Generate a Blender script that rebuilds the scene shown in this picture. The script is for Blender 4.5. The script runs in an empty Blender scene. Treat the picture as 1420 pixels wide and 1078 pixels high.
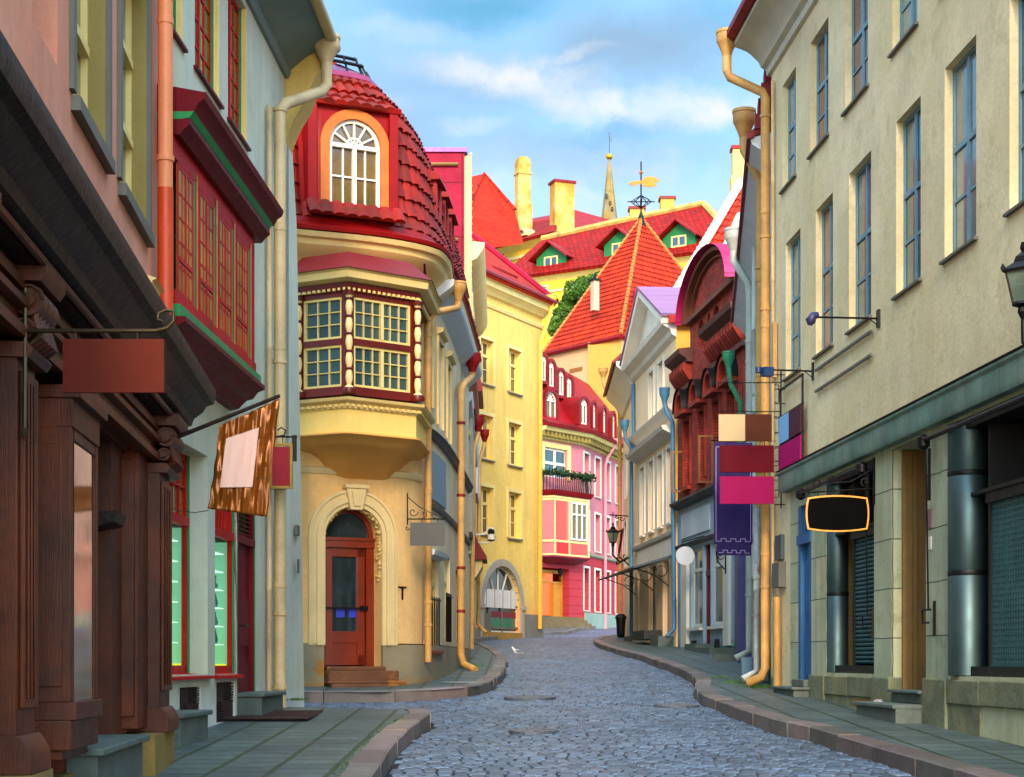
import bpy, bmesh, math, random
from mathutils import Vector
random.seed(7)
R = math.radians; PI = math.pi
sc = bpy.context.scene
col = sc.collection
# ------------------------------------------------------------------ camera, sky, sun, exposure
FX, CX, HY, CZ = 2300.0, 710.0, 918.0, 1.55
cam = bpy.data.cameras.new('camera'); cam_o = bpy.data.objects.new('camera', cam); col.objects.link(cam_o)
cam_o.location = (0, 0, CZ); cam_o.rotation_euler = (R(90), 0, 0)
cam.sensor_width = 36; cam.lens = 36*FX/1420; cam.shift_y = (HY-539)/1420; cam.clip_end = 2000; cam.clip_start = .1
sc.camera = cam_o
sc.view_settings.view_transform = 'Standard'; sc.view_settings.look = 'None'
sc.view_settings.exposure = 1.5; sc.view_settings.gamma = 1
SUN_EL, SUN_AZ = R(25), R(181)       # azimuth measured clockwise from +Y: straight behind the camera
sun = bpy.data.lights.new('sun', 'SUN'); sun.energy = 1.6; sun.angle = R(12); sun.color = (1.0, .77, .52)
sun_o = bpy.data.objects.new('sun', sun); col.objects.link(sun_o)
sdir = Vector((math.sin(SUN_AZ)*math.cos(SUN_EL), math.cos(SUN_AZ)*math.cos(SUN_EL), math.sin(SUN_EL)))
sun_o.rotation_euler = sdir.to_track_quat('Z', 'Y').to_euler(); sun_o.location = (0, -20, 60)

def NT(nt):
    def n(t, **k):
        x = nt.nodes.new('ShaderNode'+t)
        for a, b in k.items():
            if a in x.inputs: x.inputs[a].default_value = b
            else: setattr(x, a, b)
        return x
    return n
w = bpy.data.worlds.new('World'); sc.world = w; w.use_nodes = True
nt = w.node_tree; nt.nodes.clear(); n = NT(nt); L = nt.links.new
sky = n('TexSky'); sky.sky_type = 'NISHITA'; sky.sun_disc = False; sky.sun_elevation = SUN_EL; sky.sun_rotation = SUN_AZ
sky.air_density = 1.0; sky.dust_density = .6; sky.ozone_density = 2.5
hs = n('HueSaturation', Saturation=1.05, Value=1.0)
L(sky.outputs[0], hs.inputs['Color'])
tc = n('TexCoord'); mp = n('Mapping'); mp.inputs['Scale'].default_value = (2.1, 2.1, 6.5); mp.inputs['Rotation'].default_value = (0, R(-17), 0)
mp.inputs['Location'].default_value = (.62, 0, .35)
L(tc.outputs['Generated'], mp.inputs[0])
n1 = n('TexNoise', Scale=2.2, Detail=9, Roughness=.52, Distortion=.35); L(mp.outputs[0], n1.inputs['Vector'])
r1 = n('ValToRGB'); r1.color_ramp.elements[0].position = .47; r1.color_ramp.elements[1].position = .70; L(n1.outputs[0], r1.inputs[0])
mp2 = n('Mapping'); mp2.inputs['Scale'].default_value = (1.6, 1.6, 5); mp2.inputs['Location'].default_value = (3.3, 1, 1.2); L(tc.outputs['Generated'], mp2.inputs[0])
n2 = n('TexNoise', Scale=2.0, Detail=6, Roughness=.5, Distortion=.4); L(mp2.outputs[0], n2.inputs['Vector'])
r2 = n('ValToRGB'); r2.color_ramp.elements[0].position = .40; r2.color_ramp.elements[1].position = .62; L(n2.outputs[0], r2.inputs[0])
veil = n('MixRGB'); veil.inputs[2].default_value = (1.15, 1.45, 1.95, 1)
fm = n('Math', operation='MULTIPLY'); L(r2.outputs[0], fm.inputs[0]); fm.inputs[1].default_value = .22
L(fm.outputs[0], veil.inputs[0])
cl = n('MixRGB'); cl.inputs[2].default_value = (2.3, 2.35, 2.4, 1)
sx = n('SeparateXYZ'); L(tc.outputs['Generated'], sx.inputs[0])
my = n('Math', operation='MAXIMUM'); L(sx.outputs[1], my.inputs[0]); my.inputs[1].default_value = .15
dv = []
for k in (0, 2):
    d_ = n('Math', operation='DIVIDE'); L(sx.outputs[k], d_.inputs[0]); L(my.outputs[0], d_.inputs[1]); dv.append(d_)
cb = n('CombineXYZ'); L(dv[0].outputs[0], cb.inputs[0]); L(dv[1].outputs[0], cb.inputs[1])
wn_ = n('TexNoise', Scale=15, Detail=9, Roughness=.62); L(cb.outputs[0], wn_.inputs['Vector'])
ws = n('VectorMath', operation='MULTIPLY_ADD'); L(wn_.outputs['Color'], ws.inputs[0]); ws.inputs[1].default_value = (.085, .05, 0); L(cb.outputs[0], ws.inputs[2])
def blob(px, py, rx, ry, tilt):
    m_ = n('Mapping'); m_.vector_type = 'TEXTURE'; m_.inputs['Location'].default_value = ((px-CX)/FX+.042, (HY-py)/FX+.025, 0); m_.inputs['Rotation'].default_value = (0, 0, R(tilt)); m_.inputs['Scale'].default_value = (rx/FX, ry/FX, 1)
    L(ws.outputs[0], m_.inputs[0]); ln = n('VectorMath', operation='LENGTH'); L(m_.outputs[0], ln.inputs[0])
    r_ = n('MapRange', interpolation_type='SMOOTHSTEP'); r_.inputs[1].default_value = 1.5; r_.inputs[2].default_value = .05; L(ln.outputs['Value'], r_.inputs[0]); return r_.outputs[0]
def addup(bl):
    cur = None
    for b_ in bl:
        o_ = blob(*b_[:5]); m_ = n('Math', operation='MULTIPLY'); L(o_, m_.inputs[0]); m_.inputs[1].default_value = b_[5]
        if cur is None: cur = m_.outputs[0]
        else:
            a_ = n('Math', operation='MAXIMUM'); L(cur, a_.inputs[0]); L(m_.outputs[0], a_.inputs[1]); cur = a_.outputs[0]
    return cur
whites = addup([(705, 108, 130, 26, -8, 1.0), (805, 142, 100, 22, -12, 1.0), (970, 148, 110, 28, 4, 1.0), (760, 88, 110, 10, 3, .5), (640, 270, 120, 26, 5, .6), (820, 268, 60, 24, 0, .5), (560, 45, 60, 20, 0, .3), (900, 230, 110, 34, -8, .4), (660, 180, 50, 12, 0, .4), (800, 340, 620, 130, 0, .5), (350, 150, 200, 30, 0, .6), (1250, 120, 200, 40, 6, .6)])
greys = addup([(880, 75, 170, 60, 8, .8), (640, 120, 220, 60, 0, .5), (800, 210, 260, 50, 0, .5), (560, 170, 140, 60, 0, .5)])
blues = addup([(660, 5, 150, 40, 0, .9), (860, 178, 110, 14, 8, .4), (1000, 20, 80, 40, 0, .35), (560, 230, 90, 40, 0, .3)])
vis = n('MapRange'); vis.inputs[1].default_value = .80; vis.inputs[2].default_value = .6; L(sx.outputs[1], vis.inputs[0])
fm0 = n('Math', operation='MULTIPLY'); L(r1.outputs[0], fm0.inputs[0]); L(vis.outputs[0], fm0.inputs[1])
wv_ = n('TexNoise', Scale=26, Detail=8, Roughness=.6); L(ws.outputs[0], wv_.inputs['Vector'])
wr_ = n('MapRange'); wr_.inputs[1].default_value = .3; wr_.inputs[2].default_value = .62; wr_.inputs[3].default_value = .25; wr_.inputs[4].default_value = 1.1; L(wv_.outputs[0], wr_.inputs[0])
wm_ = n('Math', operation='MULTIPLY'); wm_.use_clamp = True; L(whites, wm_.inputs[0]); L(wr_.outputs[0], wm_.inputs[1])
fm2 = n('Math', operation='MAXIMUM'); L(fm0.outputs[0], fm2.inputs[0]); L(wm_.outputs[0], fm2.inputs[1])
base_ = n('MixRGB'); base_.inputs[1].default_value = (.62, 1.36, 1.85, 1); base_.inputs[0].default_value = .35; L(hs.outputs[0], base_.inputs[2])
bb_ = n('MixRGB'); L(blues, bb_.inputs[0]); L(base_.outputs[0], bb_.inputs[1]); bb_.inputs[2].default_value = (.16, 1.12, 1.9, 1)
gg_ = n('MixRGB'); L(greys, gg_.inputs[0]); L(bb_.outputs[0], gg_.inputs[1]); gg_.inputs[2].default_value = (.76, 1.16, 1.62, 1)
L(gg_.outputs[0], veil.inputs[1])
L(fm2.outputs[0], cl.inputs[0]); L(veil.outputs[0], cl.inputs[1])
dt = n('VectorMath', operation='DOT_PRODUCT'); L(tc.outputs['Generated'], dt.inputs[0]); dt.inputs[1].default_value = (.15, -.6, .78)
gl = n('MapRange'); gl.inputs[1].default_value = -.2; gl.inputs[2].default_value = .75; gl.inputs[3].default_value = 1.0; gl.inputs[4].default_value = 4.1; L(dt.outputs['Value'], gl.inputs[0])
br_ = n('VectorMath', operation='SCALE'); L(cl.outputs[0], br_.inputs[0]); L(gl.outputs[0], br_.inputs['Scale'])   # brightness added to the unseen sky overhead and behind, lifting ambient light
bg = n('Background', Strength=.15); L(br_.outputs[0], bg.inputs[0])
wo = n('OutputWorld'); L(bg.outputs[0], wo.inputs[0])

# ------------------------------------------------------------------ helpers
def P(px, py, Y): return Vector(((px-CX)*Y/FX, Y, CZ+(HY-py)*Y/FX))
def X_(px, Y): return (px-CX)*Y/FX
def Z_(py, Y): return CZ+(HY-py)*Y/FX
def rz(Y): return .036*Y
def c(r, g, b, k=1.0):
    f = lambda v: ((v/255+.055)/1.055)**2.4 if v > 10 else v/255/12.92
    return (f(r)*k, f(g)*k, f(b)*k, 1)

class Fr:                                   # a facade line seen in plan: u along it, d outwards, z up
    def __init__(s, pts, dense=0):
        if dense:
            q = [pts[0]]+list(pts)+[pts[-1]]; out = []
            for i in range(1, len(q)-2):
                for k in range(dense):
                    t = k/dense; a, b, cc, d = q[i-1], q[i], q[i+1], q[i+2]
                    out.append(tuple(.5*((2*b[j])+(-a[j]+cc[j])*t+(2*a[j]-5*b[j]+4*cc[j]-d[j])*t*t+(-a[j]+3*b[j]-3*cc[j]+d[j])*t**3) for j in (0, 1)))
            out.append(pts[-1]); pts = out
        s.p = [Vector(p) for p in pts]; s.u = [0.0]
        for a, b in zip(s.p, s.p[1:]): s.u.append(s.u[-1]+(b-a).length)
        sn = [Vector(((b-a).y, -(b-a).x)).normalized() for a, b in zip(s.p, s.p[1:])]
        s.n = [sn[0]]+[((a+b)/(1+a.dot(b))) for a, b in zip(sn, sn[1:])]+[sn[-1]]
        s.len = s.u[-1]
    def m(s, u, d, z):
        i = 0
        while i < len(s.u)-2 and u > s.u[i+1]: i += 1
        t = (u-s.u[i])/(s.u[i+1]-s.u[i])
        tt = min(1, max(0, t))
        p = s.p[i].lerp(s.p[i+1], t) if 0 <= t <= 1 else s.p[i]+(s.p[i+1]-s.p[i])*t
        q = p+(s.n[i]*(1-tt)+s.n[i+1]*tt)*d
        return Vector((q.x, q.y, z))
    def uv(s, px, py=HY, d=0.0):
        k = (px-CX)/FX; best = None; N = len(s.p)
        for i in range(N-1):
            a = s.p[i]+s.n[i]*d; b = s.p[i+1]+s.n[i+1]*d; e = b-a
            den = e.x-k*e.y
            if abs(den) < 1e-9: continue
            t = (k*a.y-a.x)/den
            lo = -1e9 if i == 0 else -1e-6; hi = 1e9 if i == N-2 else 1+1e-6
            if lo <= t <= hi:
                Y = a.y+e.y*t
                if Y > 0 and (best is None or Y < best[1]): best = (s.u[i]+t*(s.u[i+1]-s.u[i]), Y)
        u, Y = best
        return u, Z_(py, Y)
    def U(s, px, d=0.0): return s.uv(px, HY, d)[0]
    def Z(s, px, py, d=0.0): return s.uv(px, py, d)[1]
    def rect(s, pl, pr, yt, yb, at=None, d=0.0):
        at = pl if at is None else at
        return s.U(pl, d), s.U(pr, d), s.Z(at, yb, d), s.Z(at, yt, d)
    def br(s, a, b):
        return [a]+[x for x in s.u[1:-1] if a+1e-4 < x < b-1e-4]+[b]
def FP(*pts, dense=0): return Fr([(X_(px, Y), Y) for px, Y in pts], dense)

class MB:
    def __init__(s): s.v = []; s.f = []; s.t = []
    def face(s, pts, uv=None):
        i = len(s.v); s.v += [Vector(p) for p in pts]; s.f.append(list(range(i, i+len(pts))))
        if uv is None:
            p0 = Vector(pts[0]); e = (Vector(pts[1])-p0)
            e = e.normalized() if e.length > 1e-9 else Vector((1, 0, 0))
            nn = e.cross(Vector(pts[-1])-p0)
            g = nn.cross(e); g = g.normalized() if g.length > 1e-9 else Vector((0, 0, 1))
            uv = [((Vector(p)-p0).dot(e), (Vector(p)-p0).dot(g)) for p in pts]
        s.t.append(uv); return s
    def sheet(s, F, cells):                    # list of faces given in (u,d,z)
        for q in cells:
            r = [max(a[k] for a in q)-min(a[k] for a in q) for k in range(3)]
            if r[1] <= min(r[0], r[2]): uv = [(a[0], a[2]) for a in q]
            elif r[0] <= min(r[1], r[2]): uv = [(a[1], a[2]) for a in q]
            else: uv = [(a[0], a[1]) for a in q]
            s.face([F.m(*a) for a in q], uv)
        return s
    def mould(s, F, u0, u1, prof, caps=True):
        if u1 < u0: u0, u1 = u1, u0
        bs = F.br(u0, u1); k = len(prof)
        for a, b in zip(bs, bs[1:]):
            s.sheet(F, [[(a, *prof[i]), (b, *prof[i]), (b, *prof[(i+1) % k]), (a, *prof[(i+1) % k])] for i in range(k)])
        if caps: s.sheet(F, [[(u0, *p) for p in prof], [(u1, *p) for p in reversed(prof)]])
        return s
    def mouldv(s, F, u0, u1, prof, fs):         # the same, with the outreach scaled along the wall by fs(u)
        bs = F.br(u0, u1); k = len(prof)
        for a, b in zip(bs, bs[1:]):
            A = lambda u, i: (u, prof[i % k][0]*(fs(u) if prof[i % k][0] > 0 else 1), prof[i % k][1])
            s.sheet(F, [[A(a, i), A(b, i), A(b, i+1), A(a, i+1)] for i in range(k)])
        s.sheet(F, [[A(u0, i) for i in range(k)], [A(u1, i) for i in range(k-1, -1, -1)]])
        return s
    def box(s, F, u0, u1, z0, z1, d0, d1): return s.mould(F, u0, u1, [(d0, z0), (d1, z0), (d1, z1), (d0, z1)])
    def poly(s, F, pts, d0, d1):
        k = len(pts)
        s.sheet(F, [[(p[0], d1, p[1]) for p in pts], [(p[0], d0, p[1]) for p in reversed(pts)]])
        s.sheet(F, [[(pts[i][0], d0, pts[i][1]), (pts[(i+1) % k][0], d0, pts[(i+1) % k][1]), (pts[(i+1) % k][0], d1, pts[(i+1) % k][1]), (pts[i][0], d1, pts[i][1])] for i in range(k)])
        return s
    def arc(s, F, uc, zc, r0, r1, d0, d1, a0=0, a1=180, n=16, sz=1.0):
        pt = lambda r, a: (uc+r*math.cos(R(a)), zc+r*sz*math.sin(R(a)))
        for i in range(n):
            a, b = a0+(a1-a0)*i/n, a0+(a1-a0)*(i+1)/n
            q = [pt(r0, a), pt(r1, a), pt(r1, b), pt(r0, b)]
            s.sheet(F, [[(x, d1, z) for x, z in q], [(q[1][0], d0, q[1][1]), (q[1][0], d1, q[1][1]), (q[2][0], d1, q[2][1]), (q[2][0], d0, q[2][1])],
                        [(q[0][0], d0, q[0][1]), (q[0][0], d1, q[0][1]), (q[3][0], d1, q[3][1]), (q[3][0], d0, q[3][1])]])
        for a in (a0, a1):
            x0, z0 = pt(r0, a); x1, z1 = pt(r1, a); s.sheet(F, [[(x0, d0, z0), (x1, d0, z1), (x1, d1, z1), (x0, d1, z0)]])
        return s
    def bar(s, F, a, b, w, d0, d1):            # slanted strip in the facade plane
        dx, dz = b[0]-a[0], b[1]-a[1]; l = math.hypot(dx, dz); nx, nz = -dz/l*w/2, dx/l*w/2
        return s.poly(F, [(a[0]+nx, a[1]+nz), (b[0]+nx, b[1]+nz), (b[0]-nx, b[1]-nz), (a[0]-nx, a[1]-nz)], d0, d1)
    def tube(s, pts, r, n=8, caps=True):
        pts = [Vector(p) for p in pts]; rs = r if isinstance(r, (list, tuple)) else [r]*len(pts)
        base = len(s.v); up = None
        for i, p in enumerate(pts):
            t = (pts[min(i+1, len(pts)-1)]-pts[max(i-1, 0)]).normalized()
            if up is None: up = Vector((0, 0, 1)) if abs(t.z) < .9 else Vector((1, 0, 0))
            a = t.cross(up).normalized(); b = a.cross(t).normalized(); up = b
            for k in range(n):
                an = 2*PI*k/n; s.v.append(p+(a*math.cos(an)+b*math.sin(an))*rs[i])
        for i in range(len(pts)-1):
            for k in range(n):
                k2 = (k+1) % n; s.f.append([base+i*n+k, base+i*n+k2, base+(i+1)*n+k2, base+(i+1)*n+k])
                s.t.append([(k/n, i), ((k+1)/n, i), ((k+1)/n, i+1), (k/n, i+1)])
        if caps:
            for i in (0, len(pts)-1):
                s.f.append([base+i*n+k for k in range(n)]); s.t.append([(0, 0)]*n)
        return s
    def lathe(s, o, prof, n=14, sx=1.0, sy=1.0):
        base = len(s.v); o = Vector(o)
        for r, z in prof:
            for k in range(n): s.v.append(o+Vector((r*sx*math.cos(2*PI*k/n), r*sy*math.sin(2*PI*k/n), z)))
        for i in range(len(prof)-1):
            for k in range(n):
                k2 = (k+1) % n; s.f.append([base+i*n+k, base+i*n+k2, base+(i+1)*n+k2, base+(i+1)*n+k])
                s.t.append([(k/n, prof[i][1]), ((k+1)/n, prof[i][1]), ((k+1)/n, prof[i+1][1]), (k/n, prof[i+1][1])])
        for i in (0, len(prof)-1):
            if prof[i][0] > 1e-4: s.f.append([base+i*n+k for k in range(n)]); s.t.append([(0, 0)]*n)
        return s
    def slab(s, pts, th):                       # polygon thickened downwards along its normal
        pts = [Vector(p) for p in pts]; nn = (pts[1]-pts[0]).cross(pts[2]-pts[0]).normalized()
        if nn.z < 0: nn = -nn
        q = [p-nn*th for p in pts]; k = len(pts)
        s.face(pts); s.face(q[::-1])
        for i in range(k): s.face([pts[i], pts[(i+1) % k], q[(i+1) % k], q[i]])
        return s
    def wbox(s, cx, cy, cz, sx, sy, sz, rot=0.0):
        cr, sr = math.cos(rot), math.sin(rot)
        g = lambda x, y, z: Vector((cx+x*cr-y*sr, cy+x*sr+y*cr, cz+z))
        X, Y, Z = sx/2, sy/2, sz/2
        for q in ([(-X, -Y, -Z), (X, -Y, -Z), (X, -Y, Z), (-X, -Y, Z)], [(X, Y, -Z), (-X, Y, -Z), (-X, Y, Z), (X, Y, Z)],
                  [(X, -Y, -Z), (X, Y, -Z), (X, Y, Z), (X, -Y, Z)], [(-X, Y, -Z), (-X, -Y, -Z), (-X, -Y, Z), (-X, Y, Z)],
                  [(-X, -Y, Z), (X, -Y, Z), (X, Y, Z), (-X, Y, Z)], [(-X, Y, -Z), (X, Y, -Z), (X, -Y, -Z), (-X, -Y, -Z)]):
            s.face([g(*a) for a in q])
        return s
    def tiles(s, fn, U, V, tw, th, amp, hole=None, sub=4, jit=.3):
        # overlapping curved roof tiles laid over the surface fn(u, v) -> point ; v runs up the slope
        nu = max(1, round(U/tw)); nv = max(1, round(V/th)); tw = U/nu; th = V/nv
        eps = .01
        def nrm(u, v):
            a = fn(min(u+eps, U), v)-fn(max(u-eps, 0), v); b = fn(u, min(v+eps, V))-fn(u, max(v-eps, 0))
            q = a.cross(b)
            return q.normalized() if q.length > 1e-9 else Vector((0, 0, 1))
        prof = [amp*max(0, math.sin(PI*k/sub))**.7 for k in range(sub+1)]
        for j in range(nv):
            for i in range(nu):
                if hole and hole((i+.5)*tw, (j+.5)*th): continue
                jj = amp*jit*random.random(); sl = (random.random()-.5)*.12*th
                for k in range(sub):
                    u0, u1 = (i+k/sub)*tw, (i+(k+1)/sub)*tw
                    v0, v1 = j*th+sl*(j > 0), min(V, (j+1)*th+.02)
                    h0, h1 = prof[k], prof[k+1]; lf = amp*.75+jj
                    pa, pb = fn(u0, max(0, v0)), fn(u1, max(0, v0)); na, nb = nrm(u0, max(0, v0)), nrm(u1, max(0, v0))
                    pc, pd = fn(u1, v1), fn(u0, v1); nc, nd = nrm(u1, v1), nrm(u0, v1)
                    A, B, C_, D = pa+na*(h0+lf), pb+nb*(h1+lf), pc+nc*h1, pd+nd*h0
                    uv = [(u0, j+.0), (u1, j+.0), (u1, j+.98), (u0, j+.98)]
                    s.face([A, B, C_, D], uv)
                    s.face([pa, pb, B, A], [(u0, j), (u1, j), (u1, j), (u0, j)])
        return s

ORG = {}
def thing(name, label, cat, loc, group=None):
    o = bpy.data.objects.new(name, None); col.objects.link(o); o.location = loc; o.empty_display_size = .3
    o['label'] = label; o['category'] = cat
    if group: o['group'] = group
    ORG[o.name] = Vector(loc); return o
SPLIT = {'dentils', 'brackets', 'cornice_brackets', 'shop_plinth', 'pier_foot', 'dormer_tiles', 'roof_end', 'plinth', 'plinth_panel', 'jamb_lining', 'door_step', 'string_course', 'basement_opening', 'pilaster',
         'shop_window_frame', 'door_notice', 'frieze', 'wood_panelling', 'snow_rail', 'snow_guard', 'cornice', 'lucarne', 'slit_window', 'bay_side', 'panel', 'handle', 'pier', 'parapet_cornice', 'green_trim', 'hip_tiles', 'oriel_window', 'column_band', 'pipe_bracket', 'oriel_trim', 'sign_divider', 'window_hood', 'steps', 'hanger', 'legs', 'wings', 'wall_plate', 'column_ring', 'glazing_bars'}
def islands(mb, tol=.004):
    key = {}; par = list(range(len(mb.f)))
    def find(i):
        while par[i] != i: par[i] = par[par[i]]; i = par[i]
        return i
    for i, f in enumerate(mb.f):
        for v in f:
            k = tuple(round(x, 3) for x in mb.v[v])
            if k in key: par[find(i)] = find(key[k])
            else: key[k] = i
    g = {}
    for i in range(len(mb.f)): g.setdefault(find(i), []).append(i)
    bb = []
    for fs in g.values():
        vs = [mb.v[v] for i in fs for v in mb.f[i]]
        bb.append([fs, [min(v[k] for v in vs)-tol for k in range(3)], [max(v[k] for v in vs)+tol for k in range(3)]])
    ch = True
    while ch:
        ch = False; out = []
        for b in bb:
            for o in out:
                if all(b[1][k] <= o[2][k] and o[1][k] <= b[2][k] for k in range(3)):
                    o[0] = o[0]+b[0]; o[1] = [min(p, q) for p, q in zip(o[1], b[1])]; o[2] = [max(p, q) for p, q in zip(o[2], b[2])]; ch = True; break
            else: out.append(b)
        bb = out
    return [b[0] for b in bb]
def part(name, mb, mat, parent=None, smooth=30, org=None, bevel=0, label=None):
    if name in SPLIT and parent:
        isl = islands(mb)
        if 1 < len(isl) <= 100:
            first = None
            for fs in isl:
                q = MB()
                for i in fs: q.v += [mb.v[v] for v in mb.f[i]]; q.f.append(list(range(len(q.v)-len(mb.f[i]), len(q.v)))); q.t.append(mb.t[i])
                o = part1(name, q, mat, parent, smooth, org, bevel, label); first = first or o
            return first
    return part1(name, mb, mat, parent, smooth, org, bevel, label)
def part1(name, mb, mat, parent=None, smooth=30, org=None, bevel=0, label=None):
    o3 = ORG[parent.name] if parent else Vector(org if org else (0, 0, 0))
    me = bpy.data.meshes.new(name); me.from_pydata([v-o3 for v in mb.v], [], mb.f)
    uvl = me.uv_layers.new(name='UVMap')
    flat = [x for t in mb.t for p in t for x in p]; uvl.data.foreach_set('uv', flat)
    if smooth:
        bm = bmesh.new(); bm.from_mesh(me); bmesh.ops.remove_doubles(bm, verts=bm.verts, dist=2e-4)
        bmesh.ops.recalc_face_normals(bm, faces=bm.faces)
        bm.to_mesh(me); bm.free()
        me.polygons.foreach_set('use_smooth', [True]*len(me.polygons)); me.set_sharp_from_angle(angle=R(smooth))
    me.materials.append(mat); me.update()
    o = bpy.data.objects.new(name, me); col.objects.link(o)
    if parent: o.parent = parent
    else: o.location = o3
    ORG[o.name] = o3
    if bevel:
        m = o.modifiers.new('bevel', 'BEVEL'); m.width = bevel; m.segments = 2; m.limit_method = 'ANGLE'; m.angle_limit = R(40)
    if label: o['label'] = label
    return o
def single(name, mb, mat, label, cat, loc, group=None, **k):
    o = part(name, mb, mat, None, org=loc, **k); o['label'] = label; o['category'] = cat
    if group: o['group'] = group
    return o
def struct(name, mb, mat, **k):
    o = part(name, mb, mat, None, **k); o['kind'] = 'structure'; return o

# ------------------------------------------------------------------ materials
def mat(name, color, rough=.8, metal=0, var=.18, vs=1.2, tint=None, streak=0, bump=.15, bs=14, spec=.4, dirt=None, dirtz=0, stain=0, speck=0, kind=None, **kw):
    m = bpy.data.materials.new(name); m.use_nodes = True; nt = m.node_tree; nt.nodes.clear(); n = NT(nt); L = nt.links.new
    out = n('OutputMaterial'); b = n('BsdfPrincipled', Roughness=rough, Metallic=metal); b.inputs['Specular IOR Level'].default_value = spec
    L(b.outputs[0], out.inputs[0])
    tc = n('TexCoord'); src = tc.outputs['Object']
    def noise(sc_, det=5, ro=.6, stretch=None, seed=0):
        v = src
        mp = n('Mapping'); mp.inputs['Scale'].default_value = stretch or (1, 1, 1); mp.inputs['Location'].default_value = (seed*3.1, seed*1.7, seed); L(v, mp.inputs[0])
        x = n('TexNoise', Scale=sc_, Detail=det, Roughness=ro); L(mp.outputs[0], x.inputs['Vector']); return x.outputs[0]
    def ramp(v, a, b_):
        r = n('MapRange'); r.inputs[1].default_value = a; r.inputs[2].default_value = b_; L(v, r.inputs[0]); return r.outputs[0]
    def mix(f, a, b_, mode='MIX'):
        x = n('MixRGB', blend_type=mode)
        if isinstance(f, float): x.inputs[0].default_value = f
        else: L(f, x.inputs[0])
        for i, q in ((1, a), (2, b_)):
            if isinstance(q, tuple): x.inputs[i].default_value = q
            else: L(q, x.inputs[i])
        return x.outputs[0]
    def sc3(q, k): return (min(1, q[0]*k), min(1, q[1]*k), min(1, q[2]*k), 1)
    color = tuple(color)
    hgt = None
    def uvsrc(sx=1, sy=1):
        mp = n('Mapping'); mp.inputs['Scale'].default_value = (sx, sy, 1); L(tc.outputs['UV'], mp.inputs[0]); return mp.outputs[0]
    if kind == 'brick':
        bt = n('TexBrick', Scale=1.0); bt.inputs['Color1'].default_value = color; bt.inputs['Color2'].default_value = kw['c2']; bt.inputs['Mortar'].default_value = kw['mortar']
        bt.inputs['Mortar Size'].default_value = kw.get('ms', .012); bt.inputs['Mortar Smooth'].default_value = .3; bt.inputs['Bias'].default_value = -.1
        bt.inputs['Brick Width'].default_value = kw.get('bw', .27); bt.inputs['Row Height'].default_value = kw.get('bh', .085); bt.offset = kw.get('off', .5)
        wv = n('TexNoise', Scale=3.0, Detail=2); L(tc.outputs['UV'], wv.inputs['Vector'])
        ad = n('MixRGB', blend_type='ADD'); ad.inputs[0].default_value = kw.get('wob', .02); L(uvsrc(), ad.inputs[1]); L(wv.outputs['Color'], ad.inputs[2])
        L(ad.outputs[0], bt.inputs['Vector']); base = bt.outputs['Color']; hgt = bt.outputs['Fac']
    else:
        base = color
    cur = mix(ramp(noise(vs, 6), .3, .7), base, mix(1.0, base, sc3((1, 1, 1), 1-var*1.3), 'MULTIPLY'))
    if tint: cur = mix(ramp(noise(vs*.6, 5, seed=2), .45, .7), cur, mix(.6, cur, tuple(tint)))
    cur = mix(ramp(noise(vs*14, 4, .7, seed=4), .3, .8), cur, mix(1.0, cur, sc3((1, 1, 1), 1-var*.8), 'MULTIPLY'))
    if streak:
        cur = mix(ramp(noise(4.5, 6, .65, (1, 1, .1), 5), .45, .85), cur, mix(1.0, cur, sc3((1, 1, 1), 1-streak), 'MULTIPLY'))
    if stain:
        f = n('Math', operation='MULTIPLY'); L(ramp(noise(1.7, 9, .72, seed=7), .56, .63), f.inputs[0]); f.inputs[1].default_value = stain
        cur = mix(f.outputs[0], cur, kw.get('stainc', (.12, .10, .07, 1)))
    if speck:
        f = n('Math', operation='MULTIPLY'); L(ramp(noise(9, 8, .8, seed=9), .62, .68), f.inputs[0]); f.inputs[1].default_value = speck
        cur = mix(f.outputs[0], cur, kw.get('speckc', (.05, .045, .04, 1)))
    if dirt:                                   # splashed band close to the ground
        sp = n('SeparateXYZ'); L(src, sp.inputs[0])
        a = n('Math', operation='MULTIPLY_ADD'); L(noise(3.5, 8, .7, seed=8), a.inputs[0]); a.inputs[1].default_value = .9*dirtz+.35; L(sp.outputs[2], a.inputs[2])
        r = n('MapRange'); r.inputs[1].default_value = dirtz*1.1+.25; r.inputs[2].default_value = dirtz*.8+.12; L(a.outputs[0], r.inputs[0])
        cur = mix(r.outputs[0], cur, dirt)
    if kind == 'attr':
        at = n('Attribute'); at.attribute_name = 'rnd'; cur = mix(1.0, cur, at.outputs['Color'], 'MULTIPLY')
    if kind == 'tile':                         # per tile tone
        wn = n('TexWhiteNoise', noise_dimensions='2D'); fl = n('VectorMath', operation='FLOOR'); L(uvsrc(1/kw.get('tw', .25), 1), fl.inputs[0]); L(fl.outputs[0], wn.inputs['Vector'])
        cur = mix(ramp(wn.outputs['Value'], 0, 1), cur, mix(.75, cur, kw['c2']))
    if kind == 'seam':                         # sheet metal in panels
        wv = n('TexBrick', Scale=1.0); wv.offset = 0; wv.inputs['Color1'].default_value = (0, 0, 0, 1); wv.inputs['Color2'].default_value = (0, 0, 0, 1); wv.inputs['Mortar'].default_value = (1, 1, 1, 1)
        wv.inputs['Brick Width'].default_value = kw.get('bw', .6); wv.inputs['Row Height'].default_value = kw.get('bh', 3); wv.inputs['Mortar Size'].default_value = .015; L(uvsrc(), wv.inputs['Vector'])
        cur = mix(wv.outputs['Fac'], cur, mix(1.0, cur, (.45, .45, .45, 1), 'MULTIPLY')); hgt = wv.outputs['Fac']
    L(cur if not isinstance(cur, tuple) else mix(0.0, cur, cur), b.inputs['Base Color'])
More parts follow.
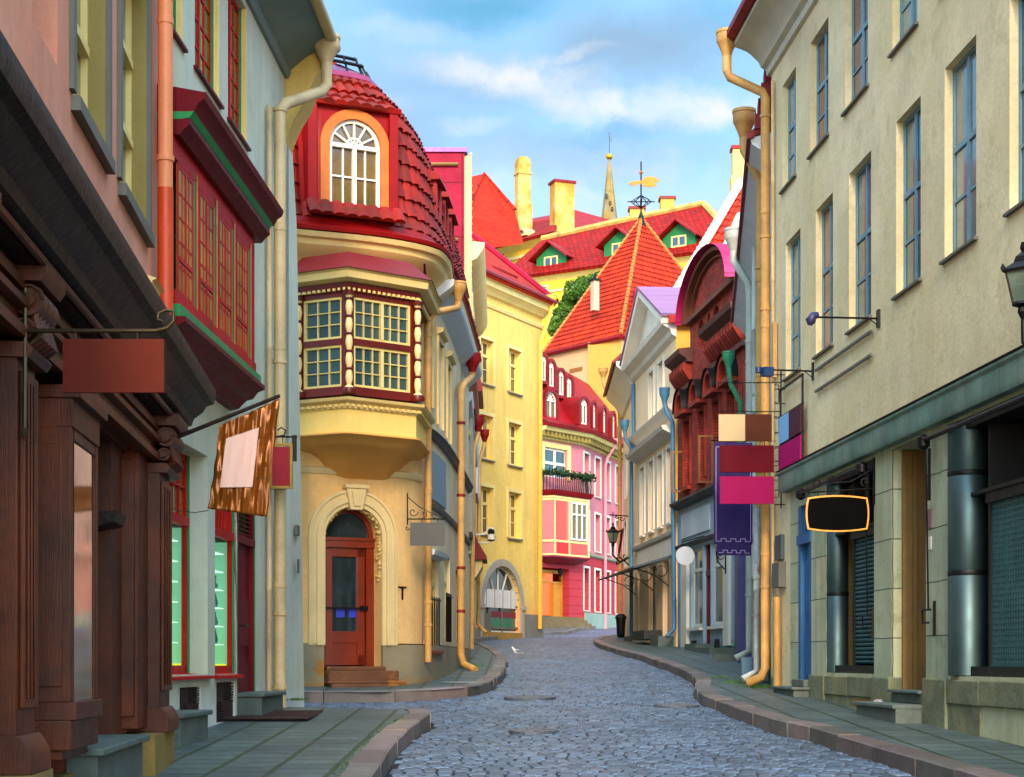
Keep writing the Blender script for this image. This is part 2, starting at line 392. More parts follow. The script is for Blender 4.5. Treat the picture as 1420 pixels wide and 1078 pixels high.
    rr = n('MapRange'); rr.inputs[3].default_value = max(0.02, rough-.12); rr.inputs[4].default_value = min(1, rough+.12); L(noise(vs*5, 4, seed=3), rr.inputs[0]); L(rr.outputs[0], b.inputs['Roughness'])
    if bump:
        bp = n('Bump', Strength=bump, Distance=.02); L(noise(bs, 6, .65, kw.get('bstretch')), bp.inputs['Height'])
        if hgt is not None:
            bp2 = n('Bump', Strength=kw.get('hb', .6), Distance=.015); bp2.invert = True; L(hgt, bp2.inputs['Height']); L(bp.outputs[0], bp2.inputs['Normal']); bp = bp2
        L(bp.outputs[0], b.inputs['Normal'])
    if kw.get('emit'):
        b.inputs['Emission Color'].default_value = kw['emit']; b.inputs['Emission Strength'].default_value = kw.get('es', 1)
    if kw.get('alpha') is not None: b.inputs['Alpha'].default_value = kw['alpha']
    return m
def glass(name, tintc, rough=.04, var=.5, bump=.03, spec=1.0, vs=1.5, alpha=None, metal=.0):
    return mat(name, tintc, rough, metal, var=var, vs=vs, bump=bump, bs=2.2, spec=spec, alpha=alpha)

# ------------------------------------------------------------------ facade builders
def wall(mb, F, u0, u1, z0, z1, ops=(), D=6.0, dep=.16, shell=True):
    ops = [(o+(dep, False))[:6] if len(o) == 4 else ((o+(False,))[:6] if len(o) == 5 else o) for o in ops]
    us = sorted(set([round(x, 5) for x in F.br(u0, u1)]+[round(x, 5) for o in ops for x in o[:2] if u0 < x < u1]))
    zs = sorted(set([z0, z1]+[x for o in ops for x in o[2:4] if z0 < x < z1]))
    for a, b in zip(us, us[1:]):
        if b-a < 1e-4: continue
        for p, q in zip(zs, zs[1:]):
            uc, zc = (a+b)/2, (p+q)/2
            if any(o[0] < uc < o[1] and o[2] < zc < o[3] for o in ops): continue
            mb.sheet(F, [[(a, 0, p), (b, 0, p), (b, 0, q), (a, 0, q)]])
    for a, b, p, q, dp, ar in ops:
        if not ar:
            mb.sheet(F, [[(a, 0, q), (b, 0, q), (b, -dp, q), (a, -dp, q)]])
            qs = q
        else:
            r = (b-a)/2; uc = (a+b)/2; hh = r if ar is True else ar; qs = q-hh; N = 16
            for i in range(N):
                a0, a1 = PI*i/N, PI*(i+1)/N
                x0, y0, x1, y1 = uc+r*math.cos(a0), qs+hh*math.sin(a0), uc+r*math.cos(a1), qs+hh*math.sin(a1)
                mb.sheet(F, [[(x0, 0, y0), (x0, 0, q), (x1, 0, q), (x1, 0, y1)], [(x0, 0, y0), (x1, 0, y1), (x1, -dp, y1), (x0, -dp, y0)]])
        mb.sheet(F, [[(a, 0, p), (a, -dp, p), (a, -dp, qs), (a, 0, qs)], [(b, 0, p), (b, -dp, p), (b, -dp, qs), (b, 0, qs)], [(a, 0, p), (b, 0, p), (b, -dp, p), (a, -dp, p)]])
    if shell:
        mb.sheet(F, [[(u0, 0, z0), (u0, -D, z0), (u0, -D, z1), (u0, 0, z1)], [(u1, 0, z0), (u1, -D, z0), (u1, -D, z1), (u1, 0, z1)],
                     [(u0, -D, z0), (u1, -D, z0), (u1, -D, z1), (u0, -D, z1)]])
        bs = F.br(u0, u1)
        for a, b in zip(bs, bs[1:]): mb.sheet(F, [[(a, 0, z1), (b, 0, z1), (b, -D, z1), (a, -D, z1)]])
    return mb

def win(B, F, u0, u1, z0, z1, fm, pm, dep=.14, cols=2, rows=(.62,), fw=.06, bw=.035, sill=None, sur=None, arch=False, name='window', muntin=None, jamb=None, label=None, d=0, fd=.07):
    f = MB(); a, b = d-dep, d-dep+fd; e1, e2 = (.012, .02) if fd > .04 else (.003, .005); uc = (u0+u1)/2; r = (u1-u0)/2
    hh = (r if arch is True else arch) if arch else 0; zs = z1-hh
    f.box(F, u0, u0+fw, z0, zs, a, b).box(F, u1-fw, u1, z0, zs, a, b).box(F, u0+fw, u1-fw, z0, z0+fw, a, b)
    if arch: f.arc(F, uc, zs, r-fw, r, a, b, sz=hh/r)
    else: f.box(F, u0+fw, u1-fw, z1-fw, z1, a, b)
    H = z1-z0
    for k in range(1, cols):
        x = u0+(u1-u0)*k/cols; f.box(F, x-bw, x+bw, z0+fw, (zs if arch else z1-fw), a+.003, b+e1)
    for q in rows:
        z = z0+H*q; f.box(F, u0+fw, u1-fw, z-bw, z+bw, a+.006, b+e2)
    if arch:
        f.box(F, u0+fw, u1-fw, zs-bw, zs+bw, a+.006, b+.02)
        for k in range(1, 6):
            t = R(30*k); f.bar(F, (uc+.12*r*math.cos(t), zs+.12*hh*math.sin(t)), (uc+(r-fw)*math.cos(t), zs+(hh-fw)*math.sin(t)), bw*.9, a+.01, b)
        f.arc(F, uc, zs, r*.28, r*.28+bw, a+.012, b+.005, n=10, sz=hh/r)
    if muntin:
        mc, mr, mw = muntin
        for k in range(1, mc):
            if mc > cols and cols > 1 and (k*cols) % mc == 0: continue
            x = u0+fw+(u1-u0-2*fw)*k/mc; f.box(F, x-mw, x+mw, z0+fw, (zs if arch else z1-fw), a+min(.02, fd*.3), b-min(.01, fd*.15))
        for k in range(1, mr):
            z = z0+fw+((zs if arch else z1-fw)-z0-fw)*k/mr; f.box(F, u0+fw, u1-fw, z-mw, z+mw, a+min(.022, fd*.32), b-min(.012, fd*.18))
    W = part(name, f, fm, B, label=label)
    if isinstance(pm, (list, tuple)): pm = random.choice(pm)
    g = MB(); pa = a+min(.02, fd*.35)
    if arch:
        pts = [(u0+.01, z0+.01), (u1-.01, z0+.01)]+[(uc+(r-.01)*math.cos(R(t)), zs+(hh-.01)*math.sin(R(t))) for t in range(0, 181, 12)]
        g.poly(F, pts, pa-.012, pa)
    else: g.box(F, u0+.01, u1-.01, z0+.01, z1-.01, pa-.012, pa)
    part('pane', g, pm, W)
    if sill:
        sm, out, th = sill
        part('sill', MB().mould(F, u0-.06, u1+.06, [(a, z0-.002), (d+out, z0-.03), (d+out, z0-.03-th), (d+.002, z0-.03-th), (a, z0-.05)]), sm, W)
    if sur:
        sm, sw, pr = sur[:3]; q = MB()
        if arch:
            q.arc(F, uc, zs, r, r+sw, d, d+pr, sz=(hh+sw)/(r+sw) if hh != r else 1)
        else: q.box(F, u0-sw, u1+sw, z1, z1+sw, d-.01, d+pr)
        q.box(F, u0-sw, u0, z0, zs if arch else z1, d-.01, d+pr).box(F, u1, u1+sw, z0, zs if arch else z1, d-.01, d+pr)
        if len(sur) > 3 and not arch: q.mould(F, u0-sw-.04, u1+sw+.04, [(d, z1+sw), (d+pr+.08, z1+sw+.05), (d+pr+.1, z1+sw+.12), (d, z1+sw+.14)])
        part('surround', q, sm, W)
    if jamb:
        jm, jw = jamb
        part('jamb', MB().box(F, u1-.004, u1+.02-.03, z0, z1, d-dep+.075, d+.004).box(F, u0, u0+.012, z0, z1, d-dep+.075, d+.004), jm, W)
    return W
def pipe(B, pts, r, mt, name='drainpipe', hop=None, bands=(), shoe=None, top=None):
    pp, rr = [], []
    for p0, p1 in zip(pts, pts[1:]):
        l = (p1-p0).length; pp.append(p0); rr.append(r); k = int(l/1.9)
        for i in range(1, k+1):
            t = i/(k+1)
            for dt_, f_ in ((-.035, 1), (-.03, 1.1), (.03, 1.1), (.035, 1)): pp.append(p0.lerp(p1, t+dt_/l)); rr.append(r*f_)
    pp.append(pts[-1]); rr.append(r)
    q = MB().tube(pp, rr, 14)
    W = part(name, q, mt, B, smooth=50)
    if hop is not None:
        s_ = hop
        part('rain_hopper', MB().lathe(Vector(pts[0])-Vector((0, 0, .02)), [(r, -.02), (r*1.3, .05*s_), (r*2.1, .17*s_), (r*2.35, .2*s_), (r*2.35, .31*s_), (r*2.5, .32*s_), (r*2.5, .36*s_), (r*2.2, .36*s_), (r*2.0, .25*s_), (.01, .23*s_)], 16), top or mt, W, smooth=40)
    if bands:
        q = MB()
        for p in bands: q.lathe(p, [(r*1.02, -.03), (r*1.22, -.025), (r*1.22, .025), (r*1.02, .03)], 12)
        part('pipe_bracket', q, top or mt, W)
    return W
# ------------------------------------------------------------------ shared materials
WHITE = mat('white_paint', c(222, 214, 196), .55, var=.12, bump=.06)
CREAM = mat('cream_paint', c(236, 208, 128), .5, var=.15, bump=.08, streak=.15)
GLASS = glass('window_glass', c(48, 60, 66))
GLASSB = glass('teal_window_glass', c(52, 92, 98), .05)
GLASSW = glass('warm_window_glass', c(120, 96, 40), .08)
IRON = mat('black_iron', c(28, 26, 26), .45, .6, var=.3, bump=.1)
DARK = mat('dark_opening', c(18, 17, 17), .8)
STONE = mat('grey_stone', c(120, 118, 104), .85, var=.35, vs=2, bump=.5, bs=9, stain=.5, speck=.4, tint=c(96, 118, 92))
STEPM = mat('worn_step_stone', c(100, 112, 104), .75, var=.35, vs=2.5, bump=.4, stain=.6, speck=.5)
DKRED = mat('dark_red_metal', c(140, 8, 12), .5, var=.3, vs=1.2, bump=.12, bs=5, speck=.3, speckc=c(170, 50, 50), spec=.25)
YPIPE = mat('yellow_pipe_paint', c(216, 162, 84), .55, var=.3, vs=2.5, bump=.2, bs=8, streak=.3, stain=.35, stainc=c(150, 96, 44), speck=.45, speckc=c(120, 70, 30))
ORANGET = mat('orange_roof_tile', c(190, 44, 8), .75, var=.45, vs=1.2, kind='tile', c2=c(140, 26, 12), tw=.25, bump=.2)

# ------------------------------------------------------------------ ground, road, pavements
GRM = mat('earth_ground', c(70, 72, 66), .95, var=.3, vs=.5, bump=.3)
g = MB(); ys = [-40, 0, 20, 60, 100, 130, 160, 400, 1400]
gz = lambda y: rz(min(y, 130))-.25
for a, b in zip(ys, ys[1:]): g.face([(-900, a, gz(a)), (900, a, gz(a)), (900, b, gz(b)), (-900, b, gz(b))])
struct('ground', g, GRM)
hillm = mat('grassy_hill', c(54, 70, 30), .95, var=.4, vs=.2, bump=.5, bs=2)
h = MB(); N = 28
def hz(x, y): 
    t = min(1, max(0, (y-124)/26)); t = t*t*(3-2*t); return rz(124)-.4+17*t*(1-min(1, max(0, abs(x+5)-60)/60))+.6*math.sin(x*.3+y*.2)*t
for i in range(N):
    for j in range(18):
        xs = [-130+260*i/N, -130+260*(i+1)/N]; yy = [122+9*j, 131+9*j]
        h.face([(xs[0], yy[0], hz(xs[0], yy[0])), (xs[1], yy[0], hz(xs[1], yy[0])), (xs[1], yy[1], hz(xs[1], yy[1])), (xs[0], yy[1], hz(xs[0], yy[1]))])
struct('hill', h, hillm)

def GK(px, py):                              # point on the pavement top seen at this pixel
    Y = 1.42/((py-HY)/FX+.036); return (X_(px, Y), Y)
NL = [(-1.1, -6), (-1.12, 8), GK(521, 1070.6), GK(541, 1037), GK(565.5, 1012.5), GK(584, 999), GK(596, 992), GK(600, 987.5), GK(588, 984.5)]
NLr = NL+[(-2.2, 22.2), (-3.4, 22.6)]
SL = [(-9, 26.4), (-3.2, 26.2), GK(530, 960), GK(600, 957.5), GK(640, 954.5), GK(662, 952), GK(682, 945), GK(694, 936), GK(700, 924.5), GK(702, 912), GK(695, 905), GK(680, 897.4), (-.85, 55), (-1.25, 58.5)]
TL = [(-1.6, 62.5), GK(659, 885.5), GK(699, 881.5), GK(738, 878), GK(770, 876.8), GK(787, 876), GK(800, 872), GK(833, 867.5), GK(865, 864.6), (10, 122)]
RK = [(4.4, -6), (4.05, 9), GK(1340, 1073), GK(1297, 1061), GK(1246.7, 1046), GK(1179, 1027), GK(1124, 1010), GK(1073.5, 999.6), GK(1010, 978.4), GK(975, 966), GK(963, 955), GK(967, 944), GK(958, 934),
      GK(925.6, 921.4), GK(887.6, 908.7), GK(845, 898), GK(828, 892), GK(823, 888), GK(833, 883), (5.4, 73), (9, 80), (30, 92)]
def interp(pl, y):
    if y <= pl[0][1]: return pl[0][0]
    for a, b in zip(pl, pl[1:]):
        if a[1] <= y <= b[1] and b[1] > a[1]: return a[0]+(b[0]-a[0])*(y-a[1])/(b[1]-a[1])
    return pl[-1][0]
def leftx(y):
    if y < 21.9: return interp(NL, y)
    if y < 26.4: return -9
    if y < 58.5: return interp([(-3.2, 26.4)]+SL[2:], y) if y > 27 else -3.0+(y-26.4)*2
    if y < 64: return -1.6
    return interp(TL, y)
FLAG = mat('flagstone_paving', c(92, 108, 104), .5, kind='brick', c2=c(70, 88, 88), mortar=c(40, 62, 18), bw=.42, bh=.5, ms=.024, off=.3, wob=.035, var=.35, vs=1.1, bump=.5, bs=9, stain=.45, stainc=c(58, 66, 62), hb=1.0, spec=.5)
def strip(name, pl, xo, zo=.13, rows=14):
    m = MB()
    for a, b in zip(pl, pl[1:]):
        k = max(1, int(abs(b[1]-a[1])/2)+1)
        for i in range(k):
            p = [a[j]+(b[j]-a[j])*i/k for j in (0, 1)]; q = [a[j]+(b[j]-a[j])*(i+1)/k for j in (0, 1)]
            za, zb = rz(p[1])+zo, rz(q[1])+zo
            x0, x1 = (xo, xo) if not callable(xo) else (xo(p[1]), xo(q[1]))
            m.face([(p[0], p[1], za), (q[0], q[1], zb), (x1, q[1], zb), (x0, p[1], za)], [(p[1], p[0]), (q[1], q[0]), (q[1], x1), (p[1], x0)])
    return struct(name, m, FLAG, smooth=0)
strip('pavement', NLr, -6.0)
strip('pavement', SL[1:], -8.0)
strip('pavement', TL, -6.0)
strip('pavement', RK, lambda y: 9.5 if y < 75 else 34)
KERB = mat('granite_kerb', c(128, 116, 112), .5, kind='attr', var=.3, vs=3, bump=.35, bs=14, stain=.35, speck=.3)
def rnd_attr(o, cols):
    a = o.data.color_attributes.new('rnd', 'FLOAT_COLOR', 'CORNER'); fl = []
    for q in cols: fl += q
    a.data.foreach_set('color', fl)
def kerb(pl, side, low=None):
    m = MB(); cols = []
    pts = [Vector(p) for p in pl]; out = []
    for a, b in zip(pts, pts[1:]):
        k = max(1, round((b-a).length/.25)); out += [a.lerp(b, i/k) for i in range(k)]
    out.append(pts[-1])
    for _ in range(2): out = [out[0]]+[(a+b*2+d)/4 for a, b, d in zip(out, out[1:], out[2:])]+[out[-1]]
    i = 0
    while i < len(out)-1:
        st = random.choice((3, 4, 5)); j = min(len(out)-1, i+st); a, b = out[i], out[j]; t = (b-a).normalized(); nn = Vector((t.y, -t.x))*side
        w_ = .24+random.random()*.03; dz = random.random()*.015; a2, b2 = a+t*.006, b-t*.006
        jo = (random.random()-.5)*.02; bv = .018
        def V(p, o, z): q = p+nn*o; return (q.x, q.y, rz(p.y)+z)
        ta, tb = .145+dz, .145+dz+(random.random()-.5)*.01
        pr = [(-.01, -.1), (-.01+jo, ta-bv), (.012+jo, ta), (w_, ta), (w_, -.1)]
        v = random.uniform(.55, 1.2); ro = random.uniform(.9, 1.15); cq = [v*ro, v, v*random.uniform(.88, 1.05), 1]
        for (o0, z0), (o1, z1) in zip(pr, pr[1:]):
            m.face([V(a2, o0, z0), V(b2, o0, z0), V(b2, o1, z1), V(a2, o1, z1)]); cols += cq*4
        m.face([V(a2, o, z) for o, z in pr]); cols += cq*5
        m.face([V(b2, o, z) for o, z in pr]); cols += cq*5
        i = j
    o = struct('kerb', m, KERB, smooth=0); rnd_attr(o, [cols])
kerb(NL, -1); kerb(SL, -1); kerb(TL, -1); kerb(RK, 1)
# cobbles
BED = mat('road_bed', c(16, 19, 22), .9, var=.4, bump=.3, tint=c(50, 58, 34))
rb = MB()
def crown(x, yy): return -.04*min(1, ((x-1.2)/3)**2)+.010*math.sin(x*1.7+yy*.9)+.008*math.sin(yy*2.3-x)
xs_ = [-9.5+.5*i for i in range(48)]+[20, 34]
for a_ in range(-12, 248):
    a = a_*.5
    for x0, x1 in zip(xs_, xs_[1:]):
        q = lambda x, y_: (x, y_, rz(y_)+crown(x, y_)-.016)
        rb.face([q(x0, a), q(x1, a), q(x1, a+.5), q(x0, a+.5)])
struct('road', rb, BED, smooth=0)
COB = mat('basalt_cobbles', c(80, 98, 120), .4, kind='attr', var=.2, vs=.5, bump=.18, bs=26, spec=.5)
cm = MB(); cols = []
y = 9.0
while y < 116:
    rh = random.uniform(.15, .2)*(1 if y < 45 else 1.5 if y < 75 else 2.2)
    xl, xr = leftx(y), min(interp(RK, y), 14)
    x = xl+random.random()*.1
    while x < xr-.04:
        sw = random.uniform(.11, .2)*(1 if y < 45 else 1.4 if y < 75 else 2)
        if x+sw > xr: sw = xr-x
        x0, x1 = x+.008, x+sw-.008; x += sw
        if x1-x0 < .03: continue
        wv = .05*math.sin(x*1.3+y*.15)+.025*math.sin(x*4.1)
        y0, y1 = y+wv+.012, y+wv+rh-.012; j = lambda s_=.012: random.uniform(-s_, s_)
        zt = random.uniform(-.003, .003); tl = random.uniform(-.0015, .0015); b = min(.014, (x1-x0)*.18, (y1-y0)*.2)
        Z = lambda xx, yy, h_: rz(yy)+crown(xx, yy)+h_
        o4 = [(x0+j(.006), y0+j()), (x1+j(.006), y0+j()), (x1+j(.006), y1+j()), (x0+j(.006), y1+j())]
        i4 = [(o4[0][0]+b, o4[0][1]+b), (o4[1][0]-b, o4[1][1]+b), (o4[2][0]-b, o4[2][1]-b), (o4[3][0]+b, o4[3][1]-b)]
        base = len(cm.v)
        cm.v += [Vector((p[0], p[1], Z(*p, -.014))) for p in o4]
        cm.v += [Vector((p[0], p[1], Z(*p, .001+zt+(tl if k in (0, 3) else -tl)))) for k, p in enumerate(i4)]
        v = random.uniform(.5, 1.35); wq = random.uniform(-.05, .09); cq = [v*(1+wq), v*(1+wq*.3), v*(1-wq*.4), 1]
        for k in range(4):
            k2 = (k+1) % 4
            cm.f.append([base+k, base+k2, base+4+k2, base+4+k]); cols += cq*4
            cm.t.append([(0, 0)]*4)
        cm.f.append([base+4, base+5, base+6, base+7]); cols += cq*4; cm.t.append([(0, 0)]*4)
    y += rh
me_o = struct('road_cobbles', cm, COB, smooth=0); rnd_attr(me_o, [cols])
# ------------------------------------------------------------------ house with the brown wooden shopfront (far left)
PINK = mat('pink_plaster', c(222, 150, 122), .85, var=.2, vs=.8, tint=c(214, 120, 88), streak=.22, stain=.12, stainc=c(150, 96, 80), bump=.12, bs=20)
WOOD = mat('brown_painted_wood', c(98, 40, 8), .45, var=.55, vs=1.6, streak=.6, bump=.2, bs=18, stain=.35, stainc=c(48, 24, 16), tint=c(128, 52, 10), spec=.3, bstretch=(6, 6, .4))
WOODD = mat('dark_brown_wood', c(44, 24, 16), .5, var=.6, vs=2.2, bump=.5, bs=16, stain=.9, stainc=c(10, 9, 9), spec=.25)
OLIVE = mat('olive_reveal', c(150, 128, 62), .7, var=.18, bump=.08, streak=.15)
GSUR = mat('grey_window_trim', c(108, 104, 92), .7, var=.2, bump=.15, streak=.2)
ORP = mat('orange_pipe_paint', c(218, 70, 18), .42, var=.2, vs=2, bump=.1, speck=.3, speckc=c(120, 40, 14))
ORPL = mat('pale_orange_pipe_paint', c(232, 136, 84), .42, var=.15, vs=2, bump=.06)
F1 = Fr([(-2.45, 4), (-3.437, 16.2)])
y1 = lambda Y: (Y-4)*1.0033
B = thing('building', 'pink plastered house with a brown carved wooden shopfront at the far left', 'building', (-3, 12, rz(12)))
m = MB(); wa = (F1.U(100), F1.U(146)); wb = (F1.U(165), F1.U(203)); z5 = 5.5
wall(m, F1, 0, F1.len, -.5, 14, [(wa[0], wa[1], z5, 7.7, .2), (wb[0], wb[1], z5, 7.7, .2), (y1(10.2), y1(11.0), z5, 7.7, .2), (y1(9.1), y1(9.8), z5+3.3, 10.8, .2), (y1(11.2), y1(13.5), .6, 3.3, .4)])
part('wall', m, PINK, B)
for a, b in (wa, wb):
    W = win(B, F1, a, b, z5, 7.7, CREAM, GLASS, dep=.2, cols=2, rows=(.35, .68), sill=(GSUR, .07, .1), sur=(GSUR, .12, .035), jamb=(OLIVE, .2))
    part('jamb', MB().box(F1, b-.02, b+.0, z5, 7.7, -.13, .002), OLIVE, W)
# cornice of the shopfront
prof = [(0, 3.62), (.33, 3.62), (.34, 3.70), (.40, 3.72), (.42, 3.78), (.50, 3.84), (.54, 3.90), (.60, 3.92), (.62, 3.99), (.62, 4.05), (0, 4.30)]
part('shop_cornice', MB().mould(F1, y1(3.5), y1(15.35), [(d, z+.02) for d, z in prof]), WOODD, B)
part('frieze', MB().box(F1, y1(3.5), y1(15.0), 3.28, 3.64, .0, .22).box(F1, y1(3.5), y1(15.05), 3.52, 3.58, .22, .26).box(F1, y1(3.5), y1(15.05), 3.26, 3.32, .22, .27), WOOD, B)
part('cornice_bead', MB().tube([F1.m(y1(4), .36, 3.66), F1.m(y1(15.2), .36, 3.66)], .025, 8).mould(F1, y1(4), y1(15.2), [(.2, 3.40), (.28, 3.42), (.28, 3.46), (.2, 3.48)]), WOOD, B)
part('yellow_strip', MB().box(F1, y1(11.26), y1(11.3), 2.75, 3.22, .0, .06), mat('yellow_green_strip', c(150, 140, 40), .6), B)
def pilaster(Ya, Yb, d, cap=True):
    p = MB(); a, b = y1(Ya), y1(Yb)
    p.box(F1, a, b, 1.12, 3.2, 0, d-.03)
    p.box(F1, a+.05, b-.05, 1.3, 3.1, d-.03, d)
    for k in range(3): p.box(F1, a+.09+k*(b-a-.2)/3, a+.09+k*(b-a-.2)/3+.03, 1.35, 3.05, d, d+.012)
    p.mould(F1, a-.03, b+.03, [(0, .95), (d+.05, .95), (d+.05, 1.06), (d+.02, 1.12), (d-.01, 1.16), (0, 1.16)])
    W = part('pilaster', p, WOOD, B, bevel=.006)
    k = MB()
    k.mould(F1, a-.03, b+.03, [(0, 3.16), (d+.03, 3.16), (d+.06, 3.2), (d+.03, 3.24), (0, 3.24)])
    k.mould(F1, a-.04, b+.04, [(0, 3.56), (d+.1, 3.56), (d+.13, 3.6), (d+.13, 3.66), (0, 3.66)])
    n_ = 3
    for i in range(n_):                         # scrolls: a large upper roll, a smaller lower roll, leaves between
        w0 = a+(b-a)*i/n_+.01; w1 = a+(b-a)*(i+1)/n_-.01
        for (dc, zc, r) in ((d+.02, 3.47, .085), (d+.0, 3.32, .055)):
            pr = [(dc+r*math.cos(t*PI/7), zc+r*math.sin(t*PI/7)) for t in range(14)]; k.mould(F1, w0, w1, pr)
            pr = [(dc+r*.45*math.cos(t*PI/5), zc+r*.45*math.sin(t*PI/5)) for t in range(10)]; k.mould(F1, w0-.012, w1+.012, pr)
    for i in range(5):
        uu = a+(b-a)*(i+.5)/5; k.tube([F1.m(uu, d-.02, 3.56), F1.m(uu, d+.07, 3.5), F1.m(uu, d+.05, 3.38), F1.m(uu, d+.08, 3.27), F1.m(uu, d-.0, 3.2)], [.02, .03, .022, .03, .012], 6)
    for (dc, zc, r) in ((d+.02, 3.47, .085), (d+.0, 3.32, .055)):
        for t in range(18):
            a0, a1 = t*.62, (t+1)*.62; r0, r1 = r*(1-t/20), r*(1-(t+1)/20)
            k.tube([F1.m(a+.004, dc+r0*math.cos(a0), zc+r0*math.sin(a0)), F1.m(a+.004, dc+r1*math.cos(a1), zc+r1*math.sin(a1))], .011*(1-t/26), 5)
    part('capital', k, WOOD, W, smooth=40)
    return W
pilaster(14.1, 14.75, .3); pilaster(8.75, 9.2, .25); pilaster(6.8, 7.4, .3)
q = MB().box(F1, y1(13.55), y1(14.1), 1.0, 3.3, -.3, .17).box(F1, y1(13.5), y1(13.56), 1.1, 3.2, .02, .14)
part('door_pier', q, WOOD, B, bevel=.008)
part('door_lining', MB().box(F1, y1(11.2), y1(11.24), .95, 3.3, -.38, .05).box(F1, y1(13.46), y1(13.5), .95, 3.3, -.38, .02).box(F1, y1(11.2), y1(13.5), 3.26, 3.3, -.38, .1), WOOD, B)
part('wood_panelling', MB().box(F1, y1(12.98), y1(13.5), .9, 3.3, -.2, .04).box(F1, y1(11.08), y1(11.22), .9, 3.3, -.05, .1), WOOD, B)
part('plinth', MB().box(F1, y1(13.5), y1(14.8), 0, .95, 0, .31).box(F1, y1(8.6), y1(9.3), 0, .95, 0, .3).box(F1, y1(4), y1(8.6), 0, .8, 0, .1).box(F1, y1(9.3), y1(11.2), 0, .82, 0, .12), mat('ochre_plinth_plaster', c(150, 124, 62), .85, var=.3, vs=2, bump=.4, stain=.6, stainc=c(196, 120, 34), speck=.4), B)
# display window box
q = MB(); a, b = y1(9.85), y1(10.8)
q.box(F1, a, b, 1.2, 1.31, 0, .33).box(F1, a-.0, b, 1.02, 1.2, 0, .30).box(F1, a+.03, b-.03, .96, 1.02, 0, .24)
q.box(F1, a, b, 2.95, 3.2, 0, .31).box(F1, a-.02, b+.02, 3.12, 3.2, 0, .36)
q.box(F1, a, a+.1, 1.31, 2.95, .0, .3).box(F1, b-.1, b, 1.31, 2.95, .0, .3).box(F1, a-.012, a, 1.4, 2.85, .05, .25)
q.box(F1, a+.1, b-.1, 2.88, 2.95, .22, .3)
dw = part('display_window', q, WOOD, B, bevel=.006)
part('pane', MB().box(F1, a+.1, b-.1, 1.31, 2.9, .27, .288), glass('shop_mirror_glass', c(180, 170, 140), .03, metal=.9, bump=.08), dw)
q = MB().box(F1, y1(11.1), y1(11.2), .95, 3.3, -.1, .12).box(F1, y1(9.3), y1(9.85), .82, 3.3, -.02, .06).box(F1, y1(4), y1(8.7), .8, 3.3, -.02, .12).box(F1, y1(10.8), y1(11.1), .82, 3.3, -.02, .08)
for k in range(7): q.box(F1, y1(4.2+k*.62), y1(4.7+k*.62), 1.1, 3.0, .12, .14)
part('wood_panelling', q, WOOD, B, bevel=.006)
q = MB().box(F1, y1(11.2), y1(13.5), .95, 3.3, -.4, -.32).box(F1, y1(11.9), y1(12.0), .95, 3.3, -.32, -.22).box(F1, y1(12.9), y1(13.0), .95, 3.3, -.32, -.22).box(F1, y1(12.0), y1(12.9), 1.0, 1.7, -.32, -.26).box(F1, y1(11.2), y1(13.5), 2.9, 3.0, -.32, -.2)
dd = part('door', q, WOODD, B)
part('handle', MB().tube([F1.m(y1(12.2), -.3, 1.95), F1.m(y1(12.2), -.05, 1.95), F1.m(y1(12.35), -.05, 1.95)], .018), IRON, dd)
part('shelf_bracket', MB().mould(F1, y1(12.6), y1(13.1), [(-.2, 2.52), (.12, 2.62), (.14, 2.7), (-.2, 2.7)]), WOODD, B)
q = MB().box(F1, y1(10.9), y1(13.0), 0, .93, -.4, .28); q.box(F1, y1(10.85), y1(13.05), .93, .98, -.4, .33)
part('door_step', q, STEPM, B, bevel=.01)
pipe(B, [F1.m(y1(15.65), .12, 14), F1.m(y1(15.65), .12, 6.0)], .07, ORPL, bands=[F1.m(y1(15.65), .12, 7.83), F1.m(y1(15.65), .12, 6.3)])
pipe(B, [F1.m(y1(15.65), .12, 6.02), F1.m(y1(15.65), .12, 4.75), F1.m(y1(15.6), .15, 4.6), F1.m(y1(15.45), .3, 4.3), F1.m(y1(15.4), .35, 4.1)], .074, ORP)
part('ledge', MB().mould(F1, y1(14.9), y1(15.45), [(0, 4.85), (.08, 4.88), (.1, 4.98), (.14, 5.0), (0, 5.05)]), CREAM, B)
# ------------------------------------------------------------------ grey-green house with the red bay
GG = mat('grey_green_plaster', c(206, 208, 188), .85, var=.18, vs=.7, tint=c(206, 198, 150), streak=.2, bump=.14, bs=16, dirt=c(206, 208, 200), dirtz=.75, stain=.12, stainc=c(120, 120, 96))
RED = mat('bright_red_joinery', c(196, 8, 10), .5, var=.3, vs=2, bump=.1, spec=.15)
REDD = mat('crimson_joinery', c(112, 4, 22), .5, var=.3, vs=2, bump=.1, spec=.15)
GREEN = mat('green_joinery', c(20, 136, 68), .45, var=.2, bump=.06)
F2 = FP((222, 16.65), (400, 24.03)); y2 = lambda Y: (Y-16.65)*1.0008
B = thing('building', 'grey green house with a red and green wooden bay above its shop windows', 'building', (-3.4, 20, rz(20)))
s1 = (.1, F2.U(288), F2.Z(262, 936), F2.Z(288, 633)); s2 = (F2.U(298), F2.U(353), F2.Z(343, 934), F2.Z(343, 700))
zt = s1[3]
ups = [F2.rect(222, 253, 0, 65, 253), F2.rect(270, 304, 0, 139, 304), F2.rect(316, 342, 14, 202, 342)]
ops = [(s1[0], s1[1], s1[2], zt, .27), (s2[0], F2.U(329), s2[2], zt-.1, .1), (F2.U(329), s2[1], s2[2]-.55, zt-.1, .1)]
zb = ups[2][2]; ztp = ups[2][3]
for a, b, z0, z1 in ups: ops.append((a, b, zb, ztp, .17))
ops += [F2.rect(249, 279, 953, 1003, 264)+(.06,), F2.rect(300, 326, 946, 1001, 313)+(.06,)]
m = wall(MB(), F2, 0, y2(24.05), -.3, 10.0, ops)
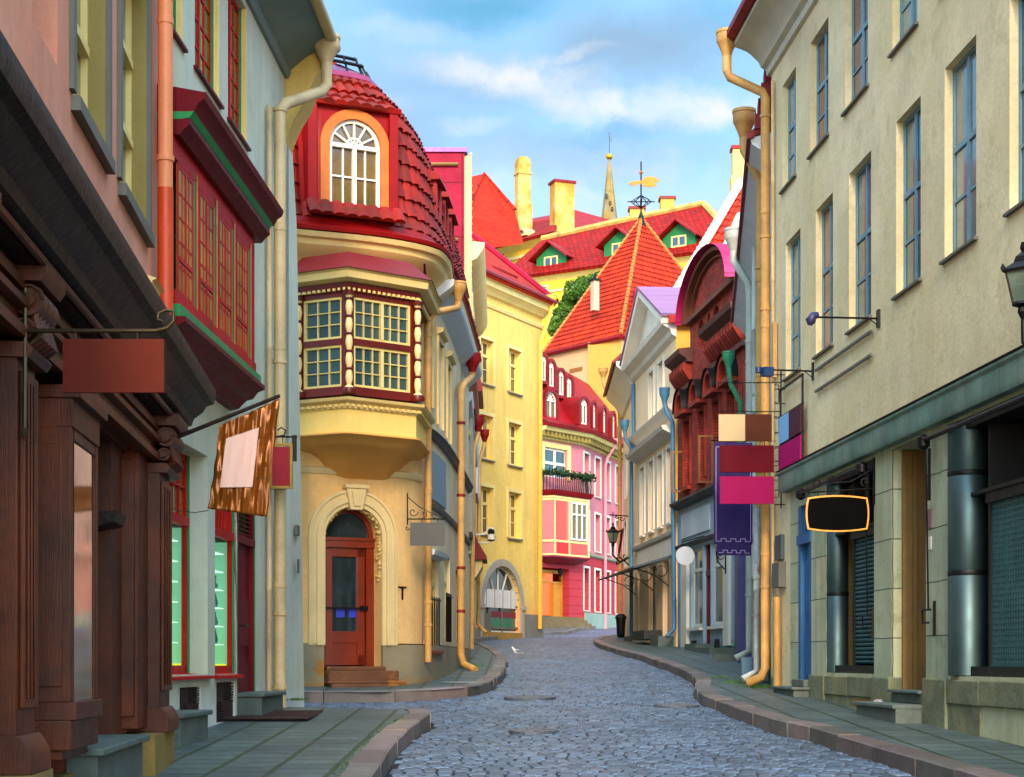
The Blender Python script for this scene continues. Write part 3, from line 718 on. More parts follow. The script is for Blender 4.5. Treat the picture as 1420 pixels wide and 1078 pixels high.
# battered corner
for (za, zb2, da, db) in ((-.3, 3.5, .13, .07), (3.5, 8.0, .07, .0)):
    a0, a1 = y2(23.75), y2(24.75)
    m.sheet(F2, [[(a0, 0, za), (a1, da, za), (a1, db, zb2), (a0, 0, zb2)], [(a1, da, za), (a1, -5, za), (a1, -5, zb2), (a1, db, zb2)]])
m.sheet(F2, [[(y2(23.75), 0, 8), (y2(24.75), 0, 8), (y2(24.05), 0, 9.9)], [(y2(24.75), 0, 8), (y2(24.75), -5, 8), (y2(24.05), -5, 9.9), (y2(24.05), 0, 9.9)]])
part('wall', m, GG, B)
for a, b, _, _ in ups:
    W = win(B, F2, a, b, zb, ztp, RED, glass('olive_window_glass', c(120, 116, 40), .1), dep=.12, cols=2, rows=(), muntin=(4, 5, .012), sill=(REDD, .05, .03), fd=.03)
    part('jamb', MB().box(F2, b-.04, b-.002, zb, ztp, -.02, .004).box(F2, b-.03, b-.004, zb, ztp, -.06, -.02), CREAM, W)
    part('shutter_strip', MB().box(F2, b-.045, b-.006, zb, ztp, -.1, -.06), GREEN, W)
# eave
part('eave', MB().mould(F2, -.1, y2(23.75), [(0, 9.9), (.05, 9.9), (.09, 9.98), (.08, 10.02), (.3, 10.2), (.6, 10.35), (.66, 10.4), (.66, 10.46), (-.5, 10.9)]), mat('teal_grey_soffit', c(112, 132, 128), .6, var=.15, streak=.1), B)
part('eave_end', MB().mould(F2, y2(23.75), y2(24.3), [(0, 9.0), (.12, 9.3), (.3, 9.6), (.42, 9.9), (.6, 10.2), (.6, 10.4), (-.5, 10.8)]), mat('cream_cove', c(222, 184, 98), .7, var=.15, streak=.2), B)
part('gutter', MB().tube([F2.m(-.2, .7, 10.42), F2.m(y2(23.9), .7, 10.38)], .085, 10), mat('cream_gutter', c(206, 182, 122), .4, var=.3, bump=.1), B, smooth=50)
part('roof', MB().slab([F2.m(-.3, .72, 10.5), F2.m(y2(24.1), .72, 10.5), F2.m(y2(24.1), -3, 13.6), F2.m(-.3, -3, 13.6)], .08), ORANGET, B)
LP = mat('cream_pipe_paint', c(220, 190, 138), .5, var=.28, vs=2, bump=.06, streak=.2, speck=.2, speckc=c(150, 110, 60))
pd = .17
pipe(B, [F2.m(y2(23.6), .62, 10.1), F2.m(y2(23.6), .62, 9.75), F2.m(y2(23.5), .56, 9.62), F2.m(y2(22.5), pd+.06, 9.12), F2.m(y2(22.4), pd, 9.0), F2.m(y2(22.4), pd, .98), F2.m(y2(22.4), pd+.05, .86), F2.m(y2(22.3), .42, .74)], .08, LP, hop=1, bands=[F2.m(y2(22.4), pd, z) for z in (9.0, 5.6, 3.9, 2.2, 1.2)])
pipe(B, [F2.m(y2(22.22), .06, 9.0), F2.m(y2(22.22), .06, .9)], .035, LP, name='cable_pipe')  # thin pipe shaped as the light and shadow edge beside the downpipe
# bay
d = .3; ub = F2.U(353, d); zb0 = F2.Z(350, 508, .4); zb1 = F2.Z(350, 322, .35)
q = MB().mould(F2, -.68, ub+.02, [(0, zb0-.42), (.1, zb0-.4), (.2, zb0-.3), (.28, zb0-.28), (.34, zb0-.2), (.42, zb0-.17), (.42, zb0-.12), (0, zb0-.1)])
bay = part('bay_window', MB().box(F2, -.68, ub, zb0, zb0+.14, 0, d+.02).box(F2, -.68, ub, zb1-.2, zb1, 0, d), RED, B)
part('bay_base', q, REDD, bay)
part('green_trim', MB().box(F2, -.68, ub+.05, zb0-.12, zb0, 0, .37).mould(F2, -.68, ub+.12, [(0, zb1+.1), (.46, zb1+.16), (.5, zb1+.22), (0, zb1+.22)]), GREEN, bay)
part('bay_cornice', MB().mould(F2, -.68, ub+.14, [(0, zb1), (.36, zb1), (.4, zb1+.05), (.46, zb1+.1), (.46, zb1+.15), (0, zb1+.15)]).mould(F2, -.68, ub+.2, [(0, zb1+.22), (.5, zb1+.22), (.54, zb1+.3), (.60, zb1+.34), (.62, zb1+.4), (0, zb1+.52)]), REDD, bay)
part('bay_side', MB().box(F2, ub-.1, ub, zb0+.1, zb1-.1, -.05, d), RED, bay)
yel = mat('yellow_ornament', c(222, 182, 50), .5, var=.4, vs=12, bump=.6, bs=50, stain=.5, stainc=c(150, 30, 20))
span = ub/3.3
bayg = glass('bay_window_glass', c(206, 150, 50), .4, spec=.15)
for k in range(4):
    a = ub-.1-(k+1)*span*.92-.0; b = a+span*.66
    if b < -.8: continue
    a = max(a, -.82)
    W = win(bay, F2, a, b, zb0+.14, zb1-.2, RED, bayg, d=d, dep=.013, fd=.010, cols=2, rows=(.28,), fw=.05, bw=.022, muntin=(4, 5, .012), name='casement')
    part('green_board', MB().box(F2, b, b+.07, zb0+.1, zb1-.1, .05, d+.0), GREEN, bay)
    part('pilaster', MB().box(F2, b+.06, b+.1, zb0+.1, zb1-.1, .05, d+.004).box(F2, b+.17, b+.21, zb0+.1, zb1-.1, .05, d+.004), RED, bay)
    part('ornament_strip', MB().box(F2, b+.1, b+.17, zb0+.1, zb1-.1, .05, d+.002), yel, bay)
# shop windows
SG = glass('shop_window_glass', c(30, 60, 46), .03, alpha=.13, var=.1)
LITW = mat('pale_green_shop_wall', c(130, 190, 160), .7, var=.15, emit=c(130, 215, 170), es=.16)  # emission on wall, shelves and floor stands in for lamps inside the shop
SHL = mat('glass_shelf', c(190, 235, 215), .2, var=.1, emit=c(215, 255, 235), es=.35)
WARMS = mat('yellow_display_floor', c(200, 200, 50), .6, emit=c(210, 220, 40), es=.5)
def shopwin(a, b, z0, z1, dp, zl):
    f = MB(); x0, x1 = -dp, -dp+.045
    f.box(F2, a, a+.07, z0, z1, x0, x1).box(F2, b-.13, b-.05, z0, z1, x0, x1).box(F2, a, b-.05, z0, z0+.1, x0, x1).box(F2, a, b-.05, z1-.08, z1, x0, x1).box(F2, a, b-.05, zl, zl+.1, x0, x1+.03)
    k = 7
    for i in range(1, k): xx = a+(b-a-.1)*i/k; f.box(F2, xx-.014, xx+.014, zl+.1, z1-.05, x0+.01, x1-.01)
    f.box(F2, a, b-.1, (zl+z1)/2+.02, (zl+z1)/2+.05, x0+.02, x1-.005)
    W = part('shop_window', f, RED, B)
    part('green_post', MB().box(F2, b-.05, b-.005, z0, z1, x0, x1+.02), GREEN, W)
    part('pane', MB().box(F2, a+.05, b-.1, z0+.05, zl+.02, x0+.02, x0+.03), SG, W)
    part('transom_pane', MB().box(F2, a+.05, b-.1, zl+.06, z1-.04, x0+.005, x0+.01), glass('transom_glass', c(170, 150, 70), .1), W)
    part('display_back', MB().box(F2, a-.1, b+.1, z0-.1, zl+.1, x0-1.0, x0-.95).box(F2, a-.12, a-.08, z0, zl, x0-.95, x0).box(F2, b+.05, b+.09, z0, zl, x0-.95, x0-.01), LITW, W)
    part('display_floor', MB().box(F2, a-.08, b+.05, z0+.0, z0+.12, x0-.9, x0-.05), WARMS, W)
    q = MB()
    for i in range(6): zz = z0+.35+i*(zl-z0-.4)/5.5; q.box(F2, a, b-.02, zz, zz+.012, x0-.2, x0-.06)
    part('shelf', q, SHL, W)
    q = MB()
    for i in range(6):
        zz = z0+.37+i*(zl-z0-.4)/5.5
        for j in range(5):
            if random.random() < .9: uu = a+.1+j*(b-a-.2)/5; q.lathe(F2.m(uu, x0-.12, zz-.01), [(.035, 0), (.05, .05), (.02, .1*random.uniform(.8, 1.8)), (.03, .13*random.uniform(.9, 1.8))], 8)
    q.lathe(F2.m((a+b)/2, x0-.15, z0+.12), [(.06, 0), (.1, .1), (.05, .2)], 10)
    part('display_goods', q, mat('display_goods', c(60, 150, 120), .3, var=.5, vs=6), W)
    part('ledge', MB().mould(F2, a-.02, b+.12, [(x0, z0+.02), (.06, z0-.02), (.06, z0-.05), (x0, z0-.05)]), RED, W)
zl = F2.Z(262, 722)
shopwin(s1[0], s1[1]-.0, s1[2], zt, .27, zl); shopwin(s2[0], F2.U(329), s2[2], zt-.1, .1, zl-.05)
a, b = F2.U(329), s2[1]; z0, z1 = s2[2]-.55, zt-.1
q = MB().box(F2, a, a+.1, z0, z1, -.1, .0).box(F2, b-.08, b-.03, z0, z1, -.1, .0).box(F2, a, b, z1-.1, z1, -.1, 0).box(F2, a, b, z1-.75, z1-.65, -.1, .01).box(F2, a+.1, b-.08, z0, z1-.7, -.1, -.06)
for zz in (z0+.1, z0+.9): q.box(F2, a+.18, b-.16, zz, zz+.6, -.06, -.04)
for i in range(9): q.mould(F2, a+.12, b-.1, [(-.09, z1-.6+i*.055), (-.03, z1-.62+i*.055), (-.03, z1-.605+i*.055), (-.09, z1-.58+i*.055)])
D_ = part('door', q, REDD, B)
part('handle', MB().tube([F2.m(a+.2, -.06, 2.0), F2.m(a+.2, .06, 2.0), F2.m(a+.5, .06, 2.0)], .012), IRON, D_)
part('green_post', MB().box(F2, b-.03, b-.002, z0, z1, -.1, .01), GREEN, D_)
LAT = mat('rusty_basement_grille', c(72, 44, 38), .7, .2, var=.5, vs=8, bump=.4)
for a, b, z0, z1 in (F2.rect(249, 279, 953, 1003, 264), F2.rect(300, 326, 946, 1001, 313)):
    q = MB().box(F2, a, b, z0, z1, -.07, -.05)
    for i in range(2):
        for j in range(2):
            A, C_ = a+(b-a)*i/2, a+(b-a)*(i+1)/2; Q, T = z0+(z1-z0)*j/2, z0+(z1-z0)*(j+1)/2
            for k in range(7):
                if (i+j) % 2: q.box(F2, A+(C_-A)*k/7, A+(C_-A)*(k+.5)/7, Q, T, -.05, -.02)
                else: q.box(F2, A, C_, Q+(T-Q)*k/7, Q+(T-Q)*(k+.5)/7, -.05, -.02)
    part('basement_grille', q, LAT, B)
q = MB().box(F2, y2(16.1), y2(17.3), 0, 1.0, -.1, .34).box(F2, y2(16.05), y2(17.35), 1.0, 1.05, -.1, .38)
part('door_step', q, STEPM, B, bevel=.01)
q = MB().box(F2, F2.U(329)+.02, F2.U(352)+.45, 0, rz(21)+.36, -.1, .3).box(F2, F2.U(329)-.01, F2.U(352)+.48, rz(21)+.36, rz(21)+.41, -.1, .34)
part('door_step', q, STEPM, B, bevel=.01)
part('wall_plate', MB().box(F2, y2(24.2), y2(24.42), 3.4, 3.55, .06, .1).lathe(F2.m(y2(24.3), .1, 2.95), [(.07, -.1), (.07, .1)], 12, sy=1, sx=.2), GSUR, B)
# grating on the pavement
q = MB(); gy, gx = 20.6, -2.95
for k in range(12): q.wbox(gx+.02, gy-.8+k*.14, rz(gy-.8+k*.14)+.15, 1.0, .05, .02)
single('floor_grating', q.wbox(gx, gy, rz(gy)+.135, 1.05, 1.75, .008), LAT, 'rust brown metal grating lying on the pavement before the red door', 'grating', (gx, gy, rz(gy)+.13), smooth=0)
# ------------------------------------------------------------------ corner house with the red tiled mansard
YP = mat('warm_yellow_plaster', c(244, 196, 128), .85, var=.22, vs=.7, tint=c(226, 186, 120), streak=.25, bump=.15, bs=14, stain=.25, stainc=c(200, 160, 104))
PL3 = mat('grey_plinth_plaster', c(146, 134, 106), .85, var=.2, vs=1.6, bump=.4, bs=10, stain=1.0, stainc=c(150, 100, 34), dirt=c(150, 106, 36), dirtz=.3)
REDM = mat('red_sheet_metal', c(156, 6, 6), .5, var=.3, vs=1.5, bump=.15, bs=5, spec=.2, speck=.25, speckc=c(190, 50, 30))
RTILE = mat('glazed_red_roof_tile', c(176, 26, 4), .6, var=.4, vs=2.5, kind='tile', c2=c(74, 20, 6), tw=.21, bump=.25, bs=20, stain=.6, stainc=c(84, 44, 10), spec=.22)
OCHRE = mat('ochre_stone_arch', c(206, 108, 34), .7, var=.25, vs=3, bump=.2, speck=.3)
MAROON = mat('maroon_joinery', c(104, 22, 18), .4, var=.25, vs=2, bump=.08)
F3 = FP((380, 27.6), (415, 27.8), (500, 28.2), (560, 28.7), (585, 29.3), (603, 30.4), (620, 32.5), (635, 35.5), (650, 39.5), dense=5)
B = thing('building', 'yellow corner house with a bulging red tiled mansard roof and an arched red door', 'building', (-2.6, 28.5, rz(28)))
zpl = F3.Z(422, 892)
dr = (F3.U(450), F3.U(528), F3.Z(500, 926), F3.Z(490, 703))
sw = [F3.rect(590, 599, 425, 560, 590), F3.rect(606.5, 613, 472, 590, 607), F3.rect(619, 624, 505, 610, 620)]
gw = [F3.rect(592, 608, 770, 900, 594), F3.rect(616, 624, 770, 890, 617), F3.rect(632, 637, 790, 890, 633)]
ops = [dr+(.34, True)]+[o+(.2,) for o in sw]+[o+(.16,) for o in gw]
us_ = F3.U(587)
part('wall', wall(MB(), F3, 0, us_, zpl, 8.6, ops[:1]), YP, B)
part('side_wall', wall(MB(), F3, us_, F3.len, zpl, 8.6, ops[1:]), mat('cream_side_lit_plaster', c(226, 200, 158), .85, var=.2, vs=.9, streak=.2, bump=.15, stain=.25, stainc=c(176, 150, 110), dirt=c(150, 130, 96), dirtz=.6), B)  # same plaster; the different light on this side painted in as a paler cream
m = MB()
a, b = dr[0]-.02, dr[1]+.02
m.box(F3, 0, a, .4, zpl, -.4, .05).box(F3, b, F3.len, .4, zpl-.02, -.4, .05)
part('plinth', m, PL3, B)
m = MB()
for u0, u1 in ((F3.U(383), a-.02), (b+.03, F3.U(583))): m.mould(F3, u0, u1, [(0, 4.66), (.03, 4.66), (.05, 4.70), (.07, 4.76), (0, 4.80)])
m.mould(F3, F3.U(588), F3.len, [(0, 4.55), (.06, 4.58), (.08, 4.68), (0, 4.7)])
part('string_course', MB().mould(F3, 0, F3.U(583), [(0, 4.72), (.03, 4.72), (.05, 4.75), (.07, 4.81), (0, 4.85)]), mat('cream_moulding', c(222, 196, 140), .7, var=.15, bump=.1), B)
part('shop_fascia', MB().mould(F3, F3.U(589), F3.len, [(0, 5.56), (.06, 5.58), (.1, 5.68), (.12, 5.7), (0, 5.76)]), mat('dark_grey_moulding', c(78, 76, 70), .6, var=.2), B)
part('string_course', MB().mould(F3, F3.U(588), F3.len, [(0, 4.3), (.05, 4.33), (.07, 4.4), (0, 4.43)]), GSUR, B)
# main cornice + soffit
CST = mat('cream_cornice', c(232, 200, 128), .65, var=.15, streak=.1, bump=.06)
GSOF = mat('grey_soffit', c(206, 208, 206), .6, var=.12)
ta_, tb_ = F3.U(572), F3.U(606)
sc_f = lambda u: 1-.46*min(1, max(0, (u-ta_)/(tb_-ta_)))
part('cornice', MB().mouldv(F3, 0, F3.len, [(-.1, 8.22), (.06, 8.22), (.1, 8.27), (.2, 8.34), (.34, 8.42), (.4, 8.48), (.42, 8.56), (.5, 8.58), (.54, 8.66), (-.1, 8.72)], sc_f), CST, B)
part('soffit', MB().mouldv(F3, F3.U(598), F3.len, [(0, 8.06), (.52, 8.32), (.57, 8.36), (.59, 8.46), (0, 8.44)], sc_f), GSOF, B)
part('roof_edge', MB().mouldv(F3, 0, F3.len, [(-.1, 8.70), (.56, 8.68), (.58, 8.74), (.34, 8.86), (.3, 8.95), (-.1, 8.98)], sc_f), REDM, B)
# mansard
pv = [(.22, 8.92), (.10, 9.15), (.0, 9.6), (-.06, 10.1), (-.16, 10.6), (-.34, 11.05), (-.62, 11.45), (-1.0, 11.8)]
vl = [0]
for p, q in zip(pv, pv[1:]): vl.append(vl[-1]+math.hypot(q[0]-p[0], q[1]-p[1]))
def mf(u, v):
    i = 0
    while i < len(vl)-2 and v > vl[i+1]: i += 1
    t = (v-vl[i])/(vl[i+1]-vl[i]); return F3.m(u, pv[i][0]+(pv[i+1][0]-pv[i][0])*t, pv[i][1]+(pv[i+1][1]-pv[i][1])*t)
da, db = F3.U(430, .3), F3.U(548, .3)
side_d = [(F3.U(583), F3.U(588)), ]
def hole(u, v): return da-.02 < u < db+.02 and .33 < v < 2.05
m = MB().tiles(mf, F3.len, vl[-1], .215, .33, .06, hole, 6)
mr = part('mansard_roof', m, RTILE, B, smooth=60)
m = MB()
bs = F3.br(0, F3.len)
for p, q in zip(pv, pv[1:]):
    for a, b in zip(bs, bs[1:]): m.sheet(F3, [[(a, p[0]-.03, p[1]), (b, p[0]-.03, p[1]), (b, q[0]-.03, q[1]), (a, q[0]-.03, q[1])]])
part('roof_boarding', m, REDM, mr)
part('ridge_flashing', MB().mould(F3, 0, F3.len, [(-.95, 11.72), (-.88, 11.80), (-.92, 11.9), (-1.5, 12.2), (-3.5, 12.25), (-3.5, 12.1), (-1.5, 12.0)]), mat('magenta_flashing', c(150, 40, 80), .35, .2, var=.3, tint=c(90, 80, 170)), mr)
m = MB().tube([F3.m(u, -1.05, 12.1) for u in F3.br(F3.U(440), F3.U(575))], .03, 6).tube([F3.m(u, -1.2, 12.25) for u in F3.br(F3.U(440), F3.U(575))], .03, 6)
for k in range(7): u = F3.U(440)+k*.5; m.tube([F3.m(u, -1.0, 11.9), F3.m(u, -1.2, 12.27)], .02, 5)
part('snow_guard', m, IRON, mr)
tf = lambda u, v: Vector((-4.3+u, 30.6+v*.8, 11.8+v*.62))
part('upper_roof', MB().tiles(lambda u, v: Vector((-5.2+u*(1-v/4.2)+v*.2, 30.4+v*.75, 12.0+v*.65)), 2.35, 2.9, .2, .3, .05), ORANGET, B, smooth=60)
part('ridge_cap', MB().tube([(-5.1, 32.4, 13.85), (-3.62, 32.6, 13.8)], .12, 8).tube([mf(F3.U(574), vl[-1]*k/12) for k in range(2, 13)], .05, 6), mat('magenta_ridge', c(176, 30, 84), .4, var=.3), B)
# arched dormer of the mansard
w0, w1 = F3.U(456, .3), F3.U(527, .3); wz0 = F3.Z(490, 291, .3); wz1 = F3.Z(490, 163, .3)
m = MB(); FD = Fr([F3.m(da, .24, 0).xy, F3.m(db, .24, 0).xy]); off = lambda u: (u-da)*FD.len/(db-da)
du0, du1 = FD.U(456), FD.U(527)
m.sheet(FD, [])
wall(m, FD, 0, FD.len, 9.2, 10.92, [(du0-.12, du1+.12, wz0-.03, wz1+.12, .12, True)], D=.9)
for q in (m,): q.v = [v for v in q.v]
dm = part('dormer', m, REDM, B)
part('dormer_arch', MB().arc(FD, (du0+du1)/2, wz1-(du1-du0)/2, (du1-du0)/2, (du1-du0)/2+.16, -.13, .05, n=20).box(FD, du0-.16, du0, wz0, wz1-(du1-du0)/2, -.13, .05).box(FD, du1, du1+.16, wz0, wz1-(du1-du0)/2, -.13, .05), OCHRE, dm)
part('dormer_frame', MB().box(FD, -.05, .1, 9.1, 10.95, 0, .1).box(FD, FD.len-.1, FD.len+.05, 9.1, 10.95, 0, .1).box(FD, 0, FD.len, 9.02, 9.2, 0, .2).mould(FD, -.1, FD.len+.1, [(-.5, 10.85), (.12, 10.85), (.14, 10.92), (-.3, 11.05)]), REDM, dm)
win(dm, FD, du0, du1, wz0, wz1, WHITE, GLASSW, dep=.08, cols=2, rows=(), arch=True, fw=.06, muntin=(4, 2, .014))
fr_ = lambda u, v: FD.m(u, .20-v*.35, 11.1+v*.55)
part('dormer_tiles', MB().tiles(lambda u, v: F3.m(da+u, .34-v*.95, 10.86+v*.55), db-da, .7, .215, .35, .05, None, 6).tiles(lambda u, v: FD.m(u-.1, .30-v*.5, 8.95+v*.87), FD.len+.2, .3, .215, .3, .05), RTILE, dm, smooth=60)
for px0, px1 in ((598, 605), (610, 615), (619, 623)):
    a, b = F3.U(px0), F3.U(px1); z0 = 9.0; z1 = 10.25
    s_ = part('side_dormer', MB().box(F3, a, a+.12, z0, z1, -.8, .1).box(F3, b-.12, b, z0, z1, -.8, .1).mould(F3, a-.1, b+.1, [(-.8, z1), (.18, z1), (.16, z1+.08), (-.2, z1+.3), (-.9, z1+.35)]).box(F3, a, b, z0-.1, z0, -.5, .12), REDM, B)
    win(s_, F3, a+.12, b-.12, z0, z1, CREAM, GLASSW, dep=.08, cols=2, rows=(.5,))
# oriel
A_, B_, C_, D_ = (X_(412, 27.2), 27.2), (X_(482, 26.75), 26.75), (X_(577, 27.55), 27.55), (X_(592, 29.3), 29.3)
FO = Fr([(A_[0]-.35, 28.6), A_, B_, C_, D_]); facets = [Fr([A_, B_]), Fr([B_, C_])]
kz = lambda y: Z_(y, 26.75)
z_ = dict(bot=kz(545), top=kz(404))
part('oriel_base', MB().mould(FO, 0, FO.len, [(-.3, kz(600)), (.0, kz(600)), (.0, kz(566)), (-.3, kz(566))]), mat('pale_yellow_plaster', c(240, 204, 112), .75, var=.1, streak=.1, bump=.08), B)
part('oriel_sill', MB().mould(FO, 0, FO.len, [(-.3, kz(566)), (.03, kz(566)), (.05, kz(560)), (.14, kz(556)), (.16, kz(552)), (-.3, kz(547))]), CST, B)
q = MB(); us = 0
while us < FO.len: q.box(FO, us, us+.05, kz(564), kz(560.5), .02, .09); us += .1
part('dentils', q, CREAM, B)
# corbel: rings of the oriel plan shrinking downwards
cen = Vector((X_(502, 28.6), 28.6)); plan = [Vector((A_[0]-.35, 28.6)), Vector(A_), Vector(B_), Vector(C_), Vector(D_)]
rings = []
for yy, s_ in ((600, 1.07), (602, 1.07), (605, .98), (610, .93), (614, .88), (616, .80), (620, .73), (625, .68), (631, .635), (638, .60), (646, .57), (652, .54), (658, .51), (664, .47), (668, .44), (672, .40)):
    dn = 1-.9*min(1, max(0, (yy-618)/50))**1.1; nw = Vector((.46, -.89)); rg_ = []
    for p in plan: v = p-cen; vn = nw*v.dot(nw); rg_.append(Vector((*(cen+(v-vn)*s_+vn*s_*dn), kz(yy))))
    rings.append(rg_)
q = MB()
def rnd_ring(rg, bl):
    N_ = 40; L_ = [0]
    for a, b in zip(rg, rg[1:]): L_.append(L_[-1]+(b-a).length)
    out = []
    c0 = (rg[0]+rg[-1])/2; ax = (rg[-1]-rg[0])/2; ay = ((rg[2]+rg[1]+rg[3])/3-c0); ay -= ax*(ay.dot(ax)/ax.length_squared)
    for k in range(N_+1):
        s_ = L_[-1]*k/N_; i = 0
        while i < len(L_)-2 and s_ > L_[i+1]: i += 1
        p = rg[i].lerp(rg[i+1], (s_-L_[i])/(L_[i+1]-L_[i])); an = PI*(1-k/N_)
        e = c0+ax*math.cos(an)+ay*1.12*math.sin(an); out.append(p.lerp(e, bl))
    return out
rings = [rnd_ring(r_, min(.3, max(0, (i-3)/12))) for i, r_ in enumerate(rings)]
for r0, r1 in zip(rings, rings[1:]):
    for i in range(len(r0)-1): q.face([r0[i], r0[i+1], r1[i+1], r1[i]])
q.face(rings[0]); q.face(rings[-1])
part('corbel', q, mat('corbel_plaster', c(226, 160, 74), .75, var=.12, bump=.08), B, smooth=50)
orl = part('oriel_window', MB().mould(FO, 0, FO.len, [(-.25, z_['top']), (.02, z_['top']), (.06, kz(398)), (.06, kz(392)), (-.25, kz(391))]).mould(FO, 0, FO.len, [(-.25, kz(547)), (.03, kz(547)), (.03, kz(541)), (-.25, kz(541))]), MAROON, B)
q = MB(); us = 0
while us < FO.len: q.box(FO, us, us+.045, kz(403), kz(399.5), .03, .08); us += .09
part('dentils', q, CREAM, orl)
for F_, (fa, fb), cc in ((facets[0], (.12, .88), 1), (facets[1], (.09, .92), 2)):
    l = F_.len; a, b = l*fa, l*fb; zb_, zt_ = kz(541), z_['top']; mid = zb_+(zt_-zb_)*.5
    part('oriel_frame', MB().box(F_, 0, a, zb_, zt_, -.12, .0).box(F_, b, l, zb_, zt_, -.12, .0).box(F_, a, b, mid-.05, mid+.05, -.12, .01).box(F_, a, b, zt_-.07, zt_, -.12, 0).box(F_, a, b, zb_, zb_+.07, -.12, 0), MAROON, orl)
    for q0, q1 in ((zb_+.07, mid-.05), (mid+.05, zt_-.07)):
        win(orl, F_, a, b, q0, q1, CREAM, GLASSB, dep=.09, cols=cc, rows=(), muntin=(3*cc, 3, .007), fw=.04, bw=.028, name='casement')
q = MB()
for p in (A_, B_, C_):
    o = Vector((p[0], p[1], 0))+Vector((.03, -.06, 0)); pr = []
    zb_, zt_ = kz(544), z_['top']-.02; H = zt_-zb_
    pr += [(.1, zb_), (.1, zb_+.05), (.07, zb_+.08)]
    for i in range(5):
        t0 = zb_+.1+(H-.2)*i/5; h5 = (H-.2)/5
        pr += [(.036, t0+.01), (.055, t0+h5*.3), (.06, t0+h5*.5), (.048, t0+h5*.8), (.038, t0+h5*.9), (.055, t0+h5*.93), (.055, t0+h5*.98)]
    pr += [(.055, zt_-.08), (.08, zt_-.05), (.08, zt_)]
    cz = part('turned_column', MB().lathe(o, pr, 12), mat('cream_column', c(236, 206, 142), .5, var=.1, bump=.05) if p == A_ else bpy.data.materials['cream_column'], orl, smooth=45)
    rg = MB()
    for i in range(5): t0 = zb_+.1+(H-.2)*i/5+(H-.2)/5*.955; rg.lathe(o+Vector((0, 0, t0)), [(.058, -.018), (.066, 0), (.058, .018)], 12)
    rg.lathe(o+Vector((0, 0, zb_)), [(.105, -.04), (.12, .0), (.105, .06)], 12).lathe(o+Vector((0, 0, zt_)), [(.09, -.06), (.105, 0)], 12)
    part('column_ring', rg, MAROON, cz, smooth=45)
part('oriel_eave', MB().mould(FO, 0, FO.len, [(-.25, kz(391)), (.1, kz(391)), (.2, kz(388)), (.22, kz(379)), (.27, kz(377)), (-.25, kz(376))]), CST, B)
q = MB(); ps = [FO.m(u, .28, kz(376)) for u in FO.u]
pk = [FO.m(u, -.1 if 0 < i < 4 else 0, kz(376)+.34) for i, u in enumerate(FO.u)]
bk = [Vector((X_(x, 28.6), 28.6, kz(376)+.56)) for x in (395, 425, 487, 560, 590)]
for i in range(4):
    q.face([ps[i], ps[i+1], pk[i+1], pk[i]]); q.face([pk[i], pk[i+1], bk[i+1], bk[i]])
part('oriel_roof', q, DKRED, B, smooth=50)
# portal
uc, r = (dr[0]+dr[1])/2, (dr[1]-dr[0])/2; zsp = dr[3]-r
PM = mat('pale_stone_moulding', c(226, 200, 144), .7, var=.15, bump=.15, bs=20, streak=.12)
q = MB(); zb_ = dr[2]+.38
for (o0, o1, dd) in ((.0, .07, .06), (.07, .15, .10), (.15, .24, .05), (.24, .29, .08)):
    q.arc(F3, uc, zsp, r+o0, r+o1, -.002, dd, n=24)
    for s_ in (-1, 1): x0, x1 = sorted((uc+s_*(r+o0), uc+s_*(r+o1))); q.box(F3, x0, x1, zb_, zsp, -.002, dd)
q.poly(F3, [(uc-.1, dr[3]-.06), (uc+.1, dr[3]-.06), (uc+.17, dr[3]+.3), (uc-.17, dr[3]+.3)], 0, .17)
q.box(F3, uc-.2, uc+.2, dr[3]+.3, dr[3]+.36, 0, .2).poly(F3, [(uc-.05, dr[3]), (uc+.05, dr[3]), (uc+.09, dr[3]+.25), (uc-.09, dr[3]+.25)], .17, .2)
part('door_surround', q, PM, B)
q = MB(); random.seed(3)                      # garland of leaves and fruit on the intrados and down the jambs
for s_ in range(0, 46):
    t = s_/45; 
    if t < .72: an = R(178-176*t/.72); x, z = uc+(r+.0)*math.cos(an), zsp+(r+.0)*math.sin(an)
    else: x, z = uc+r, zsp-(t-.72)*2.6
    for k in range(2):
        rr = random.uniform(.022, .045); dd = random.uniform(-.1, .01)
        q.lathe(F3.m(x+random.uniform(-.03, .02), dd, z+random.uniform(-.03, .03)), [(0.002, -rr), (rr*.8, -rr*.5), (rr, 0), (rr*.7, rr*.6), (.002, rr)], 7)
part('garland', q, mat('carved_stone_garland', c(226, 190, 110), .75, var=.3, vs=10, bump=.3), B, smooth=60)
DR = mat('red_brown_door', c(136, 44, 12), .35, var=.25, vs=2, streak=.3, bump=.12, spec=.5, tint=c(112, 26, 8), bstretch=(8, 8, .5))
q = MB(); x0, x1 = dr[0]+.1, dr[1]; zt_ = zsp-.15; a, b = -.34, -.26
q.arc(F3, uc, zsp, r-.09, r+.0, a, b, n=20).box(F3, dr[0], dr[0]+.09, dr[2], zsp, a, b).box(F3, dr[1]-.16, dr[1], dr[2], zsp, a, b+.02)
q.box(F3, dr[0], dr[1], zt_-.02, zt_+.14, a, b+.05).box(F3, dr[0], dr[1], zt_+.1, zt_+.15, b, b+.08)
df = part('door_frame', q, DR, B)
part('transom_pane', MB().poly(F3, [(dr[0]+.05, zt_+.1), (dr[1]-.05, zt_+.1), (dr[1]-.05, zsp)]+[(uc+(r-.05)*math.cos(R(t)), zsp+(r-.05)*math.sin(R(t))) for t in range(0, 181, 15)], a+.01, a+.02), GLASS, df)
l0, l1 = dr[0]+.09, dr[1]-.18
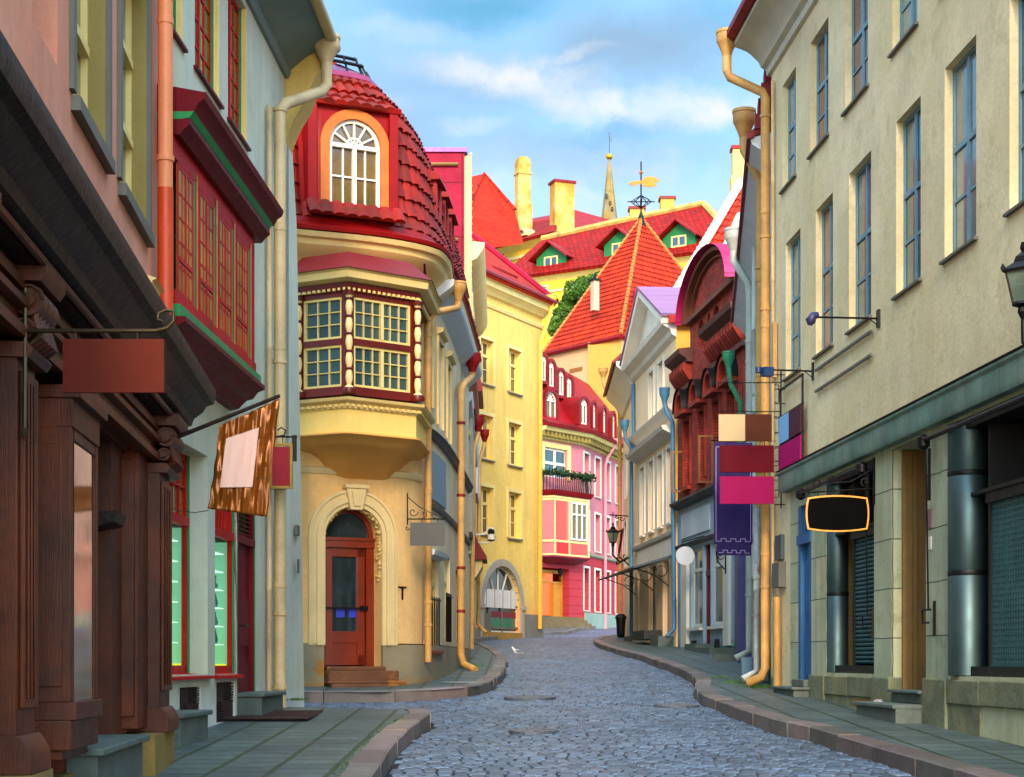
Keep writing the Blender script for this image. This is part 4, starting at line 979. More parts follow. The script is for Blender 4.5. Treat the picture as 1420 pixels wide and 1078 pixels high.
q = MB().box(F3, l0, l0+.12, dr[2]+.04, zt_-.02, a+.01, b-.01).box(F3, l1-.15, l1, dr[2]+.04, zt_-.02, a+.01, b-.01).box(F3, l0, l1, zt_-.18, zt_-.02, a+.01, b-.01).box(F3, l0, l1, dr[2]+.04, dr[2]+.22, a+.01, b-.01).box(F3, l0, l1, dr[2]+.42, dr[2]+.62, a+.012, b-.012).box(F3, l0+.12, l1-.15, dr[2]+.2, dr[2]+.45, a+.02, b-.03)
dl = part('door', q, DR, B, bevel=.006)
part('pane', MB().box(F3, l0+.1, l1-.12, dr[2]+.6, zt_-.15, a+.02, a+.03), GLASS, dl)
q = MB().box(F3, l0-.03, l1+.03, dr[2]+1.0, dr[2]+1.03, b, b+.03).box(F3, l1-.1, l1+.05, dr[2]+.97, dr[2]+1.06, b, b+.04)
part('handle', q, IRON, dl)
q = MB().box(F3, l0+.2, l0+.36, dr[2]+.86, dr[2]+1.0, a+.032, a+.036).box(F3, l1-.3, l1-.14, dr[2]+.86, dr[2]+1.0, a+.032, a+.036)
part('door_notice', q, mat('blue_paper', c(40, 60, 190), .6, var=.1), dl)
q = MB(); s0, s1_ = F3.U(452)-.0, F3.U(545)
q.box(F3, s0, s1_-.2, dr[2]-.05, dr[2]+.02, -.34, .1).box(F3, s0-.02, s1_-.06, dr[2]-.23, dr[2]-.05, -.3, .28).box(F3, s0-.04, s1_+.02, dr[2]-.27, dr[2]-.22, -.3, .34).box(F3, s0, s1_+.0, dr[2]-.6, dr[2]-.27, -.3, .42)
part('steps', q, mat('brown_stone_step', c(120, 74, 44), .7, var=.35, vs=2.5, bump=.35, stain=.7, stainc=c(160, 104, 40)), B, bevel=.015)
# side windows
for o in sw: win(B, F3, *o, WHITE, GLASSW, dep=.2, cols=2, rows=(.6,), sur=(CST, .08, .04, 1))
for o in gw:
    W = win(B, F3, *o, CREAM, GLASSW, dep=.15, cols=3, rows=(.7,), sill=(mat('rust_sill', c(150, 70, 40), .6, var=.3), .1, .05) if o is gw[0] else None)
    q = MB()
    for k in range(6): u = o[0]+(o[1]-o[0])*(k+.5)/6; q.tube([F3.m(u, .03, o[2]), F3.m(u, .03, o[2]+.95)], .012, 6)
    q.tube([F3.m(u, .04, o[2]+.9) for u in (o[0]-.02, o[1]+.02)], .018, 6); part('window_guard', q, IRON, W)
m = MB().mould(F3, gw[0][0]-.1, gw[0][1]+.1, [(0, gw[0][3]-.05), (.16, gw[0][3]+.0), (.18, gw[0][3]+.08), (0, gw[0][3]+.14)])
part('window_hood', m, GSOF, B)
a, b, z0, z1 = F3.rect(591, 616, 622, 690, 591)
part('blank_panel', MB().box(F3, a, b, z0, z1, .0, .04), mat('blue_grey_panel', c(120, 142, 152), .6, var=.08), B)
# anchor plate and wall details
a = F3.U(557)
part('wall_anchor', MB().box(F3, a-.08, a+.09, Z_(815.5, 28.7), Z_(813.7, 28.7), 0, .03).box(F3, a-.005, a+.018, Z_(832, 28.7), Z_(815, 28.7), 0, .025), IRON, B)
u5 = F3.U(584)
pipe(B, [F3.m(F3.U(604), .42, 8.22), F3.m(F3.U(604), .4, 8.05), F3.m(u5+.1, .2, 7.72), F3.m(u5, .13, 7.55), F3.m(u5, .13, rz(29)+.5), ], .062, YPIPE, hop=.9, bands=[F3.m(u5, .13, z) for z in (7.3, 4.6, 2.6, 2.2)])
u6 = F3.U(630)
pipe(B, [F3.m(F3.U(640), .24, 8.0), F3.m(F3.U(640), .22, 7.85), F3.m(u6+.2, .2, 7.35), F3.m(u6, .14, 7.2), F3.m(u6, .14, 1.7), F3.m(u6+.05, .2, 1.5), F3.m(u6-.2, .45, 1.38)], .075, YPIPE, hop=1.1, top=DKRED, bands=[F3.m(u6, .14, z) for z in (6.5, 5.0, 3.5, 2.6)])
# ------------------------------------------------------------------ narrow houses up the left side
GREYC = mat('grey_cream_plaster', c(190, 172, 140), .8, var=.2, vs=.8, streak=.2, bump=.1, dirt=c(120, 116, 104), dirtz=.6)
MAG = mat('magenta_sheet_metal', c(164, 4, 48), .6, var=.3, vs=1.2, bump=.12, bs=5, kind='seam', bw=1.6, bh=1.3, speck=.2, speckc=c(190, 60, 110), spec=.15)
F4 = FP((641, 39.7), (653, 54)); zt_ = Z_(213, 39.7)
B = thing('building', 'narrow cream house with a magenta metal clad gable wall behind the red mansard', 'building', (-1.6, 46, rz(46)))
ops = [(2.2+k*3.0, 3.3+k*3.0, z, z+1.7, .15) for k in range(4) for z in (5.4, 8.4)]+[(2+k*3.1, 3.4+k*3.1, 2.5, 4.3, .15) for k in range(4)]
part('wall', wall(MB(), F4, .02, F4.len, 0, zt_-.5, ops, D=5), GREYC, B)
for o in ops: win(B, F4, *o[:4], CREAM, GLASSW, dep=.13, cols=2, rows=(.6,), sur=(CST, .12, .06, 1))
part('cladding', MB().box(F4, -.08, .02, 7, zt_, -4.8, .05).box(F4, .02, .3, zt_-.6, zt_, -4.8, .05), MAG, B)
part('coping', MB().box(F4, -.14, .5, zt_, zt_+.1, -4.9, .12), mat('lilac_coping', c(120, 60, 130), .4, .3, var=.3), B)
part('snow_rail', MB().tube([F4.m(-.14, -4.5, zt_-.3), F4.m(-.14, -.1, zt_-.3)], .04, 6).tube([F4.m(-.14, -4.5, zt_-2.1), F4.m(-.14, -.1, zt_-2.1)], .04, 6), mat('brass_rail', c(150, 120, 60), .4, .5), B)
q = MB().box(F4, .02, .45, 9.5, zt_-.05, .05, .22)
for k in range(22): q.lathe(F4.m(.2+.1*(k%2), .2, 9.8+k*.19), [(.01, -.05), (.03, -.03), (.04, 0), (.03, .03), (.01, .05)], 7)
part('gable_ornament', q, CST, B)
part('cornice', MB().mould(F4, 0, F4.len, [(0, zt_-4.6), (.1, zt_-4.5), (.26, zt_-4.3), (.28, zt_-4.1), (0, zt_-4.0)]), DKRED, B)
part('soffit', MB().mould(F4, .5, F4.len, [(0, 7.75), (.22, 7.9), (.25, 8.1), (0, 8.1)]), GSOF, B)
part('bay_box', MB().box(F4, 3, 6.2, 4.9, 8.0, 0, .2), GREYC, B)
part('bay_roof', MB().mould(F4, 2.8, 6.4, [(0, 8.8), (.3, 8.1), (.3, 8.02), (0, 8.02)]), DKRED, B)
u6 = 5.8
pipe(B, [F4.m(u6, .32, 7.9), F4.m(u6, .3, 7.7), F4.m(u6-.6, .2, 7.3), F4.m(u6-.6, .15, 1.9)], .07, YPIPE, hop=1.2, top=DKRED)
F4b = FP((653, 54), (661, 66.8))
B = thing('building', 'cream house with a dark red porch roof just left of the tall yellow house', 'building', (-1.6, 60, rz(60)))
ops = [(1.2+k*3.0, 2.4+k*3.0, z, z+1.7, .15) for k in range(4) for z in (6.0, 9.0, 12)]+[(1+k*3.1, 2.6+k*3.1, 2.9, 4.9, .15) for k in range(4)]
part('wall', wall(MB(), F4b, .02, F4b.len, 0, 15.2, ops, D=5), GREYC, B)
for o in ops: win(B, F4b, *o[:4], WHITE, GLASS, dep=.13, cols=2, rows=(.6,), sur=(CST, .12, .05))
part('cornice', MB().mould(F4b, 0, F4b.len, [(0, 14.6), (.2, 14.7), (.4, 15.0), (.45, 15.2), (0, 15.25)]), CST, B)
part('bay_box', MB().box(F4b, 1.6, 5.2, 7.2, 10.6, 0, .2), GSOF, B)
part('bay_roof', MB().mould(F4b, 1.4, 5.4, [(0, 12.0), (.25, 11.2), (.36, 10.75), (.36, 10.6), (0, 10.6)]), DKRED, B)
part('porch', MB().mould(F4b, 2.0, 4.2, [(0, 4.3), (.2, 4.5), (.35, 4.8), (.35, 5.0), (0, 5.0)]), CST, B)
part('porch_roof', MB().mould(F4b, 1.8, 4.4, [(0, 6.2), (.2, 5.6), (.5, 5.1), (.5, 5.0), (0, 5.0)]), DKRED, B)
pipe(B, [F4b.m(6.5, .38, 9.6), F4b.m(6.5, .36, 9.4), F4b.m(5.9, .2, 8.8), F4b.m(5.9, .15, 2.9), F4b.m(5.8, .45, 2.6)], .07, YPIPE, hop=1.2, top=DKRED)
# ------------------------------------------------------------------ tall yellow house
YEL = mat('yellow_plaster', c(242, 204, 104), .85, var=.2, vs=.35, tint=c(236, 190, 92), streak=.25, stain=.15, stainc=c(200, 150, 70), bump=.06, bs=8, dirt=c(228, 150, 90), dirtz=2.4)
GREYP = mat('grey_plinth', c(122, 116, 104), .85, var=.2, bump=.2)
F5 = FP((640, 67), (752, 73.6)); zb_ = Z_(404, F5.m(F5.U(650), 0, 0).y)
B = thing('building', 'tall plain yellow house with an arched green shop window', 'building', (0, 70, rz(70)))
cols5 = [(665.5, 683.5), (704.5, 722)]
rws = [(472, 534), (479, 540), (578, 636), (584, 643), (675, 741), (682, 748)]
zz = [(Z_(533, 69.0), Z_(472, 69.0)), (Z_(637, 69.0), Z_(577, 69.0)), (Z_(741, 69.0), Z_(676, 69.0))]
ops = []
for k, (p0, p1) in enumerate(cols5):
    for (z0, z1) in zz: ops.append((F5.U(p0), F5.U(p1), z0, z1, .28))
ar = (F5.U(669), F5.U(721), Z_(878, 71), Z_(787, 71))
part('wall', wall(MB(), F5, 0, F5.len, 1, 17.35, ops+[ar+(.26, True)], D=9), YEL, B)
for o in ops: win(B, F5, *o[:4], CREAM, [GLASSW, GLASSW, GLASS, glass('curtained_glass', c(190, 170, 130), .15) if 'curtained_glass' not in bpy.data.materials else bpy.data.materials['curtained_glass']], dep=.28, cols=2, rows=(.66,), fw=.1, bw=.06, sur=(CREAM, .14, .05), sill=(GREYP, .1, .06), muntin=(2, 3, .02))
uc, r = (ar[0]+ar[1])/2, (ar[1]-ar[0])/2; zs = ar[3]-r
part('arch_surround', MB().arc(F5, uc, zs, r, r+.3, -.26, .08, n=22).box(F5, ar[0]-.28, ar[0], ar[2]-.3, zs, 0, .08).box(F5, ar[1], ar[1]+.28, ar[2]-.3, zs, 0, .08).box(F5, ar[0]-.36, ar[0]+.0, zs-.1, zs+.08, 0, .14).box(F5, ar[1], ar[1]+.36, zs-.1, zs+.08, 0, .14), mat('grey_arch_stone', c(168, 158, 142), .8, var=.15, bump=.1), B)
W = win(B, F5, ar[0], ar[1], ar[2], ar[3], WHITE, GLASS, dep=.22, cols=1, rows=(.45,), arch=True, fw=.08, name='shop_window')
part('fan_bars', MB().box(F5, ar[0], ar[1], zs-.05, zs+.05, -.17, -.12).box(F5, uc-1.0, uc+1.0, zs+.6, zs+.66, -.17, -.12), WHITE, W)
part('blank_sign', MB().box(F5, ar[0]+.2, ar[1]-.25, zs-.05, zs+.72, -.12, -.09), mat('white_sign_board', c(225, 220, 215), .6), W)
q = MB()
for k in range(4): q.box(F5, ar[0]+.2+k*(2*r-.45)/4+.3, ar[0]+.23+k*(2*r-.45)/4+.3, zs-.05, zs+.72, -.09, -.08)
part('sign_divider', q, GSUR, W)
part('green_pane', MB().box(F5, ar[0]+.95, ar[1]-.1, ar[2]+.25, zs-.3, -.2, -.17), glass('green_shop_glass', c(14, 120, 78), .1, var=.3), W)
part('red_band', MB().box(F5, ar[0]+.95, ar[1]-.1, zs-.45, zs-.2, -.165, -.15), mat('red_band', c(130, 20, 40), .6), W)
part('glazing_bars', MB().box(F5, uc+.25, uc+.33, ar[2], zs, -.17, -.12).box(F5, ar[0]+.85, ar[0]+.97, ar[2], zs, -.2, -.1).box(F5, ar[0]+.9, ar[1], ar[2]+1.1, ar[2]+1.16, -.15, -.1).box(F5, ar[0]+.9, ar[1], ar[2]+.15, ar[2]+.25, -.2, -.1).box(F5, ar[0], ar[0]+.1, ar[2], zs, -.2, -.1).box(F5, ar[0], ar[0]+.9, ar[2], ar[2]+.8, -.2, -.15), GSUR, W)
part('step', MB().box(F5, ar[0]-.1, ar[1]-.3, ar[2]-.6, ar[2], -.4, .3), mat('ochre_step', c(170, 130, 50), .8, var=.3, bump=.3), B)
part('plinth', MB().box(F5, 0, ar[0]-.3, 1, Z_(855, 69), -.1, .06).box(F5, ar[1]+.3, F5.len, 1, Z_(852, 72), -.1, .06), GREYP, B)
part('cornice', MB().mould(F5, 0, F5.len, [(0, 16.3), (.06, 16.3), (.1, 16.42), (0, 16.5)]).mould(F5, -.2, F5.len, [(0, 16.75), (.15, 16.8), (.25, 16.95), (.4, 17.05), (.42, 17.25), (.55, 17.3), (.6, 17.45), (0, 17.5)]), CREAM, B)
e0, e1 = F5.m(-2, .65, 17.4), F5.m(F5.len+.1, .65, 17.4)
rp = P(652, 326, 77.5); rl = Vector((rp.x-7, rp.y-2.5, rp.z))
roof5 = part('roof', MB().slab([e0, e1, rp, rl], .15), mat('far_orange_roof', c(206, 44, 6), .75, var=.3, vs=.5, spec=.2, kind='brick', c2=c(176, 30, 4), mortar=c(110, 18, 4), bw=.5, bh=.3, ms=.02, bump=.15), B)
part('roof_side', MB().face([e1, F5.m(F5.len+.1, -8, 17.4), rp]), bpy.data.materials['far_orange_roof'], roof5)
part('verge', MB().tube([e1+Vector((0, 0, .1)), rp+Vector((0, 0, .1))], .14, 6), MAG, roof5)
part('eave_metal', MB().mould(F5, -.5, F5.len+.2, [(.5, 17.5), (.7, 17.4), (.7, 17.5), (.3, 17.75)]), DKRED, roof5)
Fd = FP((685, 71.4), (706, 72.6)); z0, z1 = Z_(418, 72), Z_(386, 72)
dm = part('dormer', MB().box(Fd, -.2, 0, z0-.4, z1+.1, -2.5, 0).box(Fd, Fd.len, Fd.len+.2, z0-.4, z1+.1, -2.5, 0).box(Fd, -.2, Fd.len+.2, z1, z1+.2, -2.5, 0).mould(Fd, -.4, Fd.len+.4, [(.25, z1+.2), (.25, z1+.28), (-3, z1+1.0), (-3, z1+.2)]), REDM, B)
win(dm, Fd, 0, Fd.len, z0, z1, CREAM, GLASSW, dep=.1, cols=2, rows=(.5,), fw=.1)
pipe(B, [F5.m(F5.len-.1, .5, 17.3), F5.m(F5.len-.2, .45, 16.8), F5.m(F5.len-.6, .2, 15.6), F5.m(F5.len-.55, .15, 3)], .1, mat('yellow_pipe', c(226, 176, 60), .5), hop=1.3)
# ------------------------------------------------------------------ pink house with the balcony
PK = mat('pink_house_plaster', c(206, 116, 124), .85, var=.12, vs=.3, tint=c(212, 134, 136), bump=.08, streak=.25, stain=.12, stainc=c(180, 100, 110))
PKR = mat('hot_pink_rendered_base', c(184, 46, 56), .85, kind='brick', c2=c(176, 50, 62), mortar=c(150, 24, 50), bw=40, bh=.48, ms=.02, wob=0, var=.12, vs=.4, bump=.08)
PKB = mat('grey_green_base', c(150, 168, 150), .85, var=.2, bump=.1)
SAL = mat('salmon_panel', c(206, 84, 72), .7, var=.1)
F6a = FP((744, 92.5), (808, 96)); F6b = FP((808, 96), (868, 105.2)); zc = Z_(606, 96)
B = thing('building', 'pink house with a wooden oriel, an iron balcony and a crimson dormered mansard', 'building', (3, 97, rz(97)))
wy = [(628, 682), (708, 761), (787, 846)]
zr = [(Z_(683, 96.5), Z_(629, 96.5)), (Z_(761, 96.5), Z_(709, 96.5)), (Z_(846, 96.5), Z_(788, 96.5))]
cb = [(808.5, 816), (824, 831.5), (839, 845), (852.5, 858)]
opb = [(F6b.U(a)+.15, F6b.U(b_)+.1, z0, z1, .35) for a, b_ in cb for z0, z1 in zr]
zst = Z_(768, 96)
for F_, nm in ((F6a, 0), (F6b, 1)):
    op = opb if nm else [F6a.rect(752, 784, 622, 662, 768)+(.15,), F6a.rect(750, 789, 788, 858, 770)+(.6,)]
    hi = [o for o in op if o[2] > zst-.3]; lo = [o for o in op if o[2] <= zst-.3]
    part('wall', wall(MB(), F_, 0, F_.len, zst, zc, hi, D=8), PK, B)
    part('lower_wall', wall(MB(), F_, 0, F_.len, 2.0, zst, lo, D=8), PKR, B)
    for o in op:
        if nm: win(B, F_, *o[:4], WHITE, glass('green_shaded_glass', c(30, 90, 62), .1) if o[2] <= zst-.3 and o[0] < 4 else GLASS, dep=.34, cols=2, rows=(.6,), fw=.09, sur=(WHITE, .13, .05), sill=(WHITE, .1, .06))
part('base', MB().box(F6b, .3, F6b.len, 1.6, zr[2][0]-.15, 0, .12), PKB, B)
part('string_course', MB().mould(F6b, 0, F6b.len, [(0, zst-.12), (.12, zst-.05), (.14, zst+.08), (0, zst+.12)]), mat('sage_moulding', c(160, 158, 130), .7), B)
FA = Fr([F6a.p[0], F6a.p[1], F6b.p[1]])
part('cornice', MB().mould(FA, 0, FA.len, [(0, zc-.55), (.15, zc-.5), (.2, zc-.2), (.6, zc-.1), (.7, zc+.1), (0, zc+.15)]), CREAM, B)
q = MB(); us = 0
while us < FA.len: q.box(FA, us, us+.16, zc-.42, zc-.12, .15, .5); us += .36
part('cornice_brackets', q, mat('olive_bracket', c(150, 130, 60), .7), B)
part('gutter', MB().mould(FA, 0, FA.len, [(0, zc+.12), (.8, zc+.1), (.85, zc+.3), (.3, zc+.55), (0, zc+.55)]), DKRED, B)
CRM = mat('crimson_mansard_metal', c(168, 8, 24), .5, var=.25, vs=.4, spec=.25, kind='seam', bw=.6, bh=2.0, bump=.1)
pr = [(.3, zc+.5), (-.4, zc+1.4), (-1.3, zc+3.2), (-2.6, zc+4.8), (-8, zc+5.4), (-8, zc+.5)]
part('mansard_roof', MB().mould(FA, -1.5, FA.len+.5, pr), CRM, B)
def rdormer(F_, uc, z0, w_, h_, d0, dep_):
    m = MB(); r_ = w_/2+.18; zs_ = z0+h_-w_/2
    for a0 in range(0, 180, 18):
        q0 = (uc+r_*math.cos(R(a0)), zs_+r_*math.sin(R(a0))); q1 = (uc+r_*math.cos(R(a0+18)), zs_+r_*math.sin(R(a0+18)))
        m.sheet(F_, [[(q0[0], d0+.1, q0[1]), (q1[0], d0+.1, q1[1]), (q1[0], d0-dep_, q1[1]), (q0[0], d0-dep_, q0[1])]])
    m.arc(F_, uc, zs_, w_/2, r_, d0-.1, d0+.1, n=10)
    m.box(F_, uc-r_, uc-w_/2, z0-.1, zs_, d0-dep_, d0+.1).box(F_, uc+w_/2, uc+r_, z0-.1, zs_, d0-dep_, d0+.1).box(F_, uc-r_, uc+r_, z0-.2, z0-.02, d0-dep_, d0+.12)
    D_ = part('round_dormer', m, DKRED, B, smooth=40)
    win(D_, F_, uc-w_/2, uc+w_/2, z0, z0+h_, WHITE, GLASSW, d=d0, dep=.08, cols=2, rows=(), arch=True, fw=.08)
a, b = F6a.U(750), F6a.U(773)
rdormer(F6a, (a+b)/2, Z_(583, 94), 1.0, 1.5, .1, 2.5)
for px, pb in ((798, 588), (812, 591), (826, 598), (839, 605)): rdormer(FA, F6a.len+F6b.U(px) if px > 808 else F6a.U(px), Z_(pb, 95+max(0, px-808)*.15), .7, 1.45, .5, 2.5)
for px, pb in ((765, 534), (776, 540), (790, 549), (801, 556)): rdormer(FA, F6a.U(px), Z_(pb, 95.5), .6, 1.4, -.6, 2.5)
# oriel and balcony
a, b = F6a.U(746), F6a.U(806); FOa = Fr([F6a.m(a, 0, 0).xy, F6a.m(a+.3, .9, 0).xy, F6a.m(b-.5, .9, 0).xy, F6a.m(b, 0, 0).xy])
o0, o1, o2, o3 = Z_(775, 95), Z_(768, 95), Z_(754, 95), Z_(700, 95)
part('oriel', MB().mould(FOa, 0, FOa.len, [(-.4, o0), (.0, o0), (.0, Z_(692, 95)), (-.4, Z_(692, 95))]), mat('salmon_oriel', c(204, 112, 104), .8, var=.1), B)
q = MB()
for z in (o0+.02, o2-.08, o3-.0, Z_(694, 95)-.1): q.mould(FOa, 0, FOa.len, [(-.05, z), (.04, z), (.04, z+.12), (-.05, z+.12)])
for uu in (FOa.u[1], FOa.u[1]+(FOa.u[2]-FOa.u[1])*.4, FOa.u[2]-.15, FOa.len-.12): q.box(FOa, uu, uu+.13, o0, Z_(692, 95), -.02, .035)
part('oriel_trim', q, CREAM, B)
part('oriel_underside', MB().mould(FOa, 0, FOa.len, [(-.7, o0-.35), (-.4, o0-.3), (.06, o0-.05), (.06, o0+.04), (-.4, o0)]), mat('crimson_underside', c(150, 20, 50), .6), B)
Fq = Fr([FOa.p[1], FOa.p[2]])
for x0, x1, z0, z1 in ((.08, .42, .1, .9), (.5, .95, .1, .9)): part('panel', MB().box(Fq, Fq.len*x0, Fq.len*x1, o0+.1, o2-.12, -.02, .03), SAL if x0 > .1 else mat('red_panel', c(214, 40, 40), .7), B)
part('panel', MB().box(Fq, Fq.len*.06, Fq.len*.34, o2+.05, o3-.02, -.02, .03), SAL, B)
win(B, Fq, Fq.len*.46, Fq.len*.92, o2+.1, o3+.0, WHITE, GLASSW, d=.06, dep=.05, cols=3, rows=(.68,), fw=.09, bw=.05)
part('balcony_slab', MB().mould(FOa, 0, FOa.len, [(-.8, Z_(693, 95)), (.1, Z_(693, 95)), (.2, Z_(690, 95)), (.25, Z_(686, 95)), (-.8, Z_(686, 95))]), DKRED, B)
q = MB(); us = 0
while us < FOa.len: q.tube([FOa.m(us, .1, Z_(686, 95)), FOa.m(us, .14, Z_(676, 95)), FOa.m(us, .1, Z_(664, 95))], .028, 5); us += .17
q.mould(FOa, 0, FOa.len, [(.05, Z_(666, 95)), (.18, Z_(666, 95)), (.18, Z_(662, 95)), (.05, Z_(662, 95))])
part('balcony_railing', q, IRON, B)
q = MB(); random.seed(5)
for k in range(700):
    u = random.uniform(.1, FOa.len); p = FOa.m(u, random.uniform(-.05, .35), Z_(663, 95)+random.uniform(-.25, .3)*random.random())
    d1 = Vector([random.uniform(-1, 1) for _ in range(3)])*.1; d2 = Vector([random.uniform(-1, 1) for _ in range(3)])*.08
    q.face([p-d1, p+d2, p+d1, p-d2])
part('balcony_plants', q, mat('balcony_foliage', c(40, 78, 22), .8, var=.5, vs=6), B, smooth=0)
a, b, z0, z1 = F6a.rect(754, 786, 622, 664, 768); win(B, F6a, a, b, z0, z1, WHITE, GLASSB, dep=.12, cols=2, rows=(.5,), fw=.14, bw=.08, sur=(CREAM, .3, .08))
a, b, z0, z1 = F6a.rect(750, 789, 790, 856, 770)
OCW = mat('ochre_wood', c(206, 140, 44), .5, var=.2, streak=.2)
q = MB().box(F6a, a, a+.12, z0, z1, -.6, -.45).box(F6a, b-.12, b, z0, z1, -.6, -.45).box(F6a, a, b, z1-.2, z1, -.6, -.45).box(F6a, a, b, z1-.75, z1-.65, -.6, -.45).box(F6a, b-.85, b-.1, z0, z1-.7, -.6, -.5).box(F6a, a+.55, a+.66, z0, z1-.7, -.6, -.45).box(F6a, b-.9, b-.8, z0, z1-.7, -.6, -.42)
D_ = part('door', q, OCW, B)
part('pane', MB().box(F6a, a+.1, b-.8, z0+.1, z1-.15, -.6, -.57), mat('warm_lit_glass', c(160, 50, 14), .1, var=.4, vs=3, emit=c(255, 120, 30), es=.35), D_)
part('lantern', MB().lathe(P(777, 800, 94.2), [(.01, .5), (.12, .42), (.16, .4), (.1, .05), (.02, 0)], 8), IRON, B)
q = MB()
for k in range(3): q.box(F6a, a-.3-.2*k, b+.9-.1*k, 1.5, z0-.18*k+.02, -.6, .4+.35*k)
part('steps', q, mat('ochre_stone_steps', c(128, 104, 66), .8, var=.3, bump=.2), B)
pipe(B, [F6b.m(F6b.U(838), .7, zc+.1), F6b.m(F6b.U(836), .3, zc-.7), F6b.m(F6b.U(836), .15, zc-1.2), F6b.m(F6b.U(836), .15, 3.2)], .1, mat('pink_pipe', c(222, 140, 150), .5), hop=1)
# ------------------------------------------------------------------ square gate tower
TW = mat('pink_tower_plaster', c(226, 168, 112), .85, var=.15, vs=.3, tint=c(206, 150, 120), streak=.12, bump=.2, bs=4, stain=.25, stainc=c(176, 140, 120))
TWY = mat('yellow_tower_plaster', c(214, 156, 66), .85, var=.15, vs=.3, bump=.15, stain=.2, stainc=c(190, 130, 70))
C0 = Vector((X_(862, 108), 108)); CL = Vector((X_(758, 114.2), 114.2)); CRt = Vector((X_(1040, 117.5), 117.5)); CB = CL+CRt-C0
Ft = Fr([CL, C0]); Fu = Fr([C0, CRt]); ze = Z_(466, 108)
B = thing('gate_tower', 'square gate tower with a steep orange pyramid roof and pale ridge tiles', 'tower', ((CL.x+CRt.x)/2, (CL.y+CRt.y)/2, rz(112)))
part('wall', MB().box(Ft, 0, Ft.len, 2, ze, -3, 0), TW, B); part('wall', MB().box(Fu, .001, Fu.len, 2, ze, -3, .0), TWY, B)
q = MB()
for px, py, w_, h_ in ((826, 516, .35, .9), (799, 513, 1.3, .25), (817, 536, 1.6, .22)):
    u, z = Ft.uv(px, py); q.box(Ft, u-w_/2, u+w_/2, z-h_/2, z+h_/2, -.01, .06 if w_ > 1 else .01)
part('slit_window', q, mat('tower_recess', c(150, 90, 40), .9), B)
ap = P(889, 304, 115.5); cen = Vector(((CL.x+CRt.x)/2, (CL.y+CRt.y)/2, 0)); ap.x = X_(889, 115.5)
ov = lambda p: Vector((*(cen.xy+(p-cen.xy)*1.035), ze))
E = [ov(CL), ov(C0), ov(CRt), ov(CB)]
def tri(a, b, top):
    l = (b-a).length; hgt_ = (top-(a+b)/2).length
    def f(u, v):
        t = min(1, v/hgt_); p = a.lerp(b, u/l); mid = a.lerp(top, t); mb_ = b.lerp(top, t)
        x = (u/l); return mid.lerp(mb_, x)
    return f, l, hgt_
TOR = mat('tower_roof_tile', c(206, 50, 6), .7, var=.3, vs=.6, spec=.2, kind='tile', c2=c(120, 24, 6), tw=.3, bump=.15)
q = MB()
def pyr(a, b, top, tw_, th_, amp):
    e = (b-a).normalized(); l = (b-a).length; nn = e.cross(top-a).normalized(); 
    if nn.z < 0: nn = -nn
    up = nn.cross(e); up = up if up.z > 0 else -up
    H = (top-a).dot(up); xt = (top-a).dot(e)
    nv = int(H/th_)
    for j in range(nv+1):
        v0, v1 = j*th_, min(H, (j+1)*th_+.02)
        if v0 >= H: break
        xl, xr = xt*v0/H, l-(l-xt)*v0/H; i = int(xl/tw_)
        while i*tw_ < xr:
            jj = random.random()*.3*amp
            for k in range(4):
                x0, x1 = (i+k/4)*tw_, (i+(k+1)/4)*tw_
                if x1 <= xl or x0 >= xr: continue
                x0, x1 = max(x0, xl), min(x1, xr)
                h0 = amp*(.5-.5*math.cos(2*PI*x0/tw_)); h1 = amp*(.5-.5*math.cos(2*PI*x1/tw_)); lf = amp*.9+jj
                q.face([a+e*x0+up*v0+nn*(h0+lf), a+e*x1+up*v0+nn*(h1+lf), a+e*x1+up*v1+nn*h1, a+e*x0+up*v1+nn*h0], [(x0, j), (x1, j), (x1, j+.98), (x0, j+.98)])
            i += 1
pyr(E[0], E[1], ap, .3, .42, .06); pyr(E[1], E[2], ap, .3, .42, .06)
q.face([E[2], E[3], ap]); q.face([E[3], E[0], ap])
rf = part('roof', q, TOR, B, smooth=0)
part('roof_core', MB().face([E[0], E[1], ap-Vector((0, 0, .05))]).face([E[1], E[2], ap-Vector((0, 0, .05))]).face([E[0], E[1], E[2], E[3]]), bpy.data.materials['tower_roof_tile'], rf)
HIP = mat('pale_hip_tile', c(206, 124, 48), .6, var=.4, vs=3, bump=.3)
q = MB()
for k in (0, 1, 2):
    a = E[k]; nseg = 34
    for i in range(nseg):
        p0 = a.lerp(ap, i/nseg); p1 = a.lerp(ap, (i+1)/nseg+.003); q.tube([p0+Vector((0, 0, .1)), p1+Vector((0, 0, .05))], [.15, .12], 6)
part('hip_tiles', q, HIP, rf)
q = MB(); q.tube([E[0]+Vector((0, 0, -.1)), E[1]+Vector((0, 0, -.1))], .15, 6).tube([E[1]+Vector((0, 0, -.1)), E[2]+Vector((0, 0, -.1))], .15, 6); part('eave', q, DKRED, B)
part('lean_to_roof', MB().slab([P(880, 468, 107.2), P(960, 472, 108), P(960, 400, 110.5), P(880, 400, 110)], .3), MAG, B)
ch = MB(); c0 = P(825, 426, 110.6); ch.wbox(c0.x, c0.y, c0.z+.75, .42, .42, 2.0, .5); part('chimney', ch, mat('pale_chimney', c(190, 168, 138), .8), B)
q = MB().wbox(c0.x, c0.y, c0.z+1.78, .64, .64, .1, .5); q.lathe(c0+Vector((0, 0, 1.8)), [(.15, 0), (.1, .15), (.12, .28), (.04, .42), (.01, .5)], 8); part('chimney_cap', q, IRON, B)
q = MB(); o = ap; s_ = 115.5/FX
q.lathe(o, [(.35, -.5), (.2, .1), (.06, .5), (.05, 4.0), (.02, 4.0)], 10)
